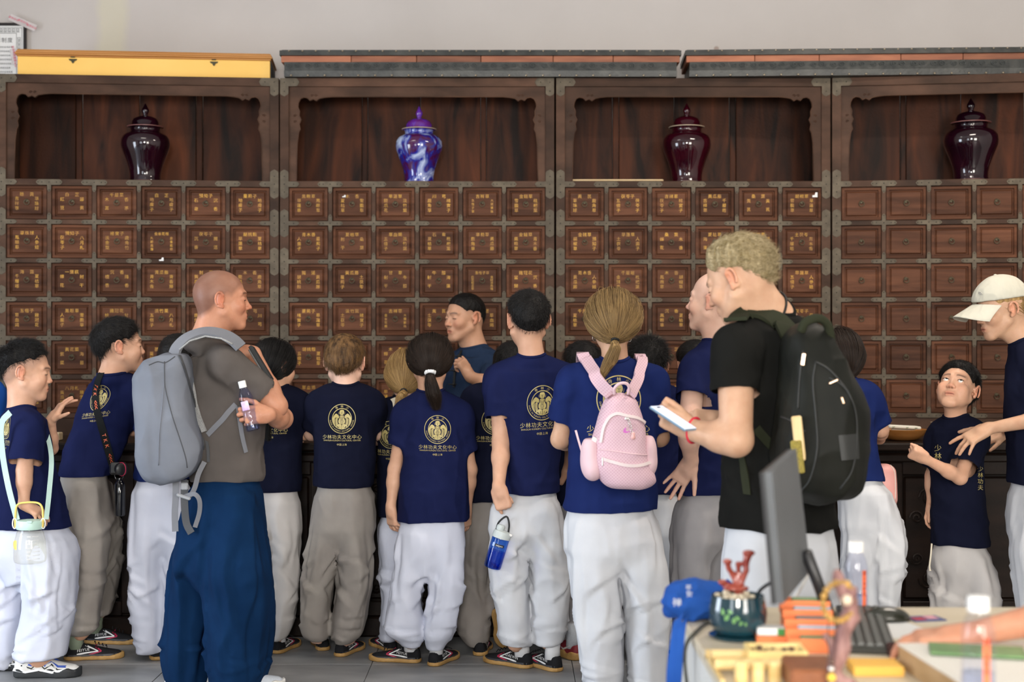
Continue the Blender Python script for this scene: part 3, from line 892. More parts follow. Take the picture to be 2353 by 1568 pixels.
# ------------------------------------------------------------------ implicit-surface modelling (bodies, clothes, bags)
F32 = np.float32
class Field:
    def __init__(s, lo, hi, h):
        s.h = h; s.lo = np.array(lo, float)
        n = np.ceil((np.array(hi) - s.lo) / h).astype(int) + 1
        s.n = n
        s.f = np.full(n, 9.0, F32)
        s.ax = [(s.lo[i] + h * np.arange(n[i])).astype(F32) for i in range(3)]
    def _sl(s, lo, hi):
        a = [max(0, int(math.floor((lo[i] - s.lo[i]) / s.h))) for i in range(3)]
        b = [min(s.n[i], int(math.ceil((hi[i] - s.lo[i]) / s.h)) + 1) for i in range(3)]
        if any(b[i] - a[i] < 1 for i in range(3)): return None
        return tuple(slice(a[i], b[i]) for i in range(3))
    def _xyz(s, sl):
        return s.ax[0][sl[0], None, None], s.ax[1][None, sl[1], None], s.ax[2][None, None, sl[2]]
    def add(s, prim, k=0.0, op='u'):
        fn, lo, hi = prim
        pad = k + 2.5 * s.h
        sl = s._sl(np.array(lo) - pad, np.array(hi) + pad)
        if sl is None: return s
        d = fn(*s._xyz(sl)).astype(F32)
        c = s.f[sl]
        if op == 'u':
            if k > 0:
                h = np.clip(.5 + .5 * (c - d) / k, 0, 1)
                s.f[sl] = c + (d - c) * h - k * h * (1 - h)
            else: s.f[sl] = np.minimum(c, d)
        elif op == 's':
            d = -d
            if k > 0:
                h = np.clip(.5 - .5 * (c - d) / k, 0, 1)
                s.f[sl] = c + (d - c) * h + k * h * (1 - h)
            else: s.f[sl] = np.maximum(c, d)
        return s
    def clip(s, fn):
        s.f = np.maximum(s.f, fn(s.ax[0][:, None, None], s.ax[1][None, :, None], s.ax[2][None, None, :]).astype(F32))
        return s
    def net(s, smooth=1):
        f = s.f; f[0] = f[-1] = 9; f[:, 0] = f[:, -1] = 9; f[:, :, 0] = f[:, :, -1] = 9
        ins = f < 0
        I = ins.astype(np.int8)
        c = I[:-1, :-1, :-1] + I[1:, :-1, :-1] + I[:-1, 1:, :-1] + I[1:, 1:, :-1] + I[:-1, :-1, 1:] + I[1:, :-1, 1:] + I[:-1, 1:, 1:] + I[1:, 1:, 1:]
        act = (c > 0) & (c < 8)
        idx = np.argwhere(act)
        if len(idx) == 0: return np.zeros((0, 3)), np.zeros((0, 4), int)
        off = [(a, b, d) for a in (0, 1) for b in (0, 1) for d in (0, 1)]
        val = {o: f[idx[:, 0] + o[0], idx[:, 1] + o[1], idx[:, 2] + o[2]] for o in off}
        acc = np.zeros((len(idx), 3)); cnt = np.zeros(len(idx))
        for o in off:
            for a in range(3):
                if o[a] == 0:
                    p = list(o); p[a] = 1; p = tuple(p)
                    v0, v1 = val[o], val[p]
                    m = (v0 < 0) != (v1 < 0)
                    t = np.where(m, v0 / np.where(np.abs(v0 - v1) < 1e-9, 1e-9, v0 - v1), 0)
                    q = np.zeros((len(idx), 3)); q[:] = o; q[:, a] = t
                    acc += q * m[:, None]; cnt += m
        V = (idx + acc / np.maximum(cnt, 1)[:, None]) * s.h + s.lo
        ids = np.full(act.shape, -1, np.int64); ids[act] = np.arange(len(idx))
        Q = []
        nx, ny, nz = s.n
        for a in range(3):
            o1, o2 = (a + 1) % 3, (a + 2) % 3
            A = np.take(ins, range(0, s.n[a] - 1), a); B = np.take(ins, range(1, s.n[a]), a)
            e = np.argwhere(A != B)
            e = e[(e[:, o1] > 0) & (e[:, o2] > 0) & (e[:, o1] < s.n[o1] - 1) & (e[:, o2] < s.n[o2] - 1)]
            def cell(d1, d2):
                q = e.copy(); q[:, o1] += d1; q[:, o2] += d2
                return ids[q[:, 0], q[:, 1], q[:, 2]]
            quad = np.stack([cell(-1, -1), cell(0, -1), cell(0, 0), cell(-1, 0)], 1)
            inside_first = ins[e[:, 0], e[:, 1], e[:, 2]]
            quad[~inside_first] = quad[~inside_first][:, ::-1]
            Q.append(quad)
        Q = np.concatenate(Q)
        Q = Q[(Q >= 0).all(1)]
        for _ in range(smooth): V = relax(V, Q, .5)
        return V, Q

def edges_of(Q):
    return np.concatenate([Q[:, [i, (i + 1) % Q.shape[1]]] for i in range(Q.shape[1])])
def relax(V, Q, w):
    e = edges_of(Q); n = len(V)
    acc = np.zeros_like(V)
    for i in range(3):
        acc[:, i] = np.bincount(e[:, 0], V[e[:, 1], i], n) + np.bincount(e[:, 1], V[e[:, 0], i], n)
    c = np.bincount(e[:, 0], minlength=n) + np.bincount(e[:, 1], minlength=n)
    return np.where(c[:, None] > 0, V + w * (acc / np.maximum(c, 1)[:, None] - V), V)
def vnormals(V, Q):
    n = np.cross(V[Q[:, 2]] - V[Q[:, 0]], V[Q[:, 3]] - V[Q[:, 1]])
    out = np.zeros_like(V)
    for c in range(4):
        for i in range(3): out[:, i] += np.bincount(Q[:, c], n[:, i], len(V))
    return out / (np.linalg.norm(out, axis=1)[:, None] + 1e-12)

# primitives: (function, lo, hi)
def p_cone(a, b, ra, rb):
    a = np.array(a, float); b = np.array(b, float); ab = b - a; L2 = float(ab @ ab) + 1e-12
    def fn(X, Y, Z):
        x, y, z = X - a[0], Y - a[1], Z - a[2]
        t = np.clip((x * ab[0] + y * ab[1] + z * ab[2]) / L2, 0, 1)
        return np.sqrt((x - t * ab[0]) ** 2 + (y - t * ab[1]) ** 2 + (z - t * ab[2]) ** 2) - (ra + (rb - ra) * t)
    r = max(ra, rb)
    return fn, np.minimum(a, b) - r, np.maximum(a, b) + r
def p_sleeve(a, b, ra, rb, flat=1.0, fdir=(0, 1, 0)):
    """tapered tube with a flat far end; squashed along fdir"""
    a = np.array(a, float); b = np.array(b, float); ab = b - a; L = float(np.linalg.norm(ab)); u = ab / L
    fd = np.array(fdir, float); fd = fd - u * (fd @ u); fd /= np.linalg.norm(fd) + 1e-9
    def fn(X, Y, Z):
        x, y, z = X - a[0], Y - a[1], Z - a[2]
        t = x * u[0] + y * u[1] + z * u[2]
        tc = np.clip(t, 0, L)
        rx, ry, rz = x - tc * u[0], y - tc * u[1], z - tc * u[2]
        g = rx * fd[0] + ry * fd[1] + rz * fd[2]
        d2 = rx * rx + ry * ry + rz * rz + g * g * (flat * flat - 1)
        q = np.clip(t / L, 0, 1)
        return np.maximum(np.sqrt(np.maximum(d2, 0)) - (ra + (rb - ra) * q), t - L)
    r = max(ra, rb)
    return fn, np.minimum(a, b) - r, np.maximum(a, b) + r
def p_ell(c, r, M=None):
    c = np.array(c, float); r = np.array(r, float)
    M = np.eye(3) if M is None else np.array(M, float)
    ext = np.sqrt(((M * r[None, :]) ** 2).sum(1))
    def fn(X, Y, Z):
        x, y, z = X - c[0], Y - c[1], Z - c[2]
        l = [(M[0, i] * x + M[1, i] * y + M[2, i] * z) for i in range(3)]
        k0 = np.sqrt(sum((l[i] / r[i]) ** 2 for i in range(3)))
        k1 = np.sqrt(sum((l[i] / r[i] ** 2) ** 2 for i in range(3)))
        return k0 * (k0 - 1) / np.maximum(k1, 1e-6)
    return fn, c - ext, c + ext
def p_box(c, hd, rad, M=None):
    c = np.array(c, float); hd = np.array(hd, float)
    M = np.eye(3) if M is None else np.array(M, float)
    ext = np.abs(M) @ hd
    def fn(X, Y, Z):
        x, y, z = X - c[0], Y - c[1], Z - c[2]
        q = [np.abs(M[0, i] * x + M[1, i] * y + M[2, i] * z) - (hd[i] - rad) for i in range(3)]
        o = np.sqrt(sum(np.maximum(v, 0) ** 2 for v in q))
        return o + np.minimum(np.maximum(np.maximum(q[0], q[1]), q[2]), 0) - rad
    return fn, c - ext, c + ext
def p_loft(st, n=2.0, capr=0.0, yaw=0.0):
    """stack of ellipses; st rows (z, cx, cy, a, b) in any order of z; flat ends"""
    st = np.array(sorted(st, key=lambda r: r[0]), float)
    z = st[:, 0]; zz = np.linspace(z[0], z[-1], 60)
    from_ = [np.interp(zz, z, st[:, i]) for i in range(1, 5)]
    ker = np.array([1, 2, 3, 2, 1.]); ker /= ker.sum()
    sm = []
    for v in from_:
        p = np.concatenate([[2 * v[0] - v[2], 2 * v[0] - v[1]], v, [2 * v[-1] - v[-2], 2 * v[-1] - v[-3]]])
        sm.append(np.convolve(p, ker, 'valid'))
    cy_, sy_ = math.cos(yaw), math.sin(yaw)
    def fn(X, Y, Z):
        q = np.clip(Z, z[0], z[-1])
        cx, cy, a, b = [np.interp(q, zz, v).astype(F32) for v in sm]
        dx, dy = X - cx, Y - cy
        u = dx * cy_ + dy * sy_; v = -dx * sy_ + dy * cy_
        if n == 2.0: k = np.sqrt((u / a) ** 2 + (v / b) ** 2)
        else: k = ((np.abs(u) / a) ** n + (np.abs(v) / b) ** n) ** (1 / n)
        d = (k - 1) * np.minimum(a, b)
        e = np.maximum(Z - z[-1], z[0] - Z)
        if capr: return np.where(e > -capr, np.sqrt(np.maximum(d + capr, 0) ** 2 + np.maximum(e + capr, 0) ** 2) - capr + np.minimum(np.maximum(d + capr, e + capr), 0), d)
        return np.maximum(d, e)
    r = max(st[:, 3].max(), st[:, 4].max())
    return fn, np.array([st[:, 1].min() - r, st[:, 2].min() - r, z[0]]), np.array([st[:, 1].max() + r, st[:, 2].max() + r, z[-1]])

# lattice noise on arrays of points
_prm = np.random.RandomState(3).rand(4096).astype(F32)
def vnoise(p):
    i = np.floor(p).astype(np.int64); f = p - i; f = f * f * (3 - 2 * f)
    def h(a, b, c): return _prm[((i[:, 0] + a) * 73856093 ^ (i[:, 1] + b) * 19349663 ^ (i[:, 2] + c) * 83492791) & 4095]
    x, y, z = f[:, 0], f[:, 1], f[:, 2]
    a = (h(0, 0, 0) * (1 - x) + h(1, 0, 0) * x) * (1 - y) + (h(0, 1, 0) * (1 - x) + h(1, 1, 0) * x) * y
    b = (h(0, 0, 1) * (1 - x) + h(1, 0, 1) * x) * (1 - y) + (h(0, 1, 1) * (1 - x) + h(1, 1, 1) * x) * y
    return (a * (1 - z) + b * z) * 2 - 1
def folds(p, freq, seed, sharp=True, rot=None):
    q = p.copy()
    if rot is not None: q = q @ np.array(rot).T
    w = np.stack([vnoise(q * 5 + seed), vnoise(q * 5 + seed + 31), vnoise(q * 5 + seed + 57)], 1)
    q = q * np.array(freq) + w * .7 + seed * 1.7
    n = vnoise(q)
    return (2.0 * (1 - np.abs(n)) ** 2.6 - .85) if sharp else n

def np_mesh(name, V, Q, m, smooth=True, colors=None, T=None):
    me = bpy.data.meshes.new(name)
    nq = len(Q); nt = 0 if T is None else len(T)
    me.vertices.add(len(V)); me.vertices.foreach_set('co', np.asarray(V, F32).ravel())
    loops = np.asarray(Q, np.int32).ravel()
    starts = np.arange(nq) * 4
    if nt:
        loops = np.concatenate([loops, np.asarray(T, np.int32).ravel()]); starts = np.concatenate([starts, nq * 4 + np.arange(nt) * 3])
    me.loops.add(len(loops)); me.loops.foreach_set('vertex_index', loops.astype(np.int32))
    me.polygons.add(nq + nt); me.polygons.foreach_set('loop_start', starts.astype(np.int32))
    me.polygons.foreach_set('use_smooth', [smooth] * (nq + nt))
    me.update(calc_edges=True)
    if m: me.materials.append(m)
    if colors is not None:
        at = me.color_attributes.new('Tone', 'FLOAT_COLOR', 'POINT')
        at.data.foreach_set('color', np.asarray(colors, F32).ravel())
    return me
def joinVQ(parts):
    V = []; Q = []; o = 0
    for v, q in parts:
        V.append(v); Q.append(q + o); o += len(v)
    return np.concatenate(V), np.concatenate(Q)
def open_caps(V, Q, caps, h):
    """drop the flat faces closing a garment's openings, then even the rim"""
    fc = V[Q].mean(1)
    n = np.cross(V[Q[:, 2]] - V[Q[:, 0]], V[Q[:, 3]] - V[Q[:, 1]]); n /= np.linalg.norm(n, axis=1)[:, None] + 1e-12
    kill = np.zeros(len(Q), bool)
    for o, d, r in caps:
        o = np.array(o, float); d = np.array(d, float); d /= np.linalg.norm(d)
        rel = fc - o; t = rel @ d
        rad = np.linalg.norm(rel - t[:, None] * d, axis=1)
        kill |= (np.abs(t) < 2.2 * h) & (rad < r) & (n @ d > .72)
    Q = Q[~kill]
    e = edges_of(Q); key = np.sort(e, 1); u, inv, cnt = np.unique(key[:, 0] * (len(V) + 1) + key[:, 1], return_inverse=True, return_counts=True)
    b = key[cnt[inv] == 1]
    for _ in range(3):
        if len(b) == 0: break
        acc = np.zeros_like(V); c = np.zeros(len(V))
        for i in range(3): acc[:, i] = np.bincount(b[:, 0], V[b[:, 1], i], len(V)) + np.bincount(b[:, 1], V[b[:, 0], i], len(V))
        c = np.bincount(b[:, 0], minlength=len(V)) + np.bincount(b[:, 1], minlength=len(V))
        mk = c > 0
        V = V.copy(); V[mk] += .5 * (acc[mk] / c[mk][:, None] - V[mk])
    used = np.zeros(len(V), bool); used[Q.ravel()] = True
    mp = np.cumsum(used) - 1
    return V[used], mp[Q]

# ------------------------------------------------------------------ people
def skin_mat(name, c1, c2):
    if name in MATS: return MATS[name]
    m = mat(name, c1, .48, col2=c2, scale=(22, 22, 22), spec=.4, bump=.06, bscale=220, attr='Tone')
    b = m.node_tree.nodes['Principled BSDF']
    b.inputs['Subsurface Weight'].default_value = .12
    b.inputs['Subsurface Radius'].default_value = (.02, .007, .004)
    b.inputs['Subsurface Scale'].default_value = .5
    return m
SKIN = {'asian': skin_mat('skin_tan', (0.50, 0.265, 0.165, 1), (0.56, 0.31, 0.20, 1)),
        'kid': skin_mat('skin_child', (0.58, 0.325, 0.215, 1), (0.64, 0.37, 0.25, 1)),
        'monk': skin_mat('skin_sunned', (0.47, 0.21, 0.125, 1), (0.54, 0.26, 0.16, 1)),
        'pale': skin_mat('skin_pale', (0.66, 0.40, 0.30, 1), (0.72, 0.46, 0.35, 1)),
        'west': skin_mat('skin_fair', (0.50, 0.285, 0.18, 1), (0.57, 0.345, 0.225, 1))}
M_tee = cloth('navy_cotton', (0.0065, 0.0095, 0.044, 1), (0.010, 0.014, 0.060, 1))
M_teeb = cloth('bright_navy_cotton', (0.007, 0.014, 0.075, 1), (0.010, 0.020, 0.096, 1))
M_teed = cloth('dark_navy_cotton', (0.0045, 0.0055, 0.016, 1), (0.007, 0.0085, 0.023, 1))
M_tgray = cloth('grey_brown_cotton', (0.080, 0.069, 0.063, 1), (0.105, 0.091, 0.084, 1))
M_tblack = cloth('black_cotton', (0.0065, 0.0065, 0.0058, 1), (0.010, 0.010, 0.009, 1))
M_tmaster = cloth('slate_blue_linen', (0.012, 0.023, 0.050, 1), (0.019, 0.033, 0.068, 1), wr=.5, wscale=14)
M_pale = cloth('pale_blue_grey_cotton', (0.55, 0.575, 0.68, 1), (0.62, 0.64, 0.74, 1), wr=.6, wscale=6)
M_palew = cloth('pale_warm_grey_cotton', (0.46, 0.44, 0.435, 1), (0.54, 0.515, 0.505, 1), wr=.6, wscale=6)
M_palec = cloth('pale_grey_cotton', (0.53, 0.54, 0.575, 1), (0.60, 0.61, 0.635, 1), wr=.6, wscale=6)
M_grayd = cloth('mid_grey_cotton', (0.27, 0.26, 0.27, 1), (0.33, 0.32, 0.33, 1), wr=.6, wscale=6)
M_taupe = cloth('taupe_cotton', (0.24, 0.215, 0.20, 1), (0.30, 0.275, 0.25, 1), wr=.6, wscale=6)
M_blue = cloth('deep_blue_linen', (0.002, 0.015, 0.050, 1), (0.004, 0.023, 0.072, 1), wr=.5, wscale=8, weave=700)
M_print = mat('gold_print', (0.44, 0.36, 0.13, 1), .45, col2=(0.56, 0.46, 0.19, 1), scale=(20, 20, 20))
M_ink = mat('navy_print_gap', (0.02, 0.02, 0.05, 1), .8)
M_lip = None
M_sock = cloth('white_sock_rib', (0.70, 0.70, 0.72, 1), (0.76, 0.76, 0.77, 1), wr=.2, weave=500)
M_sockg = cloth('grey_green_sock', (0.22, 0.27, 0.2, 1), (0.27, 0.32, 0.24, 1), wr=.2)
M_eyew = mat('eye_white', (0.72, 0.70, 0.68, 1), .2)
M_iris = mat('eye_iris', (0.012, 0.008, 0.006, 1), .12)

def hair_mats(key, c1, c2, rough=.46):
    if 'hair_' + key in MATS: return MATS['hair_' + key], MATS['strand_' + key]
    m = mat('hair_' + key, c1, rough, col2=c2, scale=(60, 60, 8), detail=4, bump=.35, bscale=160, spec=.18)
    n, nt, b = nodes_of('strand_' + key)
    N, L = nt.nodes, nt.links
    ci = N.new('ShaderNodeHairInfo')
    rp = N.new('ShaderNodeValToRGB'); rp.color_ramp.elements[0].color = c1; rp.color_ramp.elements[1].color = c2
    L.new(ci.outputs['Random'], rp.inputs[0]); L.new(rp.outputs[0], b.inputs['Base Color'])
    b.inputs['Roughness'].default_value = rough; b.inputs['Specular IOR Level'].default_value = .25
    MATS['strand_' + key] = n
    return m, n
HAIRC = {'black': ((0.004, 0.0036, 0.0036, 1), (0.011, 0.0095, 0.009, 1)),
         'blue_tip': ((0.02, 0.02, 0.022, 1), (0.10, 0.12, 0.13, 1)),
         'brown': ((0.035, 0.018, 0.008, 1), (0.17, 0.09, 0.035, 1)),
         'dark_brown': ((0.008, 0.005, 0.004, 1), (0.030, 0.018, 0.012, 1)),
         'blond': ((0.16, 0.09, 0.035, 1), (0.50, 0.32, 0.13, 1)),
         'streaked': ((0.05, 0.025, 0.010, 1), (0.42, 0.27, 0.11, 1)),
         'sandy': ((0.16, 0.115, 0.045, 1), (0.46, 0.37, 0.22, 1)),
         'grey': ((0.20, 0.19, 0.17, 1), (0.50, 0.49, 0.46, 1))}

def strands(name, roots, paths, rad, m, parent):
    """paths: (n, k, 3) array of points"""
    n, k, _ = paths.shape
    hc = bpy.data.hair_curves.new(name)
    hc.add_curves([k] * n)
    hc.position_data.foreach_set('vector', paths.astype(F32).ravel())
    at = hc.attributes.new('radius', 'FLOAT', 'POINT')
    prof = np.linspace(1, .25, k)
    at.data.foreach_set('value', np.tile(prof * rad, n).astype(F32))
    hc.materials.append(m)
    return link(name, hc, parent)

def frame_head(yaw, pitch, roll):
    return np.array(Matrix.Rotation(R(yaw), 3, 'Z') @ Matrix.Rotation(R(pitch), 3, 'X') @ Matrix.Rotation(R(roll), 3, 'Y'))

def hairline(y):
    """height of the short-hair edge along the skull, front to back (unit head)"""
    return np.interp(y, [-.12, -.085, -.05, -.02, .012, .03, .055, .075, .11], [-.062, -.058, -.035, .004, .03, .022, .05, .066, .072])

def head_field(c, M, s, h, neck0, neck1, rn, female=False, kid=False, age=0, h_open=False, soft=0.0, eye=0.0):
    """skull, face, ears and neck; c head centre, M axes (right, forward, up), s size"""
    def W(x, y, z): return c + M @ (np.array((x, y, z)) * s)
    lo = np.minimum(c - .15 * s, neck1 - .09); hi = np.maximum(c + .155 * s, neck1 + .09)
    F = Field(lo, hi, h)
    E = lambda p, r: p_ell(W(*p), np.array(r) * s, M)
    C = lambda a, b, ra, rb: p_cone(W(*a), W(*b), ra * s, rb * s)
    F.add(E((0, -.014, .034), (.0755, .096, .081)))
    F.add(E((0, -.045, .010), (.070, .062, .070)), .02 * s)
    F.add(E((0, .028, -.030), (.060, .060, .078)), .03 * s)
    jw = .050 if female else .056
    if kid: jw = .054
    for sx in (-1, 1):
        F.add(C((sx * jw, .004, -.048), (sx * .018, .066, -.094), .020, .018), .022 * s)
        F.add(E((sx * .040, .058, -.026), (.025, .026, .024)), .018 * s)
        F.add(C((sx * .012, .083, .026), (sx * .042, .068, .024), .010, .009), .012 * s)
    F.add(E((0, .068, -.097), (.022, .019, .017)), .018 * s)
    if kid:
        for sx in (-1, 1): F.add(E((sx * .040, .046, -.046), (.022, .027, .026)), .02 * s)
    # eye sockets, lids
    for sx in (-1, 1):
        F.add(E((sx * .031, .096, .005), (.017, .014, .011)), .010 * s, 's')
        F.add(E((sx * .031, .0725, .0035), (.0165, .0145, .0125)), .003 * s)
    if eye:
        for sx in (-1, 1): F.add(E((sx * .031, .092, .003), (.0135, .020, eye)), .002 * s, 's')
    # nose
    nk = .006 if kid else (.003 if female else 0)
    F.add(C((0, .082, .012), (0, .099 - nk, -.024), .0075, .0100), .010 * s)
    F.add(E((0, .103 - nk, -.0285), (.0112, .0110, .0092)), .007 * s)
    for sx in (-1, 1): F.add(E((sx * .0125, .093, -.032), (.0078, .010, .0072)), .005 * s)
    for sx in (-1, 1): F.add(E((sx * .006, .101, -.038), (.0035, .005, .003)), .002 * s, 's')
    # mouth
    F.add(E((0, .074, -.062), (.028, .020, .022)), .014 * s)
    F.add(C((-.016, .0885, -.0585), (.016, .0885, -.0585), .0052, .0052), .005 * s)
    F.add(C((-.012, .0885, -.0685), (.012, .0885, -.0685), .0060, .0060), .005 * s)
    if h_open: F.add(E((0, .096, -.0645), (.017, .014, .0052)), .003 * s, 's')
    else: F.add(C((-.021, .0945, -.0635), (.021, .0945, -.0635), .0016, .0016), .003 * s, 's')
    # ears
    for sx in (-1, 1):
        Me = M @ rotm(R(-8), R(0), R(sx * -36))
        F.add(p_ell(W(sx * .0785, -.016, -.002), np.array((.0075, .0185, .031)) * s, Me), .006 * s)
        pts = [W(sx * (.083 + .004 * math.cos(t - .6)), -.020 - .0185 * math.cos(t) , .002 + .0285 * math.sin(t)) for t in np.linspace(-1.0, 3.3, 10)]
        pts = [c + M @ (s * np.array((sx * (.0865 + (-.0085 if q > 7 else 0) + .003 * math.cos(t)), -.017 - .0165 * math.cos(t), .001 + .027 * math.sin(t)))) for q, t in enumerate(np.linspace(-.9, 3.5, 10))]
        for a, b in zip(pts[:-1], pts[1:]): F.add(p_cone(a, b, .0042 * s, .0042 * s), .003 * s)
        F.add(p_ell(W(sx * .079, -.006, -.027), np.array((.006, .008, .009)) * s, M), .006 * s)
        F.add(p_ell(W(sx * .089, -.008, .001), np.array((.007, .0085, .015)) * s, M), .003 * s, 's')
    # neck
    F.add(p_cone(W(0, -.030, -.035), neck1, rn * .98, rn * 1.06), .028 * s)
    F.add(p_cone(W(0, .010, -.075), neck1, rn * .75, rn), .03 * s)
    if soft: F.add(E((0, .030, -.095), (.04, .04, .02)), .02 * s)
    return F, W

def shade_head(V, c, M, s, hair=None, stub=0.0, lips=1.0, flush=0.0, brow=True):
    """per-vertex skin tone: lips, ears, shaved scalp, eyebrows"""
    L = ((V - c) @ M) / s
    x, y, z = L[:, 0], L[:, 1], L[:, 2]
    col = np.ones((len(V), 4), F32)
    def mul(mask, rgb):
        for i in range(3): col[:, i] *= 1 + mask * (rgb[i] - 1)
    sm = lambda v, a, b: np.clip((v - a) / (b - a), 0, 1)
    lip = np.exp(-((z + .0635) / .0095) ** 2) * np.exp(-(x / .021) ** 4) * sm(y, .078, .086)
    mul(lip * lips, (.80, .50, .48))
    ear = sm(np.abs(x), .074, .082) * np.exp(-((y + .012) / .03) ** 2) * np.exp(-(z / .04) ** 2)
    mul(ear, (1.06, .78, .72))
    mul(np.exp(-((x) / .02) ** 2 - ((z + .03) / .014) ** 2) * sm(y, .09, .1), (1.03, .86, .82))
    chk = np.exp(-((np.abs(x) - .042) / .02) ** 2 - ((z + .03) / .025) ** 2) * sm(y, .03, .06)
    mul(chk * (.5 + flush), (1.04, .84, .80))
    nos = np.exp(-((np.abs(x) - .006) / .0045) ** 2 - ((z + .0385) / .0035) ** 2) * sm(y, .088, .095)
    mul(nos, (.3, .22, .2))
    if brow:
        b = np.exp(-((z - (.0275 - .10 * (np.abs(x) - .03) ** 2 / .03 * 3)) / .0042) ** 2) * sm(np.abs(x), .010, .015) * (1 - sm(np.abs(x), .046, .052)) * sm(y, .05, .06)
        mul(b * .85, (.12, .10, .10))
    if stub:
        hl = hairline(y) - .006
        st = sm(z - hl, -.012, .012) * (1 - sm(np.abs(x), .0765, .080) * np.exp(-((z) / .03) ** 2))
        mul(st * stub * (.72 + .28 * sm(-y, -.03, .06)), (.40, .40, .44))
    return col

def hair_short(c, M, s, h, thick, cut=0.0, fringe=0.0, fade=.05):
    """close hair volume over the skull"""
    lo = c - .16 * s - thick; hi = c + .16 * s + thick
    F = Field(lo, hi, h)
    Mi = M
    def fn(X, Y, Z):
        x, y, z = X - c[0], Y - c[1], Z - c[2]
        l = [(Mi[0, i] * x + Mi[1, i] * y + Mi[2, i] * z) / s for i in range(3)]
        hl = np.interp(l[1], [-.12, -.085, -.05, -.02, .012, .03, .055, .075, .11], np.array([-.062, -.058, -.035, .004, .03, .022, .05, .066, .072]) + cut).astype(F32)
        if fringe: hl = hl - fringe * np.clip((l[1] - .03) / .04, 0, 1)
        hl = hl + .026 * np.clip((np.abs(l[0]) - .026) / .04, 0, 1) * np.clip((-.012 - l[1]) / .03, 0, 1)
        up = l[2] - hl
        t = (thick / s) * np.clip((up + .004) / fade, 0.02, 1) + .0015
        t = t * (1 - .9 * np.exp(-((l[1] + .010) / .030) ** 2 - ((l[2] - .004) / .040) ** 2))
        r = (.0755, .096, .081)
        k0 = np.sqrt((l[0] / (r[0] + t)) ** 2 + ((l[1] + .014) / (r[1] + t)) ** 2 + ((l[2] - .034) / (r[2] + t)) ** 2)
        r2 = (.070, .062, .070)
        k2 = np.sqrt((l[0] / (r2[0] + t)) ** 2 + ((l[1] + .045) / (r2[1] + t)) ** 2 + ((l[2] - .010) / (r2[2] + t)) ** 2)
        d = np.minimum((k0 - 1) * .08, (k2 - 1) * .066)
        return np.maximum(d, -up) * s
    F.add((fn, lo, hi))
    return F

def sample_surface(V, Q, n, rs):
    a = np.linalg.norm(np.cross(V[Q[:, 2]] - V[Q[:, 0]], V[Q[:, 3]] - V[Q[:, 1]]), axis=1)
    i = rs.choice(len(Q), n, p=a / a.sum())
    u, v = rs.rand(n, 1), rs.rand(n, 1)
    q = Q[i]
    p = (V[q[:, 0]] * (1 - u) + V[q[:, 1]] * u) * (1 - v) + (V[q[:, 3]] * (1 - u) + V[q[:, 2]] * u) * v
    N = vnormals(V, Q)
    return p, N[q[:, 0]]

# ---- hands
POSE = {  # per finger curl (knuckle, middle, tip) in degrees, spread factor; thumb (spread, bend)
    'relax': ([(20, 28, 16), (26, 32, 18), (32, 36, 20), (36, 38, 22)], 1.0, (28, 18)),
    'flat': ([(4, 6, 4), (5, 6, 4), (6, 8, 5), (8, 8, 6)], 1.5, (40, 8)),
    'spread': ([(6, 10, 6), (28, 12, 8), (12, 14, 8), (16, 12, 8)], 2.4, (55, 10)),
    'fist': ([(72, 92, 50), (76, 94, 50), (78, 94, 52), (80, 92, 52)], .7, (20, 48)),
    'grip': ([(46, 58, 34), (50, 60, 34), (54, 60, 34), (58, 60, 34)], .8, (50, 30)),
    'hold': ([(34, 46, 26), (38, 50, 28), (44, 54, 30), (48, 56, 32)], .8, (20, 22)),
    'pinch': ([(48, 62, 30), (58, 74, 40), (66, 80, 44), (72, 84, 46)], .8, (44, 30)),
    'point': ([(12, 16, 10), (30, 40, 24), (52, 62, 34), (58, 64, 34)], 1.2, (46, 14)),
    'mouse': ([(18, 24, 14), (20, 26, 16), (22, 30, 18), (26, 34, 20)], 1.1, (34, 12))}
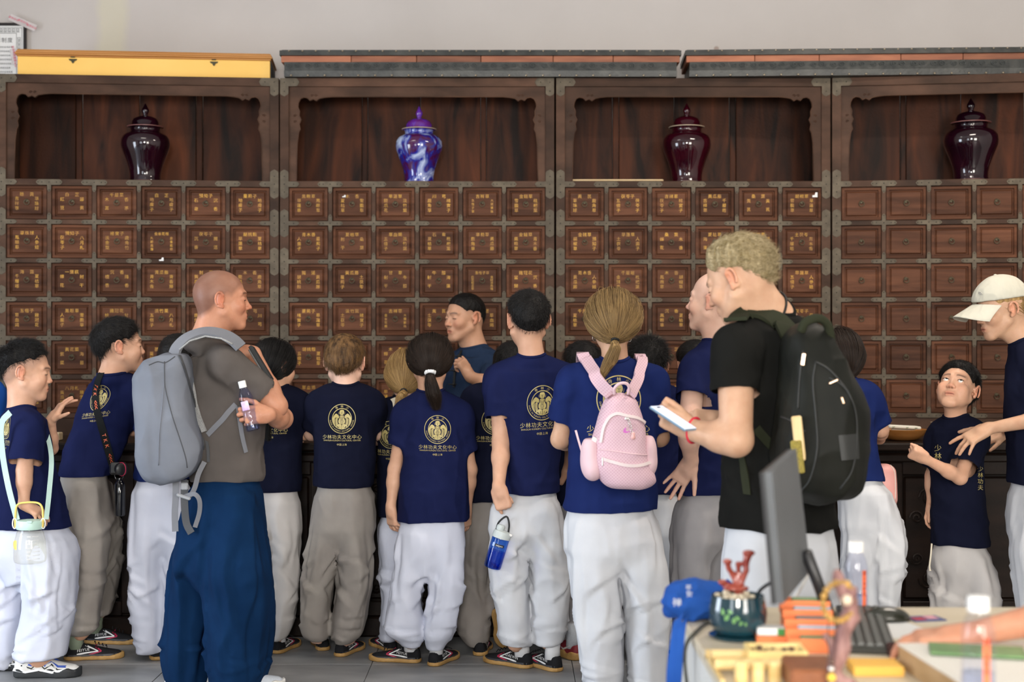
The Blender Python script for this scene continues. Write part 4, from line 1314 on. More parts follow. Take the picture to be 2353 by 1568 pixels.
def hand_prims(w, d, nrm, size, right, pose):
    """w wrist, d direction of the fingers, nrm out of the BACK of the hand; size = length of the hand"""
    d = np.array(d, float); d /= np.linalg.norm(d)
    n = np.array(nrm, float); n = n - d * (n @ d); n /= np.linalg.norm(n)
    x = np.cross(d, n)                       # towards the thumb on a right hand whose back faces n
    if right: x = -x
    k = size / .185
    cur, spr, th = POSE[pose]
    out = []
    at = lambda a, b, c_: w + x * a * k + d * b * k + n * c_ * k
    out.append((p_box(at(.002, .050, 0), (.038 * k, .049 * k, .0135 * k), .012 * k, np.stack([x, d, n], 1)), .012 * k))
    out.append((p_cone(at(0, -.005, 0), at(0, .03, 0), .024 * k, .026 * k), .016 * k))
    out.append((p_ell(at(.022, .034, -.008), np.array((.018, .030, .014)) * k, np.stack([x, d, n], 1)), .012 * k))
    fx = (.029, .010, -.010, -.0285); fl = (.072, .080, .074, .058); fr = (.0088, .0090, .0086, .0076); fy = (.094, .099, .095, .086)
    for i in range(4):
        p = at(fx[i], fy[i] - .012, .001)
        sa = R((7, 1.5, -4, -10)[i] * spr)
        f = d * math.cos(sa) + x * math.sin(sa)
        ang = 0.0
        for j, (frac, r0, r1) in enumerate(((.44, 1.04, .98), (.31, .97, .90), (.25, .89, .76))):
            ang += R(cur[i][j])
            v = f * math.cos(ang) - n * math.sin(ang)
            q = p + v * fl[i] * frac * k * (1.0 if j else 1.15)
            out.append((p_cone(p, q, fr[i] * r0 * k, fr[i] * r1 * k), .0022 * k if j else .006 * k))
            p = q
    b = at(.026, .022, -.006)
    ta = R(th[0]); v = d * math.cos(ta) + x * math.sin(ta) - n * .25; v /= np.linalg.norm(v)
    m1 = b + v * .040 * k
    out.append((p_cone(b, m1, .0135 * k, .0115 * k), .010 * k))
    tb = R(th[1]); v2 = v * math.cos(tb) + (d * .8 - x * .45 - n * .25) * math.sin(tb); v2 /= np.linalg.norm(v2)
    m2 = m1 + v2 * .032 * k
    out.append((p_cone(m1, m2, .0108 * k, .0098 * k), .003 * k))
    v3 = v2 * math.cos(tb * .5) + (d * .8 - x * .45 - n * .25) * math.sin(tb * .5); v3 /= np.linalg.norm(v3)
    out.append((p_cone(m2, m2 + v3 * .025 * k, .0096 * k, .0076 * k), .003 * k))
    return out

def prim_bounds(prims, pad):
    lo = np.min([p[0][1] for p in prims], 0) - pad; hi = np.max([p[0][2] for p in prims], 0) + pad
    return lo, hi

# ---- emblem printed on the back of the training tees: ring, seated figure, lettering
def emblem_parts():
    """[(verts (u,v), faces, layer)] in units of the ring's radius"""
    gold = []; ink = []
    def ring(r0, r1, n=72, sx=.97, sy=1.04, tgt=gold):
        a = np.linspace(0, 2 * PI, n, endpoint=False)
        v = np.concatenate([np.stack([r0 * np.cos(a) * sx, r0 * np.sin(a) * sy], 1), np.stack([r1 * np.cos(a) * sx, r1 * np.sin(a) * sy], 1)])
        f = [(i, (i + 1) % n, n + (i + 1) % n, n + i) for i in range(n)]
        tgt.append((v, f))
    def strip(pts, w, tgt):
        p = np.array(smooth_path([(a, b, 0) for a, b in pts], 5))[:, :2]
        t = np.gradient(p, axis=0); t /= np.linalg.norm(t, axis=1)[:, None] + 1e-9
        nn = np.stack([-t[:, 1], t[:, 0]], 1) * w / 2
        v = np.concatenate([p + nn, p - nn]); n = len(p)
        tgt.append((v, [(i, i + 1, n + i + 1, n + i) for i in range(n - 1)]))
    def blob(pts, tgt, sym=True):
        p = np.array(smooth_path([(a, b, 0) for a, b in pts + pts[:1]], 5))[:-1, :2]
        for sg in ((1, -1) if sym else (1,)):
            q = p * np.array((sg, 1)); c_ = q.mean(0)
            n = len(q)
            tgt.append((np.concatenate([q, [c_]]), [(i, (i + 1) % n, n) for i in range(n)]))
    ring(.955, 1.0); ring(.665, .715)
    # the figure: shaved head, wide shoulders, long sleeves falling to the folded knees, all gold with dark gaps
    fx, fy = .97, 1.04
    blob([(-.13, .60), (0, .63), (.13, .60), (.17, .46), (.14, .34), (.06, .26), (-.06, .26), (-.14, .34), (-.17, .46)], gold, False)   # head
    blob([(.19, .34), (.24, .50), (.20, .30)], gold)                                      # ears
    blob([(.22, .24), (.40, .36), (.56, .22), (.66, .00), (.66, -.16), (.52, .02), (.36, .10), (.24, .02), (.19, .12)], gold)   # shoulders
    blob([(.0, .22), (.14, .22), (.16, .05), (.24, -.14), (.20, -.32), (.0, -.36), (-.20, -.32), (-.24, -.14), (-.16, .05), (-.14, .22)], gold, False)  # chest
    blob([(.28, .02), (.40, .05), (.44, -.10), (.42, -.40), (.34, -.58), (.26, -.44), (.30, -.20)], gold)     # sleeves
    blob([(.47, .02), (.60, -.10), (.63, -.22), (.56, -.40), (.46, -.50), (.48, -.25)], gold)                 # outer folds
    blob([(.02, -.40), (.20, -.36), (.28, -.50), (.16, -.66), (.02, -.68)], gold)                            # knees
    for pts in ([(-.07, .46), (-.02, .47)], [(.02, .47), (.07, .46)], [(-.05, .345), (0, .335), (.05, .345)], [(0, .47), (0, .40), (.02, .385)],
                [(-.10, .20), (0, .02), (.10, .20)], [(-.15, .16), (0, -.08), (.15, .16)], [(.34, .0), (.36, -.2), (.33, -.46)], [(-.34, .0), (-.36, -.2), (-.33, -.46)],
                [(.52, -.02), (.54, -.2), (.50, -.40)], [(-.52, -.02), (-.54, -.2), (-.50, -.40)], [(.1, -.48), (.14, -.56), (.08, -.64)], [(-.1, -.48), (-.14, -.56), (-.08, -.64)]):
        strip(pts, .018, ink)
    ring(.10, .118, 24, 1, 1, ink); ink[-1] = (ink[-1][0] + np.array((0, -.19)), ink[-1][1])
    ring(.045, .06, 20, 1, 1, ink); ink[-1] = (ink[-1][0] + np.array((0, -.19)), ink[-1][1])
    # ring lettering
    for ch, a in (('寺', 28), ('林', 0), ('少', -28)):
        for v, f in text2d(ch, .20):
            t = R(a); ro = np.array(((math.cos(t), -math.sin(t)), (math.sin(t), math.cos(t))))
            gold.append((v @ ro.T + np.array((-math.sin(t) * .835 * fx, math.cos(t) * .835 * fy)), f))
    txt = 'SHAOLIN KUNGFU CULTURAL CENTER'
    for i, ch in enumerate(txt):
        if ch == ' ': continue
        a = R(-172 + i * 164 / (len(txt) - 1))
        for v, f in text2d(ch, .135):
            t = a + PI / 2; ro = np.array(((math.cos(t), -math.sin(t)), (math.sin(t), math.cos(t))))
            gold.append((v @ ro.T + np.array((math.cos(a) * .835 * fx, math.sin(a) * .835 * fy)), f))
    for v, f in text2d('少林功夫文化中心', .33, gap=.06): gold.append((v + np.array((0, -1.28)), f))
    for v, f in text2d('SHAOLIN KUNGFU CULTURAL CENTER', .148, gap=.09): gold.append((v + np.array((0, -1.53)), f))
    for v, f in text2d('中国·上海', .17, gap=.02): gold.append((v + np.array((0, -1.82)), f))
    return gold, ink
EMB = None
def print_on(shirt, base, bvh, center, Rm, u=(1, 0, 0), up=(0, 0, 1), view=None):
    """conform the emblem to the cloth; center just a point in front of the cloth"""
    global EMB
    if EMB is None: EMB = emblem_parts()
    U = np.array(u, float); W_ = np.array(up, float)
    vd = np.array(view if view is not None else np.cross(W_, U), float)   # direction into the cloth
    vd /= np.linalg.norm(vd)
    objs = []
    for nm, lst, m, off in (('chest_print', EMB[0], M_print, .0022), ('print_lines', EMB[1], M_ink, .0036)):
        vs = []; fs = []
        for v, f in lst:
            ok = True; tmp = []
            for a, b in v:
                o = center + U * a * Rm + W_ * b * Rm - vd * .35
                hit = bvh.ray_cast(Vector(o), Vector(vd), .8)
                if hit[0] is None: ok = False; break
                n = np.array(hit[1]); n = n if n @ vd < 0 else -n
                if n @ vd > -.15: ok = False; break
                tmp.append(np.array(hit[0]) - vd * off)
            if not ok: continue
            o_ = len(vs); vs += tmp; fs += [tuple(o_ + i for i in q) for q in f]
        if not vs: continue
        me = bpy.data.meshes.new(nm); me.from_pydata([tuple(q - base) for q in vs], [], fs)
        me.materials.append(m)
        objs.append(link(nm, me, shirt))
    return objs

# ---- shoes
def shoe_mesh(L_, style):
    """upper and sole in local axes: heel at y=0, toe at y=L, sole bottom z=0"""
    W_ = L_ * .36
    st = []
    def out(y):     # half width along the length
        return np.interp(y / L_, [0, .04, .15, .35, .5, .68, .85, .96, 1.0], np.array([.30, .60, .76, .72, .74, .96, .90, .60, .25])) * W_ / 2
    top = {'canvas': ([0, .03, .12, .30, .42, .55, .75, .92, 1.0], [.045, .075, .078, .070, .066, .055, .042, .034, .022]),
           'chunky': ([0, .03, .12, .30, .42, .55, .75, .92, 1.0], [.055, .085, .088, .080, .078, .066, .052, .044, .030])}['canvas' if style == 'canvas' else 'chunky']
    F = Field((-W_ / 2 - .02, -.03, -.01), (W_ / 2 + .02, L_ + .03, .12), .0045)
    def fn(X, Y, Z):
        w = np.interp(np.clip(Y, 0, L_), np.linspace(0, L_, 40), [out(t) for t in np.linspace(0, L_, 40)])
        zt = np.interp(np.clip(Y / L_, 0, 1), top[0], np.array(top[1]) * L_ / .25)
        zc = .012
        k = np.sqrt((X / np.maximum(w * (1 - .18 * np.clip(Z / .08, 0, 1)), .004)) ** 2 * 1.0 + (np.maximum(Z - zc, 0) / np.maximum(zt - zc, .01)) ** 3)
        d = (k - 1) * .03
        d = np.maximum(d, zc - Z)
        return np.maximum(d, np.maximum(-Y, Y - L_))
    F.add((fn, (-W_ / 2, 0, 0), (W_ / 2, L_, .11)))
    F.add(p_ell((0, L_ * .16, L_ * .36), (W_ * .26, L_ * .15, .045)), .006, 's')
    up = F.net(2)
    th = .020 if style == 'canvas' else .034
    S_ = Field((-W_ / 2 - .03, -.03, -.02), (W_ / 2 + .03, L_ + .03, .06), .005)
    def fs(X, Y, Z):
        w = np.interp(np.clip(Y, 0, L_), np.linspace(0, L_, 40), [out(t) for t in np.linspace(0, L_, 40)]) + .004
        d = np.abs(X) - w
        d = np.maximum(d, np.maximum(-Y - .004, Y - L_ - .004))
        wob = .0 if style == 'canvas' else .006 * np.sin(Y * 90)
        return np.maximum(d, np.maximum(-Z, Z - th - wob - .010 * np.clip((Y / L_ - .8) / .2, 0, 1)))
    S_.add((fs, (-W_ / 2, -.004, 0), (W_ / 2, L_ + .004, .05)))
    return up, S_.net(2)
SHOES = {}
M_canvas = cloth('black_canvas', (0.012, 0.012, 0.014, 1), (0.022, 0.022, 0.024, 1), wr=.1)
M_gum = mat('gum_sole', (0.36, 0.20, 0.06, 1), .6, col2=(0.46, 0.28, 0.10, 1), scale=(20, 20, 20), bump=.2, bscale=120)
M_foxing = mat('grey_foxing', (0.04, 0.04, 0.045, 1), .5)
M_wht = mat('white_rubber', (0.72, 0.71, 0.68, 1), .5, col2=(0.62, 0.60, 0.56, 1), scale=(15, 15, 15))
M_mark = mat('white_mark', (0.72, 0.72, 0.72, 1), .5)
M_markr = mat('crimson_mark', (0.42, 0.02, 0.07, 1), .5)
M_markb = mat('blue_mark', (0.05, 0.10, 0.40, 1), .4)
M_dsole = mat('dark_sole', (0.02, 0.022, 0.024, 1), .6)
M_red = mat('maroon_mesh', (0.20, 0.015, 0.025, 1), .6)
M_grym = mat('grey_knit', (0.48, 0.52, 0.58, 1), .8, col2=(0.56, 0.60, 0.66, 1), scale=(200, 200, 200), bump=.3, bscale=400)
def make_shoe(parent, heel, ang, L_=.25, style='canvas', text='FEIYUE', tilt=0.0, side=1):
    key = (round(L_, 3), style)
    if key not in SHOES:
        up, so = shoe_mesh(L_, style)
        mu = {'canvas': M_canvas, 'chunky': M_wht, 'red': M_red, 'grey': M_grym}[style]
        ms = {'canvas': M_gum, 'chunky': M_dsole, 'red': M_gum, 'grey': M_wht}[style]
        SHOES[key] = (np_mesh('shoe', *up, mu), np_mesh('sole', *so, ms), BVHTree.FromPolygons([tuple(v) for v in up[0]], [tuple(map(int, q)) for q in up[1]]))
    mu, so, bvh = SHOES[key]
    o = link('shoe', mu, parent)
    o.rotation_euler = (R(tilt), 0, R(ang))
    base = np.array(parent.location) if parent is not None else np.zeros(3)
    o.location = Vector(np.array(heel) - base)
    link('sole', so, o)
    def put(name, polys, m, off=.001):      # polys of (y, z) on the outer/inner side, thrown onto the upper
        mb = MB()
        for sd in (1, -1):
            for v, f in polys:
                vv = []
                for y, z in v:
                    h_ = bvh.ray_cast(Vector((sd * .2, y, z)), Vector((-sd, 0, 0)))
                    vv.append((h_[0][0] + sd * off if h_[0] else sd * .035, y, z))
                mb.add(vv, f)
        link(name, mb.mesh(name, m, fixn=False), o)
    def quadstrip(pts, w):
        p = np.array(pts, float); t = np.gradient(p, axis=0); t /= np.linalg.norm(t, axis=1)[:, None]
        n = np.stack([-t[:, 1], t[:, 0]], 1) * (np.array(w)[:, None] if hasattr(w, '__len__') else w) / 2
        k = len(p)
        return np.concatenate([p + n, p - n]), [(i, i + 1, k + i + 1, k + i) for i in range(k - 1)]
    q = L_ / .25
    if style == 'canvas':
        def chev(x0, tip):
            a = np.linspace(0, 1, 6)
            return [quadstrip(np.stack([x0 * q + (tip - x0) * q * a, (.026 + .012 * a ** .7) * q], 1), np.linspace(.008, .004, 6) * q),
                    quadstrip(np.stack([tip * q - (tip - x0) * q * .62 * a, (.038 + .026 * a) * q], 1), np.linspace(.004, .006, 6) * q)]
        put('white_chevron', chev(.055, .145), M_mark)
        put('crimson_chevron', [quadstrip(np.stack([(.105 + .053 * np.linspace(0, 1, 5)) * q, (.024 + .014 * np.linspace(0, 1, 5)) * q], 1), .005 * q),
                                quadstrip(np.stack([(.158 - .028 * np.linspace(0, 1, 5)) * q, (.038 + .018 * np.linspace(0, 1, 5)) * q], 1), .005 * q)], M_markr)
        mb = MB()
        for sd in (1, -1):
            for v, f in text2d(text, .0165 * q, gap=.14):
                vv = []
                for a, b in v:
                    y = (.082) * q + a * sd; z = .045 * q + b + .1 * a * sd
                    h_ = bvh.ray_cast(Vector((sd * .2, y, z)), Vector((-sd, 0, 0)))
                    vv.append((h_[0][0] + sd * .0012 if h_[0] else sd * .035, y, z))
                mb.add(vv, f)
        link('shoe_lettering', mb.mesh('shoe_lettering', M_mark, fixn=False), o)
        put('foxing_band', [quadstrip(np.stack([np.linspace(.006, .238, 14) * q, np.full(14, .0215) * q], 1), .009 * q)], M_foxing, .0015)
        lc = MB()
        for k in range(4):
            y = (.125 + k * .016) * q; z = (.075 - k * .006) * q
            lc.tube([(-.018 * q, y, z - .006), (0, y + .004, z + .002), (.018 * q, y + .008, z - .006)], .0022, 5)
        lc.build('laces', M_canvas, o)
    elif style == 'chunky':
        z1 = [(.03, .060), (.07, .048), (.095, .068), (.12, .046), (.145, .062), (.17, .044), (.20, .042)]
        put('zigzag_overlay', [quadstrip([(a * q, b * q) for a, b in z1], .008)], M_markb)
        put('dark_panel', [quadstrip([(a * q, (b - .011) * q) for a, b in z1], .006)], M_dsole)
        put('sole_wedge', [quadstrip([(a * q, b * q) for a, b in ((.0, .034), (.05, .026), (.1, .034), (.15, .024), (.2, .032), (.24, .028))], .010)], M_mark, .008)
    elif style == 'red':
        put('cream_overlay', [quadstrip([(a * q, b * q) for a, b in ((.03, .062), (.09, .04), (.14, .058), (.2, .036))], .008)], M_wht)
    return o
def hair_build(hd, c, M, s, base, root, rs, fine=.0042):
    """hair volume plus combed strands; hd: dict(kind, col, thick, ...)"""
    kind = hd['kind']; mc, ms = hair_mats(hd['col'], *HAIRC[hd['col']])
    W = lambda x, y, z: c + M @ (np.array((x, y, z)) * s)
    thick = hd.get('thick', .016)
    F = hair_short(c, M, s, fine, thick, hd.get('cut', 0.0), hd.get('fringe', 0.0), hd.get('fade', .05))
    V, Q = F.net(1)
    N = vnormals(V, Q)
    V = V + N * (folds(V, (60, 60, 60), 3.1)[:, None] * hd.get('rough', .0009))
    parts = [(V, Q)]
    n = hd.get('n', 1300)
    p, nn = sample_surface(V, Q, n, rs)
    k = 5
    T = np.linspace(0, 1, k)[None, :, None]
    paths = None
    if kind in ('short', 'spiky', 'wavy'):
        L_ = hd.get('len', .022); lift = hd.get('lift', .35)
        crown = W(*hd.get('whorl', (.012, -.075, .085)))
        fl = p - crown
        fl -= nn * (fl * nn).sum(1)[:, None]; fl /= np.linalg.norm(fl, axis=1)[:, None] + 1e-9
        fl = fl + rs.randn(n, 3) * hd.get('mess', .22)
        fl += np.array((0, 0, -.25)) * (1 - lift)
        if 'sweep' in hd: fl += (M @ np.array(hd['sweep']))[None]
        fl /= np.linalg.norm(fl, axis=1)[:, None]
        ll = (L_ * (.6 + .6 * rs.rand(n)))[:, None, None]
        d0 = nn * lift + fl * (1 - lift); d0 /= np.linalg.norm(d0, axis=1)[:, None]
        paths = p[:, None] - nn[:, None] * .003 + d0[:, None] * T * ll + (fl - nn * .4)[:, None] * T ** 2 * ll * .35
        if kind == 'wavy':
            ph = rs.rand(n, 1, 1) * 6.28
            side = np.cross(nn, fl)[:, None]
            paths = paths + side * np.sin(T * 7 + ph) * .004 + nn[:, None] * np.sin(T * 5 + ph) * .003
        rad = hd.get('rad', .0007)
    else:
        tie = np.array(hd['tie'])
        k = 8; T = np.linspace(0, 1, k)[None, :, None]
        ctr = W(0, -.014, .03)
        q = p[:, None] * (1 - T) + tie[None, None] * T
        v = q - ctr; r0 = np.linalg.norm(p - ctr, axis=1)[:, None]; r1 = np.linalg.norm(tie - ctr)
        tt = T[..., 0]
        rr = r0 * (1 - tt) + r1 * tt
        v = v / np.linalg.norm(v, axis=2)[..., None] * rr[..., None]
        # stay just outside of the skull
        paths = ctr + v * (1 + .012 * np.sin(tt * PI)[..., None] * rs.rand(n, 1, 1))
        paths[:, -1] = tie + rs.randn(n, 3) * .004
        keep = ((p - tie) ** 2).sum(1) > .0004
        if 'zmax' in hd: keep &= (((p - c) @ M)[:, 2] / s < hd['zmax']) & (((p - c) @ M)[:, 1] / s < .03)
        paths = paths[keep]
        rad = hd.get('rad', .0008)
    hv, hq = joinVQ(parts)
    me = np_mesh('hair', hv - base, hq, mc)
    ho = link('hair', me, root)
    so = strands('hair_strands', None, paths - base, rad, ms, ho)
    if 'tail' in hd:
        tl = [np.array(t[:3]) for t in hd['tail']]; tr = [t[3] for t in hd['tail']]
        Ft = Field(np.min(tl, 0) - .08, np.max(tl, 0) + .08, fine)
        for i in range(len(tl) - 1): Ft.add(p_cone(tl[i], tl[i + 1], tr[i] * .8, tr[i + 1] * .8), .008)
        tv, tq = Ft.net(1)
        tv = tv + vnormals(tv, tq) * (folds(tv, (70, 70, 14), 5.0)[:, None] * .003)
        to = link('ponytail' if kind == 'tail' else 'long_hair', np_mesh('ponytail', tv - base, tq, mc), root)
        n2 = hd.get('nt', 500)
        a = rs.rand(n2) * 2 * PI; r = np.sqrt(rs.rand(n2)) * 1.1
        k2 = len(tl)
        pts = np.zeros((n2, k2, 3))
        wob = rs.randn(n2, 3) * .006
        for i in range(k2):
            pts[:, i, 0] = tl[i][0] + np.cos(a) * r * tr[i] + wob[:, 0] * i / k2
            pts[:, i, 1] = tl[i][1] + np.sin(a) * r * tr[i]
            pts[:, i, 2] = tl[i][2] + wob[:, 2] * i / k2 * 1.5
        # resample to a smooth curve
        fine_t = np.linspace(0, k2 - 1, 9); dense = np.zeros((n2, 9, 3))
        for j, t in enumerate(fine_t):
            i = min(int(t), k2 - 2); f = t - i
            dense[:, j] = pts[:, i] * (1 - f) + pts[:, i + 1] * f
        strands('tail_strands', None, dense - base, rad, ms, to)
        if 'band' in hd:
            bm_, br, bt = hd['band']
            mb = MB(); ax = tl[1] - tl[0]; ax = ax / np.linalg.norm(ax)
            e1 = np.cross(ax, (0, 1, 0.3)); e1 /= np.linalg.norm(e1); e2 = np.cross(ax, e1)
            cc = tl[0] - base
            pts_ = [cc + e1 * math.cos(t) * br * (1 + .09 * math.sin(9 * t)) + e2 * math.sin(t) * br * (1 + .09 * math.sin(9 * t)) for t in np.linspace(0, 2 * PI, 37)[:-1]]
            mb.tube(pts_, [bt * (1 + .25 * math.sin(i * 2.1)) for i in range(36)], 7, True)
            mb.build('hair_tie', bm_, to, smooth=True)
    return ho

def crease_lines(th, z, H, r, rs, side, drape=False):
    """drape, knee, crotch and cuff creases on one leg: sharp on one flank, soft on the other"""
    out = np.zeros(len(th)); inner = 0.0 if side < 0 else PI
    L_ = []
    for _ in range(10): L_.append((rs.uniform(-PI, PI), rs.uniform(.62, .98), rs.uniform(-.5, .5), rs.uniform(.28, .6), rs.uniform(.006, .011), rs.uniform(.012, .022)))
    for _ in range(12): L_.append((rs.uniform(-PI, PI), rs.uniform(.34, .62), rs.choice((-1, 1)) * rs.uniform(.7, 1.5), rs.uniform(.06, .17), rs.uniform(.006, .011), rs.uniform(.010, .018)))
    for _ in range(8): L_.append((inner + rs.uniform(-1.0, 1.0), rs.uniform(.62, .78), (1 if rs.rand() < .5 else -1) * rs.uniform(.5, 1.3), rs.uniform(.10, .28), rs.uniform(.008, .013), rs.uniform(.012, .020)))
    for _ in range(9): L_.append((rs.uniform(-PI, PI), rs.uniform(.04, .20), rs.uniform(-1.6, 1.6), rs.uniform(-.03, .05), rs.uniform(.006, .011), rs.uniform(.009, .015)))
    if drape: L_ = L_[:10] + [(rs.uniform(-PI, PI), rs.uniform(.5, .98), rs.uniform(-.35, .35), rs.uniform(.4, .8), rs.uniform(.006, .010), rs.uniform(.012, .02)) for _ in range(9)] + L_[-5:]
    for t0, z0, dt, dz, am, w in L_:
        q = np.linspace(0, 1, 9); best = np.full(len(th), 9.0); sg = np.zeros(len(th)); env = np.zeros(len(th))
        z0 *= H; dz *= H; bend = rs.uniform(-.3, .3)
        for i in range(8):
            a0, a1 = [t0 + dt * x + bend * math.sin(PI * x) for x in q[i:i + 2]]; b0, b1 = z0 - dz * q[i], z0 - dz * q[i + 1]
            ux = ((th - a0 + PI) % (2 * PI) - PI) * r; uz = z - b0
            ex, ez = (a1 - a0) * r, b1 - b0; l2 = ex * ex + ez * ez + 1e-9
            tt = np.clip((ux * ex + uz * ez) / l2, 0, 1); dx, dy = ux - tt * ex, uz - tt * ez
            d = np.sqrt(dx * dx + dy * dy); m = d < best
            best = np.where(m, d, best); sg = np.where(m, ux * ez - uz * ex, sg); env = np.where(m, q[i] + tt / 8, env)
        soft = np.where(sg > 0, np.exp(-best / (w * 1.5)), np.exp(-(best / (w * .55)) ** 2))
        out += am * soft * np.sin(PI * np.clip(env, .03, .97)) ** .6 - am * .5 * np.where(sg < 0, np.exp(-((best - w * 1.1) / (w * .8)) ** 2), 0) * np.sin(PI * env)
    return out - .003

BVHS = {}
def person(name, label, d, skin, head, neck, arms, torso, tee, legs, feet=(), hair=None, rn=.050, group=None, fold=1.0, seed=0, sleeve_open=True,
           leg_mat=None, hem_wave=.012, hh=.0036, collar=True, body_h=.019, cat='person', ph=.0108, sh_h=.0092, shoe_kind=None, pant_fold=1.0):
    rs = np.random.RandomState(seed + 11)
    X = lambda t: P(t[0], t[1], d + (t[2] if len(t) > 2 else 0))
    px = lambda v: v * d / FPX
    nb = X(neck)
    bx = X(torso[-1][:2])
    base = np.array((bx[0], d, 0.0))
    hc = X(head['c']); s = head.get('s', 1.0)
    M = frame_head(head.get('yaw', 0), head.get('pitch', 0), head.get('roll', 0))
    # --- body: head with neck, each arm with its hand, trunk and legs, one mesh
    HF, W = head_field(hc, M, s, hh * s, nb, nb + (nb - hc) * .12, rn, head.get('female', False), head.get('kid', False), h_open=head.get('open', False), soft=head.get('soft', 0), eye=head.get('eye', 0.0))
    hv, hq = HF.net(1)
    tone = [shade_head(hv, hc, M, s, stub=head.get('stub', 0), lips=head.get('lips', 1.0), flush=head.get('flush', 0))]
    parts = [(hv, hq)]
    sleeves = []
    lo_all = []; 
    for side in ('L', 'R'):
        a = arms.get(side)
        if not a: continue
        sh, el, wr = X(a['sh']), X(a['el']), X(a['wr'])
        rr = a.get('r', .045); right = side == 'R'
        prim = [(p_cone(sh, el, rr * 1.08, rr * .90), .0), (p_cone(el, el + (wr - el) * .35, rr * .92, rr * .88), .02), (p_cone(el + (wr - el) * .3, wr, rr * .88, rr * .60), .02)]
        hand = a.get('hand')
        if hand:
            pose, dv, bk = hand[:3]; hs = hand[3] if len(hand) > 3 else .17
            prim += hand_prims(wr, dv, bk, hs, right, pose)
        lo, hi = prim_bounds(prim, .02)
        A = Field(lo, hi, a.get('h', .0042))
        for p_, k_ in prim: A.add(p_, k_)
        v, q = A.net(1)
        parts.append((v, q)); t = np.ones((len(v), 4), F32)
        tip = np.clip((np.linalg.norm(v - wr, axis=1) - hs * .55) / (hs * .4), 0, 1) * (np.linalg.norm(v - wr, axis=1) < np.linalg.norm(v - el, axis=1)) if hand else np.zeros(len(v))
        t[:, 1] *= 1 - .10 * tip; t[:, 2] *= 1 - .12 * tip
        tone.append(t)
        if a.get('sleeve'):
            e = sh + (el - sh) * a['sleeve'] if a['sleeve'] <= 1 else el + (wr - el) * (a['sleeve'] - 1)
            sleeves.append((sh, e, rr * a.get('s0', 1.55), rr * a.get('s1', 1.75), a))
    st = [(X((t[0], t[1], t[4] if len(t) > 4 else 0))[2], X((t[0], t[1], t[4] if len(t) > 4 else 0))[0], d + (t[4] if len(t) > 4 else 0), px(t[2]), t[3]) for t in torso]
    B = Field(np.array([min(q[1] - q[3] for q in st) - .1, d - .5, 0.02]), np.array([max(q[1] + q[3] for q in st) + .1, d + .6, st[0][0] + .15]), body_h)
    B.add(p_loft([(q[0], q[1], q[2], max(q[3] - .022, .03), max(q[4] - .022, .03)) for q in st]))
    B.add(p_cone(nb, nb + (np.array((st[0][1], st[0][2], st[0][0])) - nb) * 1.0, rn * .9, rn * .9), .03)
    if legs:
        for side in ('L', 'R'):
            lg = legs[side]
            pts = [X((t[0], t[1], t[4] if len(t) > 4 else 0)) for t in lg]
            for a_, b_, t0, t1 in zip(pts[:-1], pts[1:], lg[:-1], lg[1:]):
                B.add(p_cone(a_, b_, min(px(t0[2]), t0[3]) * .62, min(px(t1[2]), t1[3]) * .55), .02)
    v, q = B.net(1); parts.append((v, q)); tone.append(np.ones((len(v), 4), F32))
    V, Q = joinVQ(parts)
    root = link('person', np_mesh('person', V - base, Q, SKIN[skin], colors=np.concatenate(tone)))
    root.location = base
    tag(root, label, cat, group)
    # --- eyes
    if head.get('eye') or head.get('lash'):
        eo = MB(); io = MB(); la = MB()
        for sx in (-1, 1):
            g = np.array(head.get('gaze', (0, 1, 0)), float); g /= np.linalg.norm(g)
            ec = np.array((sx * .031, .0735, .0028))
            if head.get('eye'):
                for mb, r, off in ((eo, .0122, 0), (io, .0064, .0078)):
                    mb.lathe([(max(.0002, r * math.sin(t)), -r * math.cos(t)) for t in np.linspace(0, PI, 9)], 14, tuple((M @ ((ec + g * off) * s)) + hc - base))
            e_ = head.get('eye', 0)
            dz = .003 + e_ * .95 if e_ else -.001
            pts = []
            for x in np.linspace(-.0135, .0145, 8):
                zz = dz - (x / .015) ** 2 * (e_ * .9 if e_ else .002) + .001
                yy = .0725 + .0145 * math.sqrt(max(.02, 1 - (x / .0185) ** 2 - ((zz - .0035) / .0135) ** 2)) + .0006
                pts.append(hc + M @ (np.array((sx * (.031 + x), yy, zz)) * s) - base)
            la.tube(pts, .0012 * s, 5)
        if head.get('eye'):
            e = eo.build('eyes', M_eyew, root, smooth=True); io.build('irises', M_iris, e, smooth=True)
        la.build('eyelashes', M_iris, root, smooth=True)
        if not head.get('open'):
            ml = [hc + M @ (np.array((x, .0940 - 7.5 * x * x + .0005, -.0633 - 3.5 * x * x)) * s) - base for x in np.linspace(-.0205, .0205, 9)]
            MB().tube(ml, [.0004] + [.0013 * s] * 7 + [.0004], 5).build('mouth_line', mat('lip_line', (0.16, 0.045, 0.035, 1), .5), root, smooth=True)
    if head.get('open'):
        MB().box((0, 0, 0), (.020 * s, .003, .0045 * s), bev=.0015).xform(Matrix.Translation(tuple(hc + M @ (np.array((0, .083, -.0615)) * s) - base)) @ Matrix(M).to_4x4()).build('teeth', mat('tooth', (0.72, 0.68, 0.6, 1), .3), root)
    if hair: hair_build(hair, hc, M, s, base, root, rs)
    # --- shirt
    top = st[0]
    shp = [X(arms[k]['sh']) for k in ('L', 'R') if k in arms]
    lo = np.array([min([q[1] - q[3] for q in st] + [min(a[0], b[0]) - .12 for a, b, *_ in sleeves]), min([q[2] - q[4] for q in st] + [min(a[1], b[1]) - .12 for a, b, *_ in sleeves]), min([st[-1][0]] + [min(a[2], b[2]) for a, b, *_ in sleeves])]) - .04
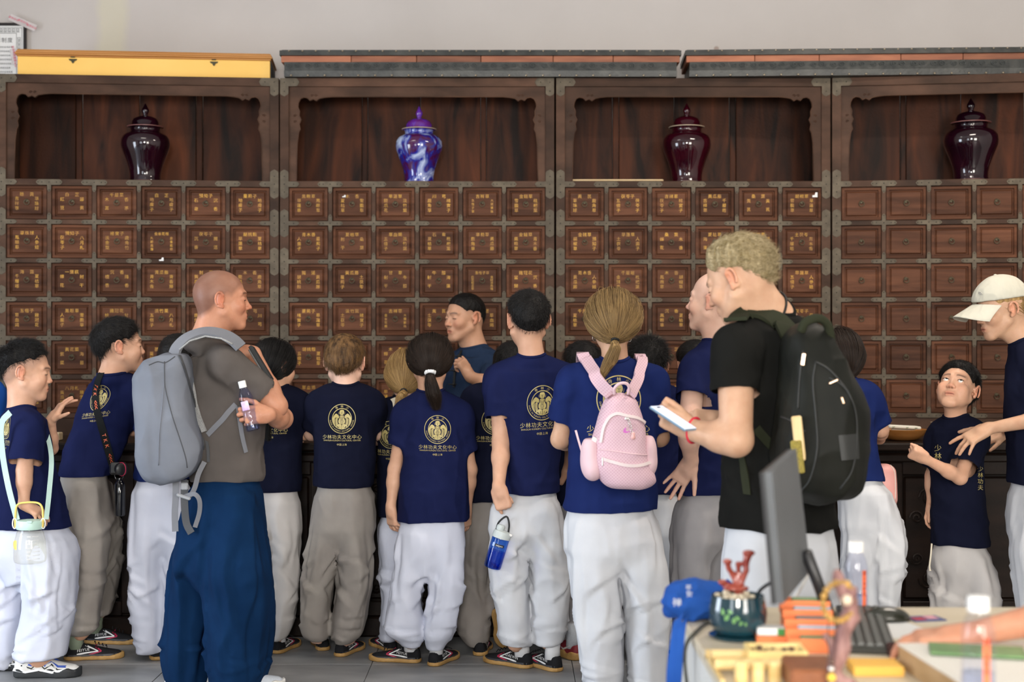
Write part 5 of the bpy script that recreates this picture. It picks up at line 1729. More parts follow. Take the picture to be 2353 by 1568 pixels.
    hi = np.array([max([q[1] + q[3] for q in st] + [max(a[0], b[0]) + .12 for a, b, *_ in sleeves]), max([q[2] + q[4] for q in st] + [max(a[1], b[1]) + .12 for a, b, *_ in sleeves]), max([nb[2] + .06, st[0][0]] + [max(a[2], b[2]) + .1 for a, b, *_ in sleeves])]) + .04
    SF = Field(lo, hi, sh_h)
    caps = []
    SF.add(p_loft(st))
    hem = min(st, key=lambda q: q[0]); caps.append(((hem[1], hem[2], hem[0]), (0, 0, -1), 1.0))
    tm = np.array((top[1], top[2], top[0]))
    for p_ in shp:
        w_ = np.linalg.norm(p_ - nb)
        SF.add(p_cone(nb + (p_ - nb) * .12 - np.array((0, 0, .012)), p_ - np.array((0, 0, .012)), .052, .058), .035)
        SF.add(p_cone(tm * .4 + p_ * .6, p_ - np.array((0, 0, .03)), .07, .06), .03)
    dn = nb - hc; dn /= np.linalg.norm(dn)
    SF.add(p_ell(nb + dn * .030, (rn * 1.5, rn * 1.45, .038)), .03)
    for a, b, r0, r1, sp in sleeves:
        SF.add(p_sleeve(a, b, r0, r1, sp.get('flat', 1.0)), .03)
        if sleeve_open: caps.append((b, b - a, r1 * 1.25))
    sv, sq = SF.net(2)
    if len(caps): sv, sq = open_caps(sv, sq, caps, sh_h)
    N = vnormals(sv, sq)
    zt = np.clip((top[0] + .08 - sv[:, 2]) / .18, .15, 1)
    low = np.clip((top[0] - sv[:, 2]) / max(top[0] - hem[0], .1), 0, 1)
    am = .0055 * fold
    f1 = folds(sv, (8, 8, 2.2), seed + .3) + .4 * folds(sv, (17, 17, 5), seed + 2.3)
    f2 = folds(sv, (7, 7, 15), seed + 9.1, rot=rotm(0, R(36), 0)) + folds(sv, (7, 7, 15), seed + 12.1, rot=rotm(0, R(-36), 0))
    f3 = folds(sv, (5, 5, 15), seed + 4.4)
    sv = sv + N * (am * (zt * (.7 * f1 + .42 * f2 * (1 - low * .5)) + .5 * f3 * low ** 2))[:, None]
    sv[:, 2] += np.where(low > .97, 1, 0) * hem_wave * .5 * vnoise(sv * np.array((9, 9, 0.1)) + seed)
    shirt = link('shirt', np_mesh('shirt', sv - base, sq, tee), root)
    bvh = BVHTree.FromPolygons([tuple(q) for q in sv], [tuple(map(int, q)) for q in sq])
    if collar:
        ax = nb - hc; ax /= np.linalg.norm(ax)
        ctr = nb - ax * .006
        e1 = np.cross(ax, (0, 1, 0)); e1 /= np.linalg.norm(e1); e2 = np.cross(ax, e1)
        mb = MB(); pts = []
        for t in np.linspace(0, 2 * PI, 25)[:-1]:
            dr_ = e1 * math.cos(t) + e2 * math.sin(t)
            o = ctr + dr_ * (rn + .010)
            h_ = bvh.ray_cast(Vector(o - ax * .10), Vector(ax), .3)
            z_ = np.array(h_[0]) if h_[0] is not None else o
            pts.append(z_ - base)
        pts = list(np.array(pts))
        for _ in range(2): pts = [(pts[i - 1] + pts[i] * 2 + pts[(i + 1) % 24]) / 4 for i in range(24)]
        mb.tube(pts, .0085, 6, True)
        mb.build('collar', tee, shirt, smooth=True)
    # --- trousers
    pants = None; pv = None
    if legs:
        hip = legs['hip']
        conv = lambda t: (X((t[0], t[1], t[4] if len(t) > 4 else 0))[2], X((t[0], t[1], t[4] if len(t) > 4 else 0))[0], d + (t[4] if len(t) > 4 else 0), px(t[2]), t[3])
        hs_ = [conv(t) for t in hip]; ls = [[conv(t) for t in legs[k]] for k in ('L', 'R')]
        al = hs_ + ls[0] + ls[1]
        lo = np.array([min(q[1] - q[3] for q in al), min(q[2] - q[4] for q in al), min(q[0] for q in al)]) - .05
        hi = np.array([max(q[1] + q[3] for q in al), max(q[2] + q[4] for q in al), max(q[0] for q in al)]) + .05
        lo[2] = max(lo[2], -.02)
        PF = Field(lo, hi, ph)
        hb_ = min(hs_, key=lambda q: q[0])
        PF.add(p_loft(hs_ + [(hb_[0] - .05, hb_[1], hb_[2], hb_[3] * .72, hb_[4] * .84), (hb_[0] - .11, hb_[1], hb_[2], hb_[3] * .34, hb_[4] * .5)], 2.2))
        cp = []
        for l in ls:
            l0 = max(l, key=lambda q: q[0]); hm = sorted(hs_, key=lambda q: q[0])
            zt2 = hm[-1][0] - .02
            ha = np.interp(zt2, [q[0] for q in hm], [q[3] for q in hm]); hcx = np.interp(zt2, [q[0] for q in hm], [q[1] for q in hm])
            hcy = np.interp(zt2, [q[0] for q in hm], [q[2] for q in hm]); hb = np.interp(zt2, [q[0] for q in hm], [q[4] for q in hm])
            aa = min(l0[3] * .9, ha * .6); sg = np.sign(l0[1] - hcx) or 1
            lx = l + [(zt2, hcx + sg * max(0, min(abs(l0[1] - hcx), ha - aa - .012)), hcy + (l0[2] - hcy) * .5, aa, min(l0[4], hb) * .88)]
            PF.add(p_loft(lx, 2.2), legs.get('k', .022))
            e = min(l, key=lambda q: q[0]); cp.append(((e[1], e[2], e[0]), (0, 0, -1), .2))
        pv, pq = PF.net(2)
        N = vnormals(pv, pq)
        zb = min(q[0] for q in al); zt_ = max(q[0] for q in al); H_ = zt_ - zb
        t = np.clip((pv[:, 2] - zb) / H_, 0, 1)
        a = .0145 * pant_fold
        g1 = folds(pv, (6.5, 6.5, 1.2), seed + 2.2) + .4 * folds(pv, (14, 14, 2.6), seed + 6.1)
        g3 = folds(pv, (4.5, 4.5, 14), seed + 5.3)
        bunch = np.exp(-(t / .15) ** 2); wst = np.clip((1 - t) / .10, .1, 1)
        cen = []
        for l in ls:
            o = sorted(l, key=lambda q: q[0]); cen.append([np.interp(pv[:, 2], [q[0] for q in o], [q[k] for q in o]) for k in (1, 2, 3)])
        isR = np.abs(pv[:, 0] - cen[1][0]) < np.abs(pv[:, 0] - cen[0][0])
        cx_ = np.where(isR, cen[1][0], cen[0][0]); cy_ = np.where(isR, cen[1][1], cen[0][1]); rr_l = np.where(isR, cen[1][2], cen[0][2]).mean()
        th = np.arctan2(pv[:, 1] - cy_, pv[:, 0] - cx_); tz = t * H_
        cut_ = sum(crease_lines(th, tz, H_, rr_l, rs, sd, legs.get('drape')) * (isR if sd > 0 else ~isR) for sd in (-1, 1))
        pv = pv + N * (a * wst * (.42 * g1 * (1 - .6 * bunch) + .45 * g3 * bunch) + np.minimum(wst, 1) * cut_ * pant_fold)[:, None]
        # tuck the waist under the shirt
        hz = hem[0]
        ss = sorted(st, key=lambda q: q[0]); zz_ = [q[0] for q in ss]
        ia = [np.interp(pv[:, 2], zz_, [q[i] for q in ss]) for i in range(1, 5)]
        w_ = np.clip((pv[:, 2] - hz + .045) / .045, 0, 1)
        ex, ey = pv[:, 0] - ia[0], pv[:, 1] - ia[1]
        kk = np.sqrt((ex / np.maximum(ia[2] - .017, .02)) ** 2 + (ey / np.maximum(ia[3] - .017, .02)) ** 2)
        fac = np.where(kk > 1, 1 + (1 / np.maximum(kk, 1e-6) - 1) * w_, 1)
        pv[:, 0] = ia[0] + ex * fac; pv[:, 1] = ia[1] + ey * fac
        pants = link('trousers', np_mesh('trousers', pv - base, pq, leg_mat), root)
    # --- shoes and socks
    for i, f in enumerate(feet):
        hx, hy = f['heel']; dep = CAM_Z * FPX / (hy - CY)
        hp = np.array(((hx - CX) / FPX * dep, dep, f.get('z', 0.0)))
        ang = f.get('ang', 0); L_ = f.get('len', .245)
        so = make_shoe(root, hp, ang, L_, f.get('style', 'canvas'), f.get('text', 'FEIYUE'), f.get('tilt', 0))
        if f.get('sock', True):
            fw = np.array((-math.sin(R(ang)), math.cos(R(ang)), 0))
            b0 = hp + fw * L_ * .19 + np.array((0, 0, .05)); top_ = f.get('top')
            tp = X(top_) if top_ else hp + fw * L_ * .19 + np.array((0, 0, .16))
            mb = MB(); mb.tube([b0 - base, b0 * .6 + tp * .4 - base, tp - base], [.033 * L_ / .25, .032 * L_ / .25, .040 * L_ / .25], 14)
            mb.build('sock', f.get('sockm', M_sock), root, smooth=True)
    BVHS[name] = bvh
    return dict(root=root, shirt=shirt, bvh=bvh, base=base, d=d, hc=hc, M=M, s=s, pants=pants, X=X, nb=nb)

def emblem(pr, px, py, rpx, u=(1, 0, 0), up=(0, 0, 1), view=None):
    d = pr['d']
    return print_on(pr['shirt'], pr['base'], pr['bvh'], P(px, py, d - .12), rpx * d / FPX, u, up, view)

def on_cloth(pr, px, py, off=.004, fallback=0.0):
    """a point just outside the wearer's shirt, along the line of sight"""
    o = np.array((0, 0, CAM_Z)); t = P(px, py, pr['d']) - o; L_ = np.linalg.norm(t); t /= L_
    h_ = pr['bvh'].ray_cast(Vector(o), Vector(t))
    if h_[0] is None: return P(px, py, pr['d'] + fallback), np.array((0, -1.0, 0))
    n = np.array(h_[1]); n = n if n @ t < 0 else -n
    return np.array(h_[0]) + n * off, n
# ------------------------------------------------------------------ the visitors, one by one
def tail_pts(pts, d):
    return [(*P(x, y, d + dd), r) for x, y, dd, r in pts]
H_SHORT = dict(kind='short', col='black', thick=.013, n=5500, len=.018, lift=.40, rad=.0005)
GRP_UNI = 'visitors in navy training tees'
M_scr = mat('white_scrunchie', (.75, .76, .78, 1), .8)
M_blk = mat('black_elastic', (.01, .01, .01, 1), .7)
PE = {}
# boy in profile with the mint bottle
PE['bottle_boy'] = person('bottle_boy', 'boy in profile with cropped hair, hand at his mouth, mint strapped bottle at his hip', 6.22, 'kid',
    dict(c=(62, 856, 0), s=1.03, yaw=-78, pitch=-6, kid=True, lash=True, stub=.6), (48, 942, 0),
    dict(R=dict(sh=(66, 985, -.10), el=(56, 1082, -.15), wr=(55, 1160, -.17), r=.035, sleeve=.80, s0=1.75, s1=2.1, hand=('relax', (.85, -.12, -.42), (.35, -.35, .85), .155)),
         L=dict(sh=(66, 985, .10), el=(116, 1030, .16), wr=(117, 966, .08), r=.034, sleeve=.7, hand=('spread', (.55, .15, .85), (-.75, -.45, .45), .16))),
    [(56, 962, 50, .10), (54, 1010, 60, .12), (57, 1080, 66, .13), (66, 1150, 80, .135), (72, 1214, 92, .14)], M_tee,
    dict(hip=[(72, 1190, 84, .12), (75, 1270, 104, .14), (75, 1300, 96, .13)],
         L=[(20, 1310, 48, .11, .08), (10, 1400, 50, .10, .08), (0, 1520, 46, .09, .08), (0, 1532, 42, .08, .08)],
         R=[(116, 1310, 60, .13, -.06), (110, 1400, 58, .12, -.06), (98, 1480, 60, .11, -.06), (92, 1512, 60, .11, -.06)]),
    feet=[dict(heel=(34, 1556), ang=-86, len=.28, style='chunky', sock=False), dict(heel=(-62, 1540), ang=-84, len=.275, style='chunky', sock=False)], leg_mat=M_pale, seed=1,
    hair=dict(H_SHORT, kind='spiky', col='black', thick=.021, len=.024, lift=.55, fade=.06, cut=.034), group=GRP_UNI)
# boy leaning on the counter
PE['strap_boy'] = person('strap_boy', 'boy in profile leaning on the counter with a black lettered camera strap across his back', 6.6, 'kid',
    dict(c=(277, 797, .0), s=1.03, yaw=-68, pitch=2, kid=True, lash=True, stub=.35), (256, 862, -.02),
    dict(R=dict(sh=(312, 900, .0), el=(305, 985, .12), wr=(348, 1003, .34), r=.036, sleeve=.80, s0=1.7, s1=1.8, hand=('flat', (.8, .6, 0), (0, -.2, 1), .15)),
         L=dict(sh=(250, 900, .18), el=(330, 985, .26), wr=(366, 1000, .42), r=.034, sleeve=.8, hand=('flat', (.8, .6, 0), (0, 0, 1), .15))),
    [(262, 880, 56, .10, .04), (252, 925, 66, .11, .04), (236, 980, 66, .115, .03), (213, 1040, 68, .12, .0), (193, 1094, 60, .12, -.04)], M_tee,
    dict(hip=[(192, 1085, 52, .11, -.04), (198, 1140, 58, .12, -.04), (204, 1200, 60, .13, -.02)],
         L=[(246, 1215, 30, .10, .12), (247, 1300, 30, .10, .14), (238, 1390, 24, .09, .18), (236, 1412, 20, .07, .18)],
         R=[(200, 1215, 52, .12, -.10), (206, 1300, 40, .11, -.12), (192, 1400, 38, .10, -.14), (186, 1452, 36, .09, -.14), (184, 1462, 22, .06, -.14)]),
    feet=[dict(heel=(148, 1517), ang=-78, len=.26, sockm=M_sockg), dict(heel=(196, 1478), ang=-92, len=.26, sockm=M_sockg)], leg_mat=M_taupe, seed=2,
    hair=dict(H_SHORT, thick=.020, len=.028, lift=.28, cut=.010, fade=.06), group=GRP_UNI)
# the one hidden by the monk
PE['hidden_boy'] = person('hidden_boy', 'child in bright pale blue trousers mostly hidden behind the grey backpack', 6.5, 'kid',
    dict(c=(412, 832, 0), s=1.0, yaw=-10, pitch=-10, kid=True), (405, 888, 0),
    dict(L=dict(sh=(345, 915), el=(335, 1010, .1), wr=(350, 1010, .3), r=.036, sleeve=.8), R=dict(sh=(460, 915), el=(470, 1005, .1), wr=(455, 1010, .3), r=.036, sleeve=.8)),
    [(402, 905, 62, .1), (395, 960, 70, .115), (385, 1040, 72, .12), (372, 1104, 64, .125)], M_teeb,
    dict(hip=[(374, 1090, 60, .11), (374, 1200, 76, .125), (374, 1230, 74, .12)],
         L=[(344, 1250, 46, .12), (339, 1380, 42, .11), (344, 1470, 38, .10), (347, 1500, 30, .08)],
         R=[(416, 1250, 38, .12), (412, 1380, 38, .11), (408, 1470, 36, .10), (405, 1498, 30, .08)]),
    feet=[dict(heel=(362, 1519), ang=15, len=.24), dict(heel=(415, 1515), ang=-10, len=.24)], leg_mat=M_pale, seed=3, hair=dict(H_SHORT, n=1500), hh=.0045, group=GRP_UNI)
# shaven-headed man with the grey pack
PE['monk'] = person('monk', 'shaven headed man in a grey tee and wide deep blue trousers with arms folded', 6.0, 'monk',
    dict(c=(511, 690, 0), s=1.09, yaw=-74, pitch=0, lash=True, stub=1.0, flush=.5), (474, 778, 0),
    dict(R=dict(sh=(522, 836, -.13), el=(634, 934, -.07), wr=(582, 812, .02), r=.051, sleeve=.74, s0=1.42, s1=1.38, hand=('fist', (-.95, .1, .35), (.3, -.3, .9), .185)),
         L=dict(sh=(545, 848, .12), el=(648, 962, .04), wr=(617, 953, -.17), r=.048, sleeve=.7, hand=('grip', (-.85, -.45, -.02), (.45, -.85, .25), .19))),
    [(505, 822, 66, .14), (514, 880, 86, .155), (520, 950, 88, .16), (520, 1030, 84, .155), (521, 1106, 83, .155)], M_tgray,
    dict(drape=True, hip=[(520, 1092, 76, .145), (512, 1200, 96, .17), (508, 1300, 104, .18)],
         L=[(452, 1320, 60, .16, .10), (438, 1440, 66, .15, .10), (430, 1540, 62, .14, .10), (432, 1562, 56, .13, .10)],
         R=[(548, 1320, 76, .17, -.08), (552, 1440, 74, .16, -.08), (548, 1540, 70, .15, -.08), (545, 1574, 62, .14, -.08)]),
    feet=[dict(heel=(380, 1571), ang=-74, len=.275, style='grey'), dict(heel=(500, 1592), ang=-72, len=.275, style='grey')], leg_mat=M_blue, seed=4, rn=.058, fold=1.25, pant_fold=1.5, collar=True, cat='person')
# girl with long dark hair at the counter
PE['long_hair_girl'] = person('long_hair_girl', 'girl with smooth black hair leaning at the counter beside the shaven headed man', 6.6, 'kid',
    dict(c=(631, 842, 0), s=1.0, yaw=-40, pitch=-6, kid=True, female=True), (633, 896, -.01),
    dict(R=dict(sh=(690, 928), el=(698, 996, .06), wr=(694, 1003, .32), r=.034, sleeve=.78, s0=1.5, s1=1.55, hand=('grip', (-.3, .9, 0), (.3, 0, 1), .15)),
         L=dict(sh=(578, 928), el=(572, 996, .08), wr=(590, 1003, .3), r=.034, sleeve=.78, hand=('flat', (.3, .9, 0), (0, 0, 1), .15))),
    [(634, 914, 58, .10), (634, 970, 60, .115), (632, 1050, 58, .12), (631, 1131, 60, .125)], M_teed,
    dict(hip=[(631, 1110, 54, .11), (631, 1190, 62, .125), (631, 1220, 62, .12)],
         L=[(600, 1240, 32, .11), (598, 1360, 33, .10), (596, 1440, 34, .10), (600, 1470, 22, .07)],
         R=[(656, 1240, 34, .11), (651, 1360, 34, .10), (645, 1440, 32, .10), (640, 1468, 22, .07)]),
    feet=[dict(heel=(632, 1504), ang=-16, len=.235), dict(heel=(596, 1502), ang=10, len=.235)], leg_mat=M_palew, seed=5, group=GRP_UNI,
    hair=dict(kind='tail', col='black', thick=.011, cut=-.02, tie=P(612, 872, 6.52), n=3000, rad=.0005, tail=tail_pts([(612, 872, -.09, .018), (610, 905, -.14, .022), (612, 950, -.16, .020), (616, 1010, -.16, .012)], 6.6), band=(M_blk, .016, .005)))
# brown haired boy
PE['brown_boy'] = person('brown_boy', 'boy with straight brown hair leaning at the counter, gold emblem on his back', 6.55, 'pale',
    dict(c=(793, 836, .03), s=1.04, yaw=-2, pitch=-16, kid=True), (795, 890, -.01),
    dict(L=dict(sh=(732, 926), el=(716, 996, .08), wr=(735, 1003, .36), r=.036, sleeve=.78, s0=1.5, s1=1.55, hand=('flat', (.3, .9, 0), (0, 0, 1), .15)),
         R=dict(sh=(856, 926), el=(872, 996, .08), wr=(858, 1003, .36), r=.036, sleeve=.78, s0=1.5, s1=1.55, hand=('flat', (-.3, .9, 0), (0, 0, 1), .15))),
    [(794, 908, 66, .10), (794, 960, 73, .115), (793, 1040, 70, .12), (791, 1118, 69, .13)], M_teed,
    dict(hip=[(791, 1100, 62, .115), (790, 1170, 76, .13), (788, 1215, 78, .13)],
         L=[(744, 1250, 36, .12), (731, 1350, 33, .11), (724, 1420, 33, .10), (726, 1462, 31, .09), (734, 1474, 18, .06)],
         R=[(818, 1250, 42, .12), (817, 1350, 40, .11), (804, 1420, 42, .10), (798, 1462, 38, .09), (788, 1480, 20, .06)]),
    feet=[dict(heel=(744, 1497), ang=14, len=.235, z=.0), dict(heel=(777, 1511), ang=-20, len=.235)], leg_mat=M_taupe, seed=6, group=GRP_UNI,
    hair=dict(kind='short', col='brown', thick=.017, n=7000, len=.034, lift=.05, mess=.05, cut=-.010, fade=.03, rad=.0006, whorl=(.0, -.055, .112)))
# blond girl
PE['blond_girl'] = person('blond_girl', 'girl with blond hair in a low plait, half hidden behind the ponytailed girl', 6.66, 'pale',
    dict(c=(938, 868, .02), s=1.0, yaw=4, pitch=-12, kid=True, female=True), (934, 922, 0),
    dict(L=dict(sh=(874, 955), el=(862, 1008, .06), wr=(880, 1008, .28), r=.034, sleeve=.78, s0=1.5, s1=1.55, hand=('flat', (.3, .9, 0), (0, 0, 1), .15)),
         R=dict(sh=(985, 955), el=(995, 1008, .06), wr=(975, 1008, .28), r=.034, sleeve=.78)),
    [(930, 938, 56, .10), (928, 990, 58, .115), (922, 1080, 53, .12), (918, 1186, 50, .125)], M_teed,
    dict(hip=[(918, 1165, 44, .11), (920, 1240, 50, .12), (920, 1270, 48, .12)],
         L=[(900, 1290, 26, .11), (904, 1380, 26, .10), (898, 1440, 26, .10), (895, 1470, 20, .07)],
         R=[(945, 1290, 26, .11), (945, 1380, 26, .10), (945, 1440, 26, .10), (945, 1470, 20, .07)]),
    feet=[dict(heel=(905, 1500), ang=30, len=.23), dict(heel=(945, 1500), ang=0, len=.23)], leg_mat=M_pale, seed=7, group=GRP_UNI,
    hair=dict(kind='tail', col='blond', thick=.010, cut=-.03, tie=P(928, 900, 6.57), n=3400, rad=.0006, tail=tail_pts([(928, 900, -.09, .016), (922, 912, -.13, .022), (917, 928, -.14, .016), (912, 940, -.13, .008)], 6.66), band=(M_blk, .013, .005)))
# ponytail girl
PE['ponytail_girl'] = person('ponytail_girl', 'girl with a dark ponytail in a white scrunchie, arms hanging, gold emblem on her tee', 6.37, 'kid',
    dict(c=(988, 834, 0), s=1.0, yaw=-6, pitch=-10, kid=True, female=True), (990, 902, -.01),
    dict(L=dict(sh=(932, 950), el=(908, 1080, .03), wr=(898, 1166, .0), r=.034, sleeve=.56, s0=1.55, s1=1.75, hand=('relax', (.10, .12, -1), (-.75, -.65, 0), .16)),
         R=dict(sh=(1058, 950), el=(1080, 1080, .05), wr=(1073, 1170, .10), r=.034, sleeve=.66, s0=1.55, s1=1.75, hand=('relax', (-.05, .12, -1), (.8, -.5, 0), .155))),
    [(994, 938, 62, .09), (1000, 1000, 73, .11), (1000, 1060, 76, .115), (998, 1140, 81, .12), (996, 1198, 84, .13)], M_tee,
    dict(hip=[(992, 1176, 70, .11), (990, 1245, 79, .125), (986, 1278, 78, .12)],
         L=[(944, 1305, 32, .11), (932, 1370, 34, .10), (930, 1425, 44, .10), (930, 1456, 46, .095), (943, 1474, 26, .06), (945, 1486, 22, .05)],
         R=[(1027, 1305, 38, .11), (1024, 1370, 37, .10), (1016, 1425, 38, .10), (1010, 1462, 34, .09), (1001, 1486, 22, .05), (1001, 1496, 20, .05)]),
    feet=[dict(heel=(966, 1523), ang=76, len=.24, text='FEIYUE'), dict(heel=(992, 1533), ang=-24, len=.235)], leg_mat=M_pale, seed=8, group=GRP_UNI,
    hair=dict(kind='tail', col='dark_brown', thick=.012, cut=-.018, tie=P(988, 857, 6.265), n=4200, rad=.0005, nt=900,
              tail=tail_pts([(988, 857, -.105, .016), (990, 880, -.125, .026), (997, 910, -.12, .031), (1003, 938, -.11, .014)], 6.37), band=(M_scr, .018, .008)))
# instructor behind the counter
PE['instructor'] = person('instructor', 'man in a slate blue collared shirt talking behind the counter with one hand raised', 7.75, 'asian',
    dict(c=(1066, 731, 0), s=1.10, yaw=128, pitch=-3, open=True, lash=True, stub=.35, flush=.4), (1090, 798, .02),
    dict(L=dict(sh=(1138, 838, -.06), el=(1126, 886, -.20), wr=(1080, 866, -.28), r=.047, sleeve=.92, s0=1.45, s1=1.5, hand=('pinch', (-.50, -.1, .85), (.55, -.6, .5), .185)),
         R=dict(sh=(1040, 842, .10), el=(1024, 920, .05), wr=(1050, 985, -.1), r=.047, sleeve=.9, hand=('relax', (.5, -.5, -.5), (-.3, -.3, .8), .18))),
    [(1090, 822, 56, .12), (1086, 870, 66, .14), (1082, 940, 64, .14), (1080, 1030, 62, .15), (1080, 1090, 64, .15)], M_tmaster,
    dict(hip=[(1080, 1070, 56, .13), (1080, 1150, 62, .15)],
         L=[(1052, 1190, 32, .12), (1052, 1300, 30, .10), (1052, 1378, 28, .09)], R=[(1110, 1190, 32, .12), (1110, 1300, 30, .10), (1110, 1378, 28, .09)]),
    feet=[dict(heel=(1060, 1392), ang=150, len=.26), dict(heel=(1112, 1392), ang=150, len=.26)], leg_mat=M_tmaster, seed=9, rn=.060, fold=1.5,
    hair=dict(H_SHORT, thick=.009, len=.008, lift=.5, fade=.06, cut=.010))
# dark tee between ponytail girl and tall boy
PE['between_boy'] = person('between_boy', 'child with one heel lifted, squeezed between the ponytailed girl and the tall boy', 6.62, 'kid',
    dict(c=(1180, 848, .02), s=1.0, yaw=-20, pitch=-8, kid=True), (1160, 900, 0),
    dict(L=dict(sh=(1092, 915), el=(1080, 985, .1), wr=(1100, 1003, .32), r=.036, sleeve=.9, s0=1.6, s1=1.6), R=dict(sh=(1190, 925), el=(1200, 990, .1), wr=(1190, 1003, .32), r=.036, sleeve=.9)),
    [(1142, 912, 56, .10), (1136, 960, 62, .115), (1128, 1050, 58, .12), (1118, 1152, 54, .125)], M_teed,
    dict(hip=[(1118, 1130, 48, .11), (1120, 1200, 56, .125), (1120, 1235, 54, .12)],
         L=[(1094, 1250, 34, .11), (1088, 1350, 34, .10), (1089, 1425, 42, .10), (1092, 1468, 36, .09), (1096, 1488, 20, .06)],
         R=[(1150, 1250, 32, .11, .03), (1150, 1340, 30, .10, .04), (1148, 1395, 26, .08, .0), (1146, 1415, 18, .06, -.03)]),
    feet=[dict(heel=(1101, 1509), ang=-6, len=.235, sock=False), dict(heel=(1143, 1512), ang=-14, len=.235, tilt=-58, z=.215, sock=False)], leg_mat=M_taupe, seed=10, hair=dict(H_SHORT, n=1500), hh=.0045, group=GRP_UNI)
# tall boy
PE['tall_boy'] = person('tall_boy', 'tall boy with cropped black hair holding a blue bottle, white socks showing', 6.28, 'kid',
    dict(c=(1213, 738, 0), s=1.06, yaw=10, pitch=-4, stub=.3), (1222, 822, -.01),
    dict(L=dict(sh=(1146, 868), el=(1152, 1018, -.05), wr=(1146, 1120, -.15), r=.042, sleeve=.62, s0=1.5, s1=1.72, hand=('fist', (.28, -.05, -1), (-.35, -.92, 0), .185)),
         R=dict(sh=(1298, 868), el=(1322, 1000, .1), wr=(1308, 1075, .2), r=.042, sleeve=.62, s0=1.5, s1=1.7, hand=('relax', (-.3, .6, -.7), (.8, -.4, 0), .18))),
    [(1222, 852, 78, .11), (1224, 920, 78, .125), (1223, 1000, 68, .125), (1223, 1070, 63, .13), (1224, 1134, 64, .135)], M_tee,
    dict(hip=[(1214, 1112, 58, .115), (1210, 1170, 84, .13), (1210, 1220, 92, .13)],
         L=[(1163, 1260, 44, .12), (1170, 1350, 43, .11), (1180, 1420, 39, .11), (1184, 1470, 38, .10), (1184, 1482, 34, .10)],
         R=[(1260, 1260, 48, .12), (1265, 1350, 45, .11), (1264, 1420, 43, .11), (1260, 1466, 41, .10), (1260, 1476, 37, .10)]),
    feet=[dict(heel=(1220, 1537), ang=52, len=.26, text='DAEWIN'), dict(heel=(1286, 1545), ang=38, len=.26, text='DAEWIN')], leg_mat=M_palec, seed=11, group=GRP_UNI,
    hair=dict(H_SHORT, thick=.016, len=.016, lift=.55, cut=.0, n=4200, fade=.06))
# hidden behind tall boy and woman
PE['red_shoe_child'] = person('red_shoe_child', 'dark haired child in maroon trainers hidden between the tall boy and the pink backpack', 6.6, 'kid',
    dict(c=(1338, 850, 0), s=1.0, yaw=6, pitch=-6, kid=True), (1335, 905, 0),
    dict(L=dict(sh=(1280, 930), el=(1275, 1000, .1), wr=(1290, 1005, .3), r=.035, sleeve=.9), R=dict(sh=(1385, 930), el=(1395, 1000, .1), wr=(1380, 1005, .3), r=.035, sleeve=.9)),
    [(1335, 920, 52, .1), (1335, 990, 54, .11), (1333, 1080, 52, .12), (1330, 1160, 54, .125)], M_teed,
    dict(hip=[(1330, 1140, 48, .11), (1330, 1230, 54, .12)],
         L=[(1305, 1260, 28, .11), (1306, 1360, 28, .10), (1308, 1440, 28, .09), (1310, 1470, 20, .07)], R=[(1358, 1260, 28, .11), (1358, 1360, 28, .10), (1355, 1440, 28, .09), (1352, 1470, 20, .07)]),
    feet=[dict(heel=(1330, 1519), ang=30, len=.25, style='red', sockm=M_grym), dict(heel=(1362, 1512), ang=0, len=.25, style='red')], leg_mat=M_grayd, seed=12, hair=dict(H_SHORT, thick=.018, len=.026, n=1800), hh=.0045, group=GRP_UNI)
# woman with the pink pack
PE['pink_woman'] = person('pink_woman', 'woman with a streaked brown ponytail and hoop earrings wearing the pink backpack', 5.75, 'west',
    dict(c=(1409, 743, 0), s=1.04, yaw=5, pitch=-2, female=True), (1413, 834, -.01),
    dict(L=dict(sh=(1316, 874), el=(1288, 1010, .03), wr=(1322, 1022, .22), r=.041, sleeve=.70, s0=1.55, s1=1.75, hand=('grip', (.8, .4, .3), (-.3, -.3, .8), .17)),
         R=dict(sh=(1500, 874), el=(1516, 1005, .06), wr=(1502, 1002, .24), r=.041, sleeve=.85, s0=1.5, s1=1.65, hand=('relax', (-.2, -.3, .6), (.7, -.5, .3), .17))),
    [(1411, 862, 86, .115), (1411, 930, 98, .13), (1408, 1010, 100, .135), (1404, 1090, 104, .14), (1402, 1172, 108, .15)], M_teeb,
    dict(hip=[(1402, 1148, 98, .13), (1403, 1215, 110, .15), (1406, 1265, 112, .15)],
         L=[(1364, 1300, 60, .14), (1370, 1400, 56, .13), (1382, 1520, 50, .12), (1388, 1604, 46, .12)],
         R=[(1476, 1300, 58, .14), (1486, 1400, 52, .13), (1488, 1520, 46, .12), (1488, 1604, 44, .12)]),
    feet=[dict(heel=(1390, 1622), ang=14, len=.245), dict(heel=(1480, 1622), ang=-10, len=.245)], leg_mat=M_palec, seed=13, rn=.048, group=GRP_UNI,
    hair=dict(kind='tail', col='streaked', thick=.015, cut=-.012, tie=P(1413, 782, 5.64), n=5200, rad=.00055, nt=900,
              tail=tail_pts([(1413, 782, -.11, .010), (1413, 802, -.13, .021), (1402, 830, -.13, .024), (1385, 860, -.125, .010), (1378, 868, -.12, .006)], 5.75), band=(M_blk, .012, .005)))
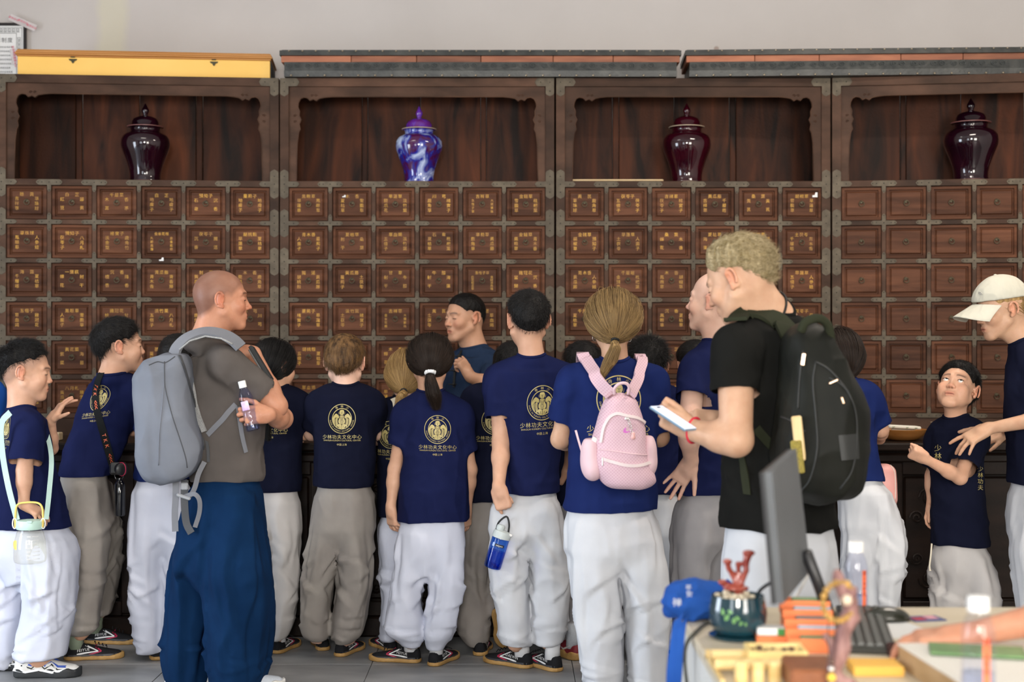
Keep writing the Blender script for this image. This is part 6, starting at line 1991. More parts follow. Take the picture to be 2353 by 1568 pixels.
# spiky boy
PE['spiky_boy'] = person('spiky_boy', 'boy with a spiky black crop standing behind the pink backpack and the bald man', 6.5, 'kid',
    dict(c=(1488, 842, 0), s=1.02, yaw=0, pitch=-6, kid=True), (1490, 895, 0),
    dict(L=dict(sh=(1432, 925), el=(1425, 1010, .08), wr=(1440, 1010, .3), r=.036, sleeve=.8), R=dict(sh=(1556, 925), el=(1572, 1000, .1), wr=(1556, 1005, .3), r=.036, sleeve=.8, s0=1.5, s1=1.6)),
    [(1492, 908, 64, .10), (1496, 970, 70, .115), (1500, 1050, 66, .12), (1502, 1136, 60, .125)], M_tee,
    dict(hip=[(1504, 1115, 54, .11), (1508, 1190, 62, .12), (1508, 1225, 60, .12)],
         L=[(1478, 1250, 32, .11), (1478, 1360, 31, .10), (1480, 1470, 28, .08), (1480, 1490, 20, .06)], R=[(1540, 1250, 33, .11), (1540, 1360, 33, .10), (1540, 1470, 28, .08), (1540, 1490, 20, .06)]),
    feet=[dict(heel=(1480, 1512), ang=6, len=.24), dict(heel=(1542, 1512), ang=-6, len=.24)], leg_mat=M_palec, seed=14, hair=dict(H_SHORT, kind='spiky', thick=.018, len=.030, lift=.75, n=3600), hh=.0042, group=GRP_UNI)
# bald man
PE['bald_man'] = person('bald_man', 'bald fair skinned man in a navy tee with one hand on his hip', 5.9, 'pale',
    dict(c=(1640, 693, 0), s=1.08, yaw=60, pitch=4, flush=.5, stub=.10, brow=True), (1654, 782, .0),
    dict(L=dict(sh=(1598, 848, -.06), el=(1582, 985, -.20), wr=(1588, 1062, -.13), r=.046, sleeve=.52, s0=1.5, s1=1.65, hand=('flat', (-.5, .3, -.8), (.16, .94, .25), .19)),
         R=dict(sh=(1700, 848, .1), el=(1716, 990, .12), wr=(1690, 1075, .1), r=.046, sleeve=.6)),
    [(1648, 818, 62, .12), (1642, 880, 74, .145), (1636, 960, 70, .145), (1624, 1050, 66, .145), (1618, 1136, 62, .15)], M_tee,
    dict(hip=[(1616, 1115, 54, .13), (1612, 1190, 66, .15), (1612, 1240, 68, .15)],
         L=[(1588, 1270, 44, .13), (1590, 1400, 44, .12), (1592, 1540, 38, .10), (1592, 1566, 30, .08)], R=[(1660, 1270, 36, .13, .05), (1660, 1400, 36, .12, .05), (1660, 1540, 34, .10, .05), (1660, 1564, 28, .08, .05)]),
    feet=[dict(heel=(1598, 1588), ang=40, len=.27), dict(heel=(1665, 1585), ang=30, len=.27)], leg_mat=M_grayd, seed=15, rn=.060, group=GRP_UNI)
PE['peek_child'] = person('peek_child', 'black haired child almost wholly hidden behind the bald man', 6.62, 'kid',
    dict(c=(1596, 846, 0), s=.98, yaw=10, pitch=-6, kid=True), (1598, 900, 0),
    dict(L=dict(sh=(1552, 925), el=(1548, 1000, .1), wr=(1560, 1005, .3), r=.034, sleeve=.9), R=dict(sh=(1646, 925), el=(1652, 1000, .1), wr=(1640, 1005, .3), r=.034, sleeve=.9)),
    [(1598, 915, 46, .09), (1600, 990, 48, .1), (1606, 1080, 46, .11), (1610, 1150, 46, .115)], M_teed,
    dict(hip=[(1610, 1130, 42, .1), (1610, 1220, 46, .11)], L=[(1588, 1250, 24, .10), (1588, 1360, 24, .09), (1588, 1480, 20, .06)], R=[(1634, 1250, 24, .10), (1634, 1360, 24, .09), (1634, 1480, 20, .06)]),
    feet=[dict(heel=(1590, 1500), ang=5, len=.23), dict(heel=(1634, 1500), ang=-5, len=.23)], leg_mat=M_palec, seed=16, hair=dict(H_SHORT, n=1200, thick=.018), hh=.005, group=GRP_UNI)
# man in black with the black pack
PE['black_tee_man'] = person('black_tee_man', 'tall sandy haired man in a black tee bent over his phone', 4.67, 'west',
    dict(c=(1696, 646, 0), s=1.10, yaw=58, pitch=-24, roll=0, lash=True, flush=.3), (1772, 728, .02),
    dict(L=dict(sh=(1690, 800, -.16), el=(1692, 1012, -.24), wr=(1586, 988, -.14), r=.056, sleeve=.48, s0=1.42, s1=1.28, h=.0042, hand=('hold', (-.82, .30, .42), (-.42, -.88, -.2), .19)),
         R=dict(sh=(1850, 800, .2), el=(1740, 1030, .20), wr=(1662, 968, .06), r=.054, sleeve=.5, s0=1.4, s1=1.4, hand=('relax', (-.85, -.15, .1), (.1, -.75, .65), .19))),
    [(1772, 760, 98, .17), (1776, 830, 116, .18), (1778, 950, 118, .18), (1786, 1080, 124, .18), (1790, 1214, 134, .19)], M_tblack,
    dict(hip=[(1790, 1190, 124, .17), (1790, 1290, 136, .18), (1790, 1350, 134, .18)],
         L=[(1722, 1400, 66, .16), (1724, 1550, 62, .14), (1728, 1700, 56, .12), (1730, 1780, 46, .10)], R=[(1860, 1400, 66, .16, .05), (1860, 1550, 62, .14, .05), (1858, 1700, 56, .12, .05), (1856, 1780, 46, .10, .05)]),
    feet=[dict(heel=(1740, 1796), ang=40, len=.28), dict(heel=(1866, 1790), ang=30, len=.28)], leg_mat=M_palec, seed=17, rn=.064, hh=.0032, fold=1.5,
    hair=dict(kind='wavy', col='sandy', thick=.024, n=6500, len=.026, lift=.10, cut=.020, fade=.075, mess=.16, rad=.0006, rough=.003, whorl=(.0, .115, .075), sweep=(0, -.35, 0)))
# girl on the far side of the black pack
PE['blue_tee_girl'] = person('blue_tee_girl', 'girl with a dark bob leaning at the counter beyond the black backpack', 6.35, 'kid',
    dict(c=(1927, 826, .04), s=1.0, yaw=-24, pitch=-18, kid=True, female=True), (1938, 884, -.02),
    dict(L=dict(sh=(1890, 915), el=(1885, 1000, .1), wr=(1900, 1010, .3), r=.035, sleeve=.8), R=dict(sh=(1996, 912), el=(2024, 988, .04), wr=(2022, 1010, .24), r=.036, sleeve=.86, s0=1.55, s1=1.6, hand=('flat', (-.2, .9, -.1), (0, 0, 1), .155))),
    [(1944, 898, 58, .10), (1950, 950, 58, .115), (1958, 1020, 56, .12), (1968, 1106, 66, .13)], M_teeb,
    dict(hip=[(1972, 1086, 58, .12), (1990, 1150, 64, .13), (2002, 1210, 76, .14)],
         L=[(1975, 1250, 44, .12), (1980, 1350, 44, .11), (1985, 1470, 38, .10), (1986, 1500, 26, .07)], R=[(2034, 1250, 46, .13, -.04), (2030, 1350, 36, .12, -.04), (2026, 1470, 34, .10, -.04), (2024, 1500, 24, .07, -.04)]),
    feet=[dict(heel=(1990, 1524), ang=10, len=.24), dict(heel=(2026, 1526), ang=-10, len=.24)], leg_mat=M_palec, seed=18, group=GRP_UNI,
    hair=dict(kind='tail', col='dark_brown', thick=.016, cut=-.055, tie=P(1950, 872, 6.30), n=3200, rad=.0005))
# boy looking up
PE['gazing_boy'] = person('gazing_boy', 'small boy gazing upwards with a clenched fist, a hand resting on his shoulder', 6.2, 'kid',
    dict(c=(2199, 893, 0), s=1.0, yaw=150, pitch=25, roll=-6, kid=True, eye=.0052, gaze=(-.2, .85, .5), stub=.25), (2196, 968, .0),
    dict(L=dict(sh=(2240, 1000, -.06), el=(2206, 1098, -.17), wr=(2128, 1056, -.24), r=.031, sleeve=.74, s0=1.75, s1=1.95, hand=('fist', (-.92, -.2, .38), (-.2, -.75, -.6), .145)),
         R=dict(sh=(2160, 1000, .08), el=(2142, 1095, .10), wr=(2140, 1160, .08), r=.031, sleeve=.8, hand=('relax', (-.30, -.2, -1), (-.7, .5, 0), .145))),
    [(2200, 988, 50, .09), (2202, 1040, 57, .105), (2202, 1120, 61, .11), (2203, 1190, 64, .115), (2205, 1253, 66, .12)], M_teed,
    dict(hip=[(2205, 1232, 58, .105), (2208, 1290, 66, .115), (2210, 1310, 66, .115)],
         L=[(2250, 1340, 38, .11, -.03), (2258, 1420, 42, .10, -.03), (2256, 1500, 38, .09, -.03), (2254, 1530, 30, .08, -.03)], R=[(2178, 1340, 34, .11, .04), (2176, 1420, 34, .10, .04), (2176, 1500, 32, .09, .04), (2176, 1524, 26, .08, .04)]),
    feet=[dict(heel=(2252, 1545), ang=150, len=.22), dict(heel=(2176, 1538), ang=150, len=.22)], leg_mat=M_palew, seed=19, rn=.042, hh=.0032, group=GRP_UNI,
    hair=dict(H_SHORT, thick=.015, len=.014, lift=.45, cut=-.001, fade=.03))
# woman in the cap
PE['cap_woman'] = person('cap_woman', 'woman in a pale peaked cap looking down, her hand on the small boy', 6.0, 'west',
    dict(c=(2299, 712, 0), s=1.02, yaw=97, pitch=-13, female=True, lash=True), (2352, 782, .0),
    dict(L=dict(sh=(2392, 838, -.10), el=(2432, 955, -.18), wr=(2268, 986, -.06), r=.038, sleeve=.7, hand=('spread', (-.86, .0, -.50), (-.35, -.55, .76), .185)),
         R=dict(sh=(2392, 838, .14), el=(2352, 960, .40), wr=(2310, 992, .72), r=.037, sleeve=.7, hand=('relax', (-.85, .1, -.35), (-.2, -.5, .8), .175))),
    [(2376, 806, 52, .12), (2384, 870, 72, .135), (2386, 950, 76, .14), (2392, 1040, 72, .14), (2394, 1113, 76, .145)], M_teed,
    dict(hip=[(2394, 1092, 68, .125), (2394, 1180, 78, .14), (2396, 1230, 80, .14)],
         L=[(2386, 1270, 60, .12, -.07), (2396, 1400, 54, .12, -.07), (2398, 1540, 44, .09, -.07)], R=[(2402, 1270, 58, .12, .08), (2404, 1400, 52, .12, .08), (2404, 1530, 42, .09, .08)]),
    feet=[dict(heel=(2410, 1576), ang=92, len=.245), dict(heel=(2408, 1560), ang=90, len=.245)], leg_mat=M_palec, seed=20, rn=.047, hh=.0032, group=GRP_UNI,
    hair=dict(kind='tail', col='blond', thick=.004, cut=.006, zmax=.03, tie=P(2362, 728, 6.0), n=2500, rad=.0006, tail=tail_pts([(2362, 728, 0, .014), (2378, 745, .0, .022), (2384, 775, .0, .020), (2386, 810, .0, .010)], 6.0), band=(M_blk, .013, .005)))
# person beyond the frame in bright blue
PE['edge_person'] = person('edge_person', 'person in bright blue, only a shoulder showing behind the boy with the mint bottle', 6.55, 'asian',
    dict(c=(-70, 800, 0), s=1.0, yaw=-20, pitch=-5), (-66, 868, 0),
    dict(L=dict(sh=(-135, 905), el=(-145, 1020, .0), wr=(-140, 1110, .0), r=.042, sleeve=.7, hand=('relax', (0, 0, -1), (-.7, -.6, 0), .17)), R=dict(sh=(-20, 905), el=(-12, 1010, .06), wr=(-24, 1040, .3), r=.042, sleeve=.8, s0=1.5, s1=1.55, hand=('flat', (0, .9, 0), (0, 0, 1), .17))),
    [(-72, 885, 66, .11), (-72, 950, 72, .12), (-72, 1050, 66, .125), (-72, 1150, 66, .13)], cloth('bright_blue_cotton', (0.012, 0.07, 0.32, 1), (0.018, 0.095, 0.40, 1)),
    dict(hip=[(-72, 1125, 58, .115), (-72, 1220, 66, .13)], L=[(-108, 1260, 36, .11), (-108, 1380, 34, .10), (-108, 1490, 28, .08)], R=[(-38, 1260, 36, .11), (-38, 1380, 34, .10), (-38, 1490, 28, .08)]),
    feet=[dict(heel=(-105, 1508), ang=0, len=.25), dict(heel=(-38, 1508), ang=0, len=.25)], leg_mat=M_grayd, seed=21, hair=dict(H_SHORT, n=900), hh=.005)

# emblems and lettering on the tees
emblem(PE['bottle_boy'], 8, 982, 26, u=(.75, 0, 0), view=(.55, .83, 0))
emblem(PE['strap_boy'], 218, 918, 30, u=(.82, .1, .12), up=(.22, 0, .95), view=(.12, .98, .1))
emblem(PE['long_hair_girl'], 617, 950, 30)
emblem(PE['brown_boy'], 785, 963, 32)
emblem(PE['blond_girl'], 896, 1000, 30)
emblem(PE['ponytail_girl'], 1005, 988, 31, u=(1, 0, -.02))
emblem(PE['between_boy'], 1136, 968, 30)
emblem(PE['tall_boy'], 1246, 926, 38, u=(.95, 0, .06))
emblem(PE['pink_woman'], 1422, 918, 52)
emblem(PE['spiky_boy'], 1496, 922, 30)
# ------------------------------------------------------------------ bags, bottles and what the visitors carry
def surf(bvh, px, py, d, off=.003):
    o = np.array((0, 0, CAM_Z)); t = P(px, py, d) - o; t /= np.linalg.norm(t)
    h_ = bvh.ray_cast(Vector(o), Vector(t))
    if h_[0] is None: return None, None
    n = np.array(h_[1]); n = n if n @ t < 0 else -n
    return np.array(h_[0]) + n * off, n
def path_on(bvh, pts, d, off=.003, n=6, ends=None):
    """points laid over a surface along a traced line; misses take their neighbours' depth"""
    pp = smooth_path([(a, b, 0) for a, b in pts], n)
    out = []; nn = []
    for q in pp:
        p, m = surf(bvh, q[0], q[1], d, off)
        out.append(p); nn.append(m)
    ok = [i for i, p in enumerate(out) if p is not None]
    dep = np.interp(range(len(pp)), ok, [out[i][1] for i in ok]) if ok else np.full(len(pp), d)
    for i, p in enumerate(out):
        if p is None: out[i] = P(pp[i][0], pp[i][1], dep[i]); nn[i] = np.array((0, -1., .2))
    a = np.array(out); b = np.array(nn)
    for _ in range(3):
        b[1:-1] = (b[:-2] + 2 * b[1:-1] + b[2:]) / 4; a[1:-1, 1] = np.minimum(a[1:-1, 1], (a[:-2, 1] + 2 * a[1:-1, 1] + a[2:, 1]) / 4)
    return a, b
def bag(name, label, st, d, m, n=2.6, base_px=None, amp=.004, seed=1, extra=(), h=.007, capr=.03, cat='backpack', fr=(6, 6, 6)):
    rows = [(P(x, y, d + dd)[2], P(x, y, d + dd)[0], d + dd, a * d / FPX, b) for x, y, a, b, dd in st]
    z = [r[0] for r in rows]
    lo = np.array([min(r[1] - r[3] for r in rows), min(r[2] - r[4] for r in rows), min(z)]) - .06
    hi = np.array([max(r[1] + r[3] for r in rows), max(r[2] + r[4] for r in rows), max(z)]) + .06
    F = Field(lo, hi, h)
    F.add(p_loft(rows, n, capr))
    for pr_, k in extra: F.add(pr_, k)
    v, q = F.net(2)
    N = vnormals(v, q)
    v = v + N * (amp * (folds(v, fr, seed) + .6 * folds(v, (8, 8, 8), seed + 3, rot=rotm(0, R(40), 0))))[:, None]
    base = np.array((np.mean([r[1] for r in rows]), d, min(z)))
    t = empty(name, base, 0, label=label, cat=cat)
    b = link('bag_body', np_mesh('bag_body', v - base, q, m), t)
    return dict(root=t, body=b, base=base, d=d, bvh=BVHTree.FromPolygons([tuple(x) for x in v], [tuple(map(int, x)) for x in q]))
def strip_on(bg, name, pts, w, m, t=.003, parent=None, off=.001, n=6, bvh=None, mat_w=None):
    a, b = path_on(bvh or bg['bvh'], pts, bg['d'], off, n)
    return MB().ribbon(a - bg['base'], b, w, t).build(name, m, parent or bg['root'], smooth=40)
def cord_on(bg, name, pts, r, m, parent=None, off=.001, n=6):
    a, b = path_on(bg['bvh'], pts, bg['d'], off, n)
    return MB().tube(a - bg['base'], r, 6).build(name, m, parent or bg['root'], smooth=True)

# ---- grey pack
M_gpack = cloth('slate_nylon', (0.145, 0.158, 0.19, 1), (0.18, 0.193, 0.225, 1), weave=1200, wr=.25, rough=.62, sheen=.05)
M_gband = cloth('grey_webbing', (0.16, 0.165, 0.185, 1), (0.20, 0.205, 0.225, 1), weave=900, wr=.1)
M_dzip = mat('charcoal_zip', (0.05, 0.052, 0.058, 1), .6)
M_seam = mat('black_piping', (0.02, 0.021, 0.02, 1), .55)
M_mesh = mat('white_spacer_mesh', (0.25, 0.25, 0.25, 1), .8, col2=(0.42, 0.42, 0.41, 1), scale=(260, 260, 260), bump=.5, bscale=300)
M_clear = mat('smoky_buckle', (0.30, 0.31, 0.33, 1), .25)
monk = PE['monk']
gp = bag('grey_backpack', 'slate grey backpack with a dark side zip on the shaven headed man', [(402, 812, 26, .07, -.10), (386, 836, 52, .12, -.10), (378, 862, 62, .145, -.10), (384, 950, 68, .155, -.10), (394, 1020, 74, .155, -.10), (394, 1060, 70, .15, -.10), (388, 1094, 54, .13, -.10), (384, 1107, 40, .10, -.10)], 5.95, M_gpack, n=3.6, amp=.006, seed=4, fr=(5, 5, 2), capr=.014)
strip_on(gp, 'side_zip', [(412, 818), (424, 850), (440, 905), (456, 960), (466, 1005), (468, 1035)], .014, M_dzip, .004)
cord_on(gp, 'front_seam', [(378, 832), (378, 860), (380, 892), (394, 950), (412, 1005), (426, 1050), (430, 1075)], .0022, M_dzip)
cord_on(gp, 'centre_crease', [(377, 880), (372, 940), (366, 1000), (364, 1070)], .0022, M_gpack)
cord_on(gp, 'top_seam', [(342, 840), (362, 832), (380, 834), (402, 820)], .002, M_dzip)
sp_ = [(402, 816, 5.86), (412, 796, 5.86), (436, 776, 5.87), (472, 765, 5.88), (508, 770, 5.87), (534, 783, 5.86), (552, 800, 5.86)]
free = smooth_path([P(*q) for q in sp_], 6)
MB().ribbon([x - gp['base'] for x in free], (0, -.55, 1), .060, .012).build('shoulder_strap', M_gband, gp['root'], smooth=40)
MB().tube([P(a, b + 8, c - .034) - gp['base'] for a, b, c in sp_[1:6]], .004, 6).build('strap_piping', M_mesh, gp['root'], smooth=True)
for pts, w in (([(424, 820), (436, 850), (446, 890), (452, 930), (462, 965), (472, 992)], .020),):
    strip_on(gp, 'back_mesh_edge', pts, w, M_mesh, .012, bvh=monk['bvh'], off=.004)
strip_on(gp, 'lower_strap', [(478, 1000), (492, 985), (508, 968), (524, 948), (541, 930)], .022, M_gband, .003, bvh=monk['bvh'], off=.003)
strip_on(gp, 'strap_tail', [(546, 936), (550, 965), (556, 1005), (564, 1040)], .018, M_gband, .003, bvh=monk['bvh'], off=.004)
def free_strip(bg, name, pts, w, m, t=.003, nrm=(0, -1, 0), parent=None):
    q = smooth_path([P(*p) for p in pts], 6)
    return MB().ribbon([x - bg['base'] for x in q], nrm, w, t).build(name, m, parent or bg['root'], smooth=40)
free_strip(gp, 'waist_strap', [(404, 1100, 5.84), (404, 1140, 5.83), (402, 1180, 5.83), (403, 1222, 5.82)], .026, M_gband)
free_strip(gp, 'waist_strap', [(470, 1062, 5.84), (456, 1090, 5.82), (448, 1120, 5.81), (438, 1138, 5.80), (424, 1142, 5.80)], .020, M_gband, nrm=(.3, -1, .3))
free_strip(gp, 'waist_strap', [(424, 1142, 5.80), (446, 1136, 5.78), (458, 1150, 5.78), (458, 1178, 5.79), (448, 1212, 5.80)], .018, M_gband, nrm=(.4, -1, .2))
free_strip(gp, 'waist_strap', [(425, 1104, 5.84), (424, 1150, 5.83), (428, 1200, 5.83), (440, 1226, 5.82)], .030, M_dzip)
bk = MB(); bk.box(P(424, 1118, 5.81) - gp['base'], (.030, .012, .030), bev=.004); bk.box(P(422, 1142, 5.79) - gp['base'], (.060, .012, .014), rotm(0, R(18), 0), bev=.004)
bk.build('buckle', M_clear, gp['root'], smooth=30)
free_strip(gp, 'zip_pull', [(474, 1008, 5.86), (478, 1035, 5.85), (479, 1062, 5.85)], .012, M_dzip)

# ---- plastic bottle held by the shaven-headed man
M_pet = glass('clear_pet', (0.93, 0.94, 1.0, 1), .03, 1.18)
M_petb = glass('bluish_pet', (0.84, 0.86, 1.0, 1), .04, 1.22)
M_water = glass('water', (0.85, 0.9, 1.0, 1), .0, 1.33)
M_cap = mat('white_cap', (0.78, 0.78, 0.77, 1), .4)
def axis_mat(u):
    u = np.array(u, float); u /= np.linalg.norm(u)
    a = np.cross((0, 1, 0), u); a /= np.linalg.norm(a); b = np.cross(u, a)
    return np.stack([a, b, u], 1)
def bottle(name, label, base_p, top_p, prof, cap_prof, m, group=None, cat='bottle', water=0.0, nrib=0):
    up = np.array(top_p) - np.array(base_p); L_ = np.linalg.norm(up)
    t = empty(name, base_p, 0, label=label, cat=cat, group=group)
    t.rotation_euler = Matrix(axis_mat(up)).to_euler()
    outer = [(r * L_, z * L_) for r, z in prof]
    inner = [(max(r * L_ - .0012, .0004), z * L_ + (.002 if i < 3 else 0)) for i, (r, z) in enumerate(prof)]
    MB().lathe(outer, 28).build('bottle_body', m, t, smooth=60)
    if water:
        w = [(max(r * L_ - .002, .0005), z * L_ + .002) for r, z in prof if z < water] + [(np.interp(water, [z for r, z in prof], [r for r, z in prof]) * L_ - .002, water * L_)]
        MB().lathe(w, 24).build('water', M_water, t, smooth=50)
    c = MB().lathe([(r * L_, z * L_) for r, z in cap_prof], 28)
    c.build('screw_cap', M_cap, t, smooth=40)
    return t, L_
PB = [(.001, .012), (.09, .0), (.135, .012), (.142, .04), (.142, .16), (.134, .19), (.142, .22), (.142, .34), (.132, .37), (.142, .40), (.142, .58), (.138, .66), (.118, .74), (.085, .82), (.068, .855), (.068, .885)]
PC = [(.068, .862), (.075, .865), (.075, .985), (.070, 1.0), (.001, 1.0)]
bp0, bp1 = P(583, 990, 5.80), P(555, 876, 5.80)
tb, Lb = bottle('water_bottle', 'bluish plastic water bottle with a white cap gripped by the shaven headed man', bp0, bp1, PB, [(r, z) for r, z in PC], M_petb, water=.42)
lb = MB()
for a in np.linspace(-2.5, -.9, 12): pass
lab = MB(); th = np.linspace(-2.3, -1.2, 10)
vs = [(.1435 * Lb * math.cos(a), .1435 * Lb * math.sin(a), z * Lb) for z in (.60, .50, .42) for a in th]
lab.add(vs, [(r * 10 + i, r * 10 + i + 1, (r + 1) * 10 + i + 1, (r + 1) * 10 + i) for r in range(2) for i in range(9)])
lab.build('bottle_label', mat('violet_label', (0.50, 0.30, 0.62, 1), .4, col2=(0.75, 0.68, 0.8, 1), scale=(30, 30, 30)), tb)

# ---- dark folder under his forearm
t = empty('dark_folder', P(600, 835, 5.93), 0, label='dark folded cloth case tucked under the forearm of the shaven headed man', cat='case')
fo = MB(); a, b = P(578, 792, 5.93), P(624, 868, 5.90)
ax = (b - a) / np.linalg.norm(b - a); sd = np.cross(ax, (0, 1, 0)); Mx = np.stack([ax, np.array((0, 1, 0)) - ax * ax[1], sd], 1)
fo.box((0, 0, 0), (np.linalg.norm(b - a), .05, .016), Mx, bev=.003)
fo.build('case_body', mat('dark_canvas', (0.018, 0.019, 0.02, 1), .7), t)
fo2 = MB(); fo2.box((-.004, -.01, -.012), (np.linalg.norm(b - a) * .96, .055, .006), Mx, bev=.002); fo2.build('case_flap', mat('grey_edge', (0.10, 0.10, 0.10, 1), .7), t)

# ---- mint strapped bottle
M_mint = mat('mint_plastic', (0.50, 0.70, 0.62, 1), .4)
M_mintw = cloth('mint_webbing', (0.42, 0.58, 0.53, 1), (0.48, 0.64, 0.58, 1), weave=700, wr=.1)
M_yel = mat('yellow_silicone', (0.80, 0.60, 0.16, 1), .45)
M_gls = glass('clear_jug', (0.98, 0.97, 0.92, 1), .01, 1.12)
dB = 6.0
c0 = P(69, 1294, dB)
t = empty('strapped_bottle', c0, 0, label='clear round bottle with a mint lid hanging by mint straps from the bottle boy', cat='bottle')
k = dB / FPX
MB().lathe([(.001, 0), (.052, 0), (.064, .006), (.067, .02), (.066, .06), (.062, .10), (.055, .128), (.049, .138), (.049, .148)], 36).build('jug_body', M_gls, t, smooth=60)
MB().lathe([(.049, .142), (.055, .144), (.0565, .150), (.0565, .172), (.053, .180), (.030, .183), (.001, .184)], 36).build('jug_lid', M_mint, t, smooth=40)
MB().box((.016, -.047, .178), (.024, .018, .010), bev=.003).build('lid_latch', M_mint, t)
MB().tube(smooth_path([(-.058, -.012, .150), (-.058, -.012, .195), (-.050, -.01, .245), (-.01, -.01, .256), (.035, -.01, .254), (.055, -.012, .235), (.059, -.012, .19), (.058, -.012, .152)], 5), .0045, 7).build('carry_loop', M_yel, t, smooth=True)
for sx in (-1, 1):
    MB().tube([(sx * (.060 + .009 * math.cos(a)), -.014, .168 + .022 * math.sin(a)) for a in np.linspace(0, 2 * PI, 15)[:-1]], .0028, 6, True).build('strap_hook', M_cap, t, smooth=True)
mk_ = MB()
for i in range(7):
    z = .024 + i * .0155; r = np.interp(z, [.02, .06, .10, .128], [.067, .066, .062, .055]) + .0006
    for a0, a1, hh_ in ((-1.45, -1.20, .0016), (-1.10, -.62, .0010)):
        th = np.linspace(a0, a1, 6)
        v = [(r * math.cos(a), r * math.sin(a), z + s_) for s_ in (-hh_, hh_) for a in th]
        mk_.add(v, [(q, q + 1, 6 + q + 1, 6 + q) for q in range(5)])
mk_.build('scale_marks', M_mark, t)
em = MB(); th = np.linspace(-2.75, -2.15, 8)
v = [(.0672 * math.cos(a), .0672 * math.sin(a), .082 + .020 * math.sin((a + 2.75) / .6 * 1.7 + .2) * s_) for s_ in (-1, 1) for a in th]
em.add(v, [(q, q + 1, 8 + q + 1, 8 + q) for q in range(7)]); em.build('lemon_print', M_yel, t)
def strap3(pts, w, m, par, base, nrm=(0, -1, 0), t_=.0025, name='strap'):
    q = smooth_path([P(*p) for p in pts], 6)
    return MB().ribbon([x - base for x in q], nrm, w, t_).build(name, m, par, smooth=40)
strap3([(24, 948, 6.02), (4, 975, 6.04), (6, 1040, 6.05), (20, 1120, 6.02), (40, 1196, 5.99)], .028, M_mintw, t, c0, (-.3, -1, 0), name='carry_strap')
strap3([(92, 962, 6.22), (108, 1000, 6.22), (118, 1055, 6.10), (113, 1130, 6.02), (106, 1194, 5.99)], .020, M_mintw, t, c0, (.5, -1, 0), name='carry_strap')

# ---- camera strap and camera
sb = PE['strap_boy']
def letters_along(pts, nrm, txt, size, m, par, base, start, step, flip=1, lift=.004, name='strap_lettering'):
    """letters riding on a band: pts/nrm of the band, arc length start"""
    pts = np.array(pts); seg = np.linalg.norm(np.diff(pts, axis=0), axis=1); s_ = np.concatenate([[0], np.cumsum(seg)])
    mb = MB()
    for i, ch in enumerate(txt):
        if ch == ' ': continue
        q = start + i * step
        c = np.array([np.interp(q, s_, pts[:, j]) for j in range(3)]); t0 = np.array([np.interp(q + .01, s_, pts[:, j]) - np.interp(q - .01, s_, pts[:, j]) for j in range(3)])
        t0 /= np.linalg.norm(t0) + 1e-9
        n = np.array([np.interp(q, s_, np.array(nrm)[:, j]) for j in range(3)]); n -= t0 * (n @ t0); n /= np.linalg.norm(n)
        u = t0; w = np.cross(n, u)
        for v, f in text2d(ch, size): mb.add([c + n * lift + u * a + w * b - base for a, b in v], f)
    return mb.build(name, m, par)
M_cstrap = cloth('black_webbing', (0.010, 0.011, 0.012, 1), (0.016, 0.017, 0.018, 1), weave=900, wr=.1)
M_orange = mat('orange_letters', (0.85, 0.16, 0.06, 1), .5)
cb = P(272, 1100, 6.40)
t = empty('camera', cb, 0, label='small black camera on a lettered strap slung over the leaning boy', cat='camera')
a_, n_ = path_on(sb['bvh'], [(240, 852), (229, 870), (221, 905), (224, 943), (236, 988), (248, 1035), (258, 1078)], 6.6, .004, 6)
MB().ribbon(a_ - cb, n_, .034, .003).build('camera_strap', M_cstrap, t, smooth=40)
letters_along(a_, n_, 'TKK', .024, M_orange, t, cb, .10, .024)
letters_along(a_, n_, '<<<', .030, M_orange, t, cb, .185, .014)
letters_along(a_, n_, 'TKK', .024, M_orange, t, cb, .345, .026)
letters_along(a_, n_, '<<<', .030, M_orange, t, cb, .44, .014)
MB().box((0, 0, .045), (.075, .045, .055), bev=.010).build('camera_body', mat('camera_black', (0.012, 0.012, 0.013, 1), .35), t)
lens = MB().lathe([(.026, 0), (.028, .004), (.028, .03), (.023, .034), (.001, .034)], 20, (.012, -.02, .045), rotm(R(90), 0, R(35)))
lo_ = lens.build('lens', mat('camera_black', (0, 0, 0, 1)), t, smooth=40)
MB().tube([(.012 + .030 * math.cos(a) * .8 + .012, -.034 - .020 * math.cos(a), .045 + .030 * math.sin(a)) for a in np.linspace(0, 2 * PI, 21)[:-1]], .0022, 5, True).build('red_ring', M_markr, t, smooth=True)
cp = P(275, 1186, 6.42)
t = empty('black_flask', cp, 0, label='glossy black flask hanging below the camera of the leaning boy', cat='flask')
Mfl = mat('gloss_black', (0.006, 0.006, 0.007, 1), .12, coat=.6)
MB().lathe([(.001, 0), (.020, 0), (.024, .006), (.025, .10), (.024, .14), (.018, .152), (.012, .158), (.012, .172), (.001, .174)], 22).build('flask_body', Mfl, t, smooth=50)
MB().tube(smooth_path([(-.012, -.01, .165), (-.02, -.01, .185), (0, -.01, .20), (.02, -.01, .185), (.012, -.01, .165)], 4), .003, 6).build('flask_loop', Mfl, t, smooth=True)

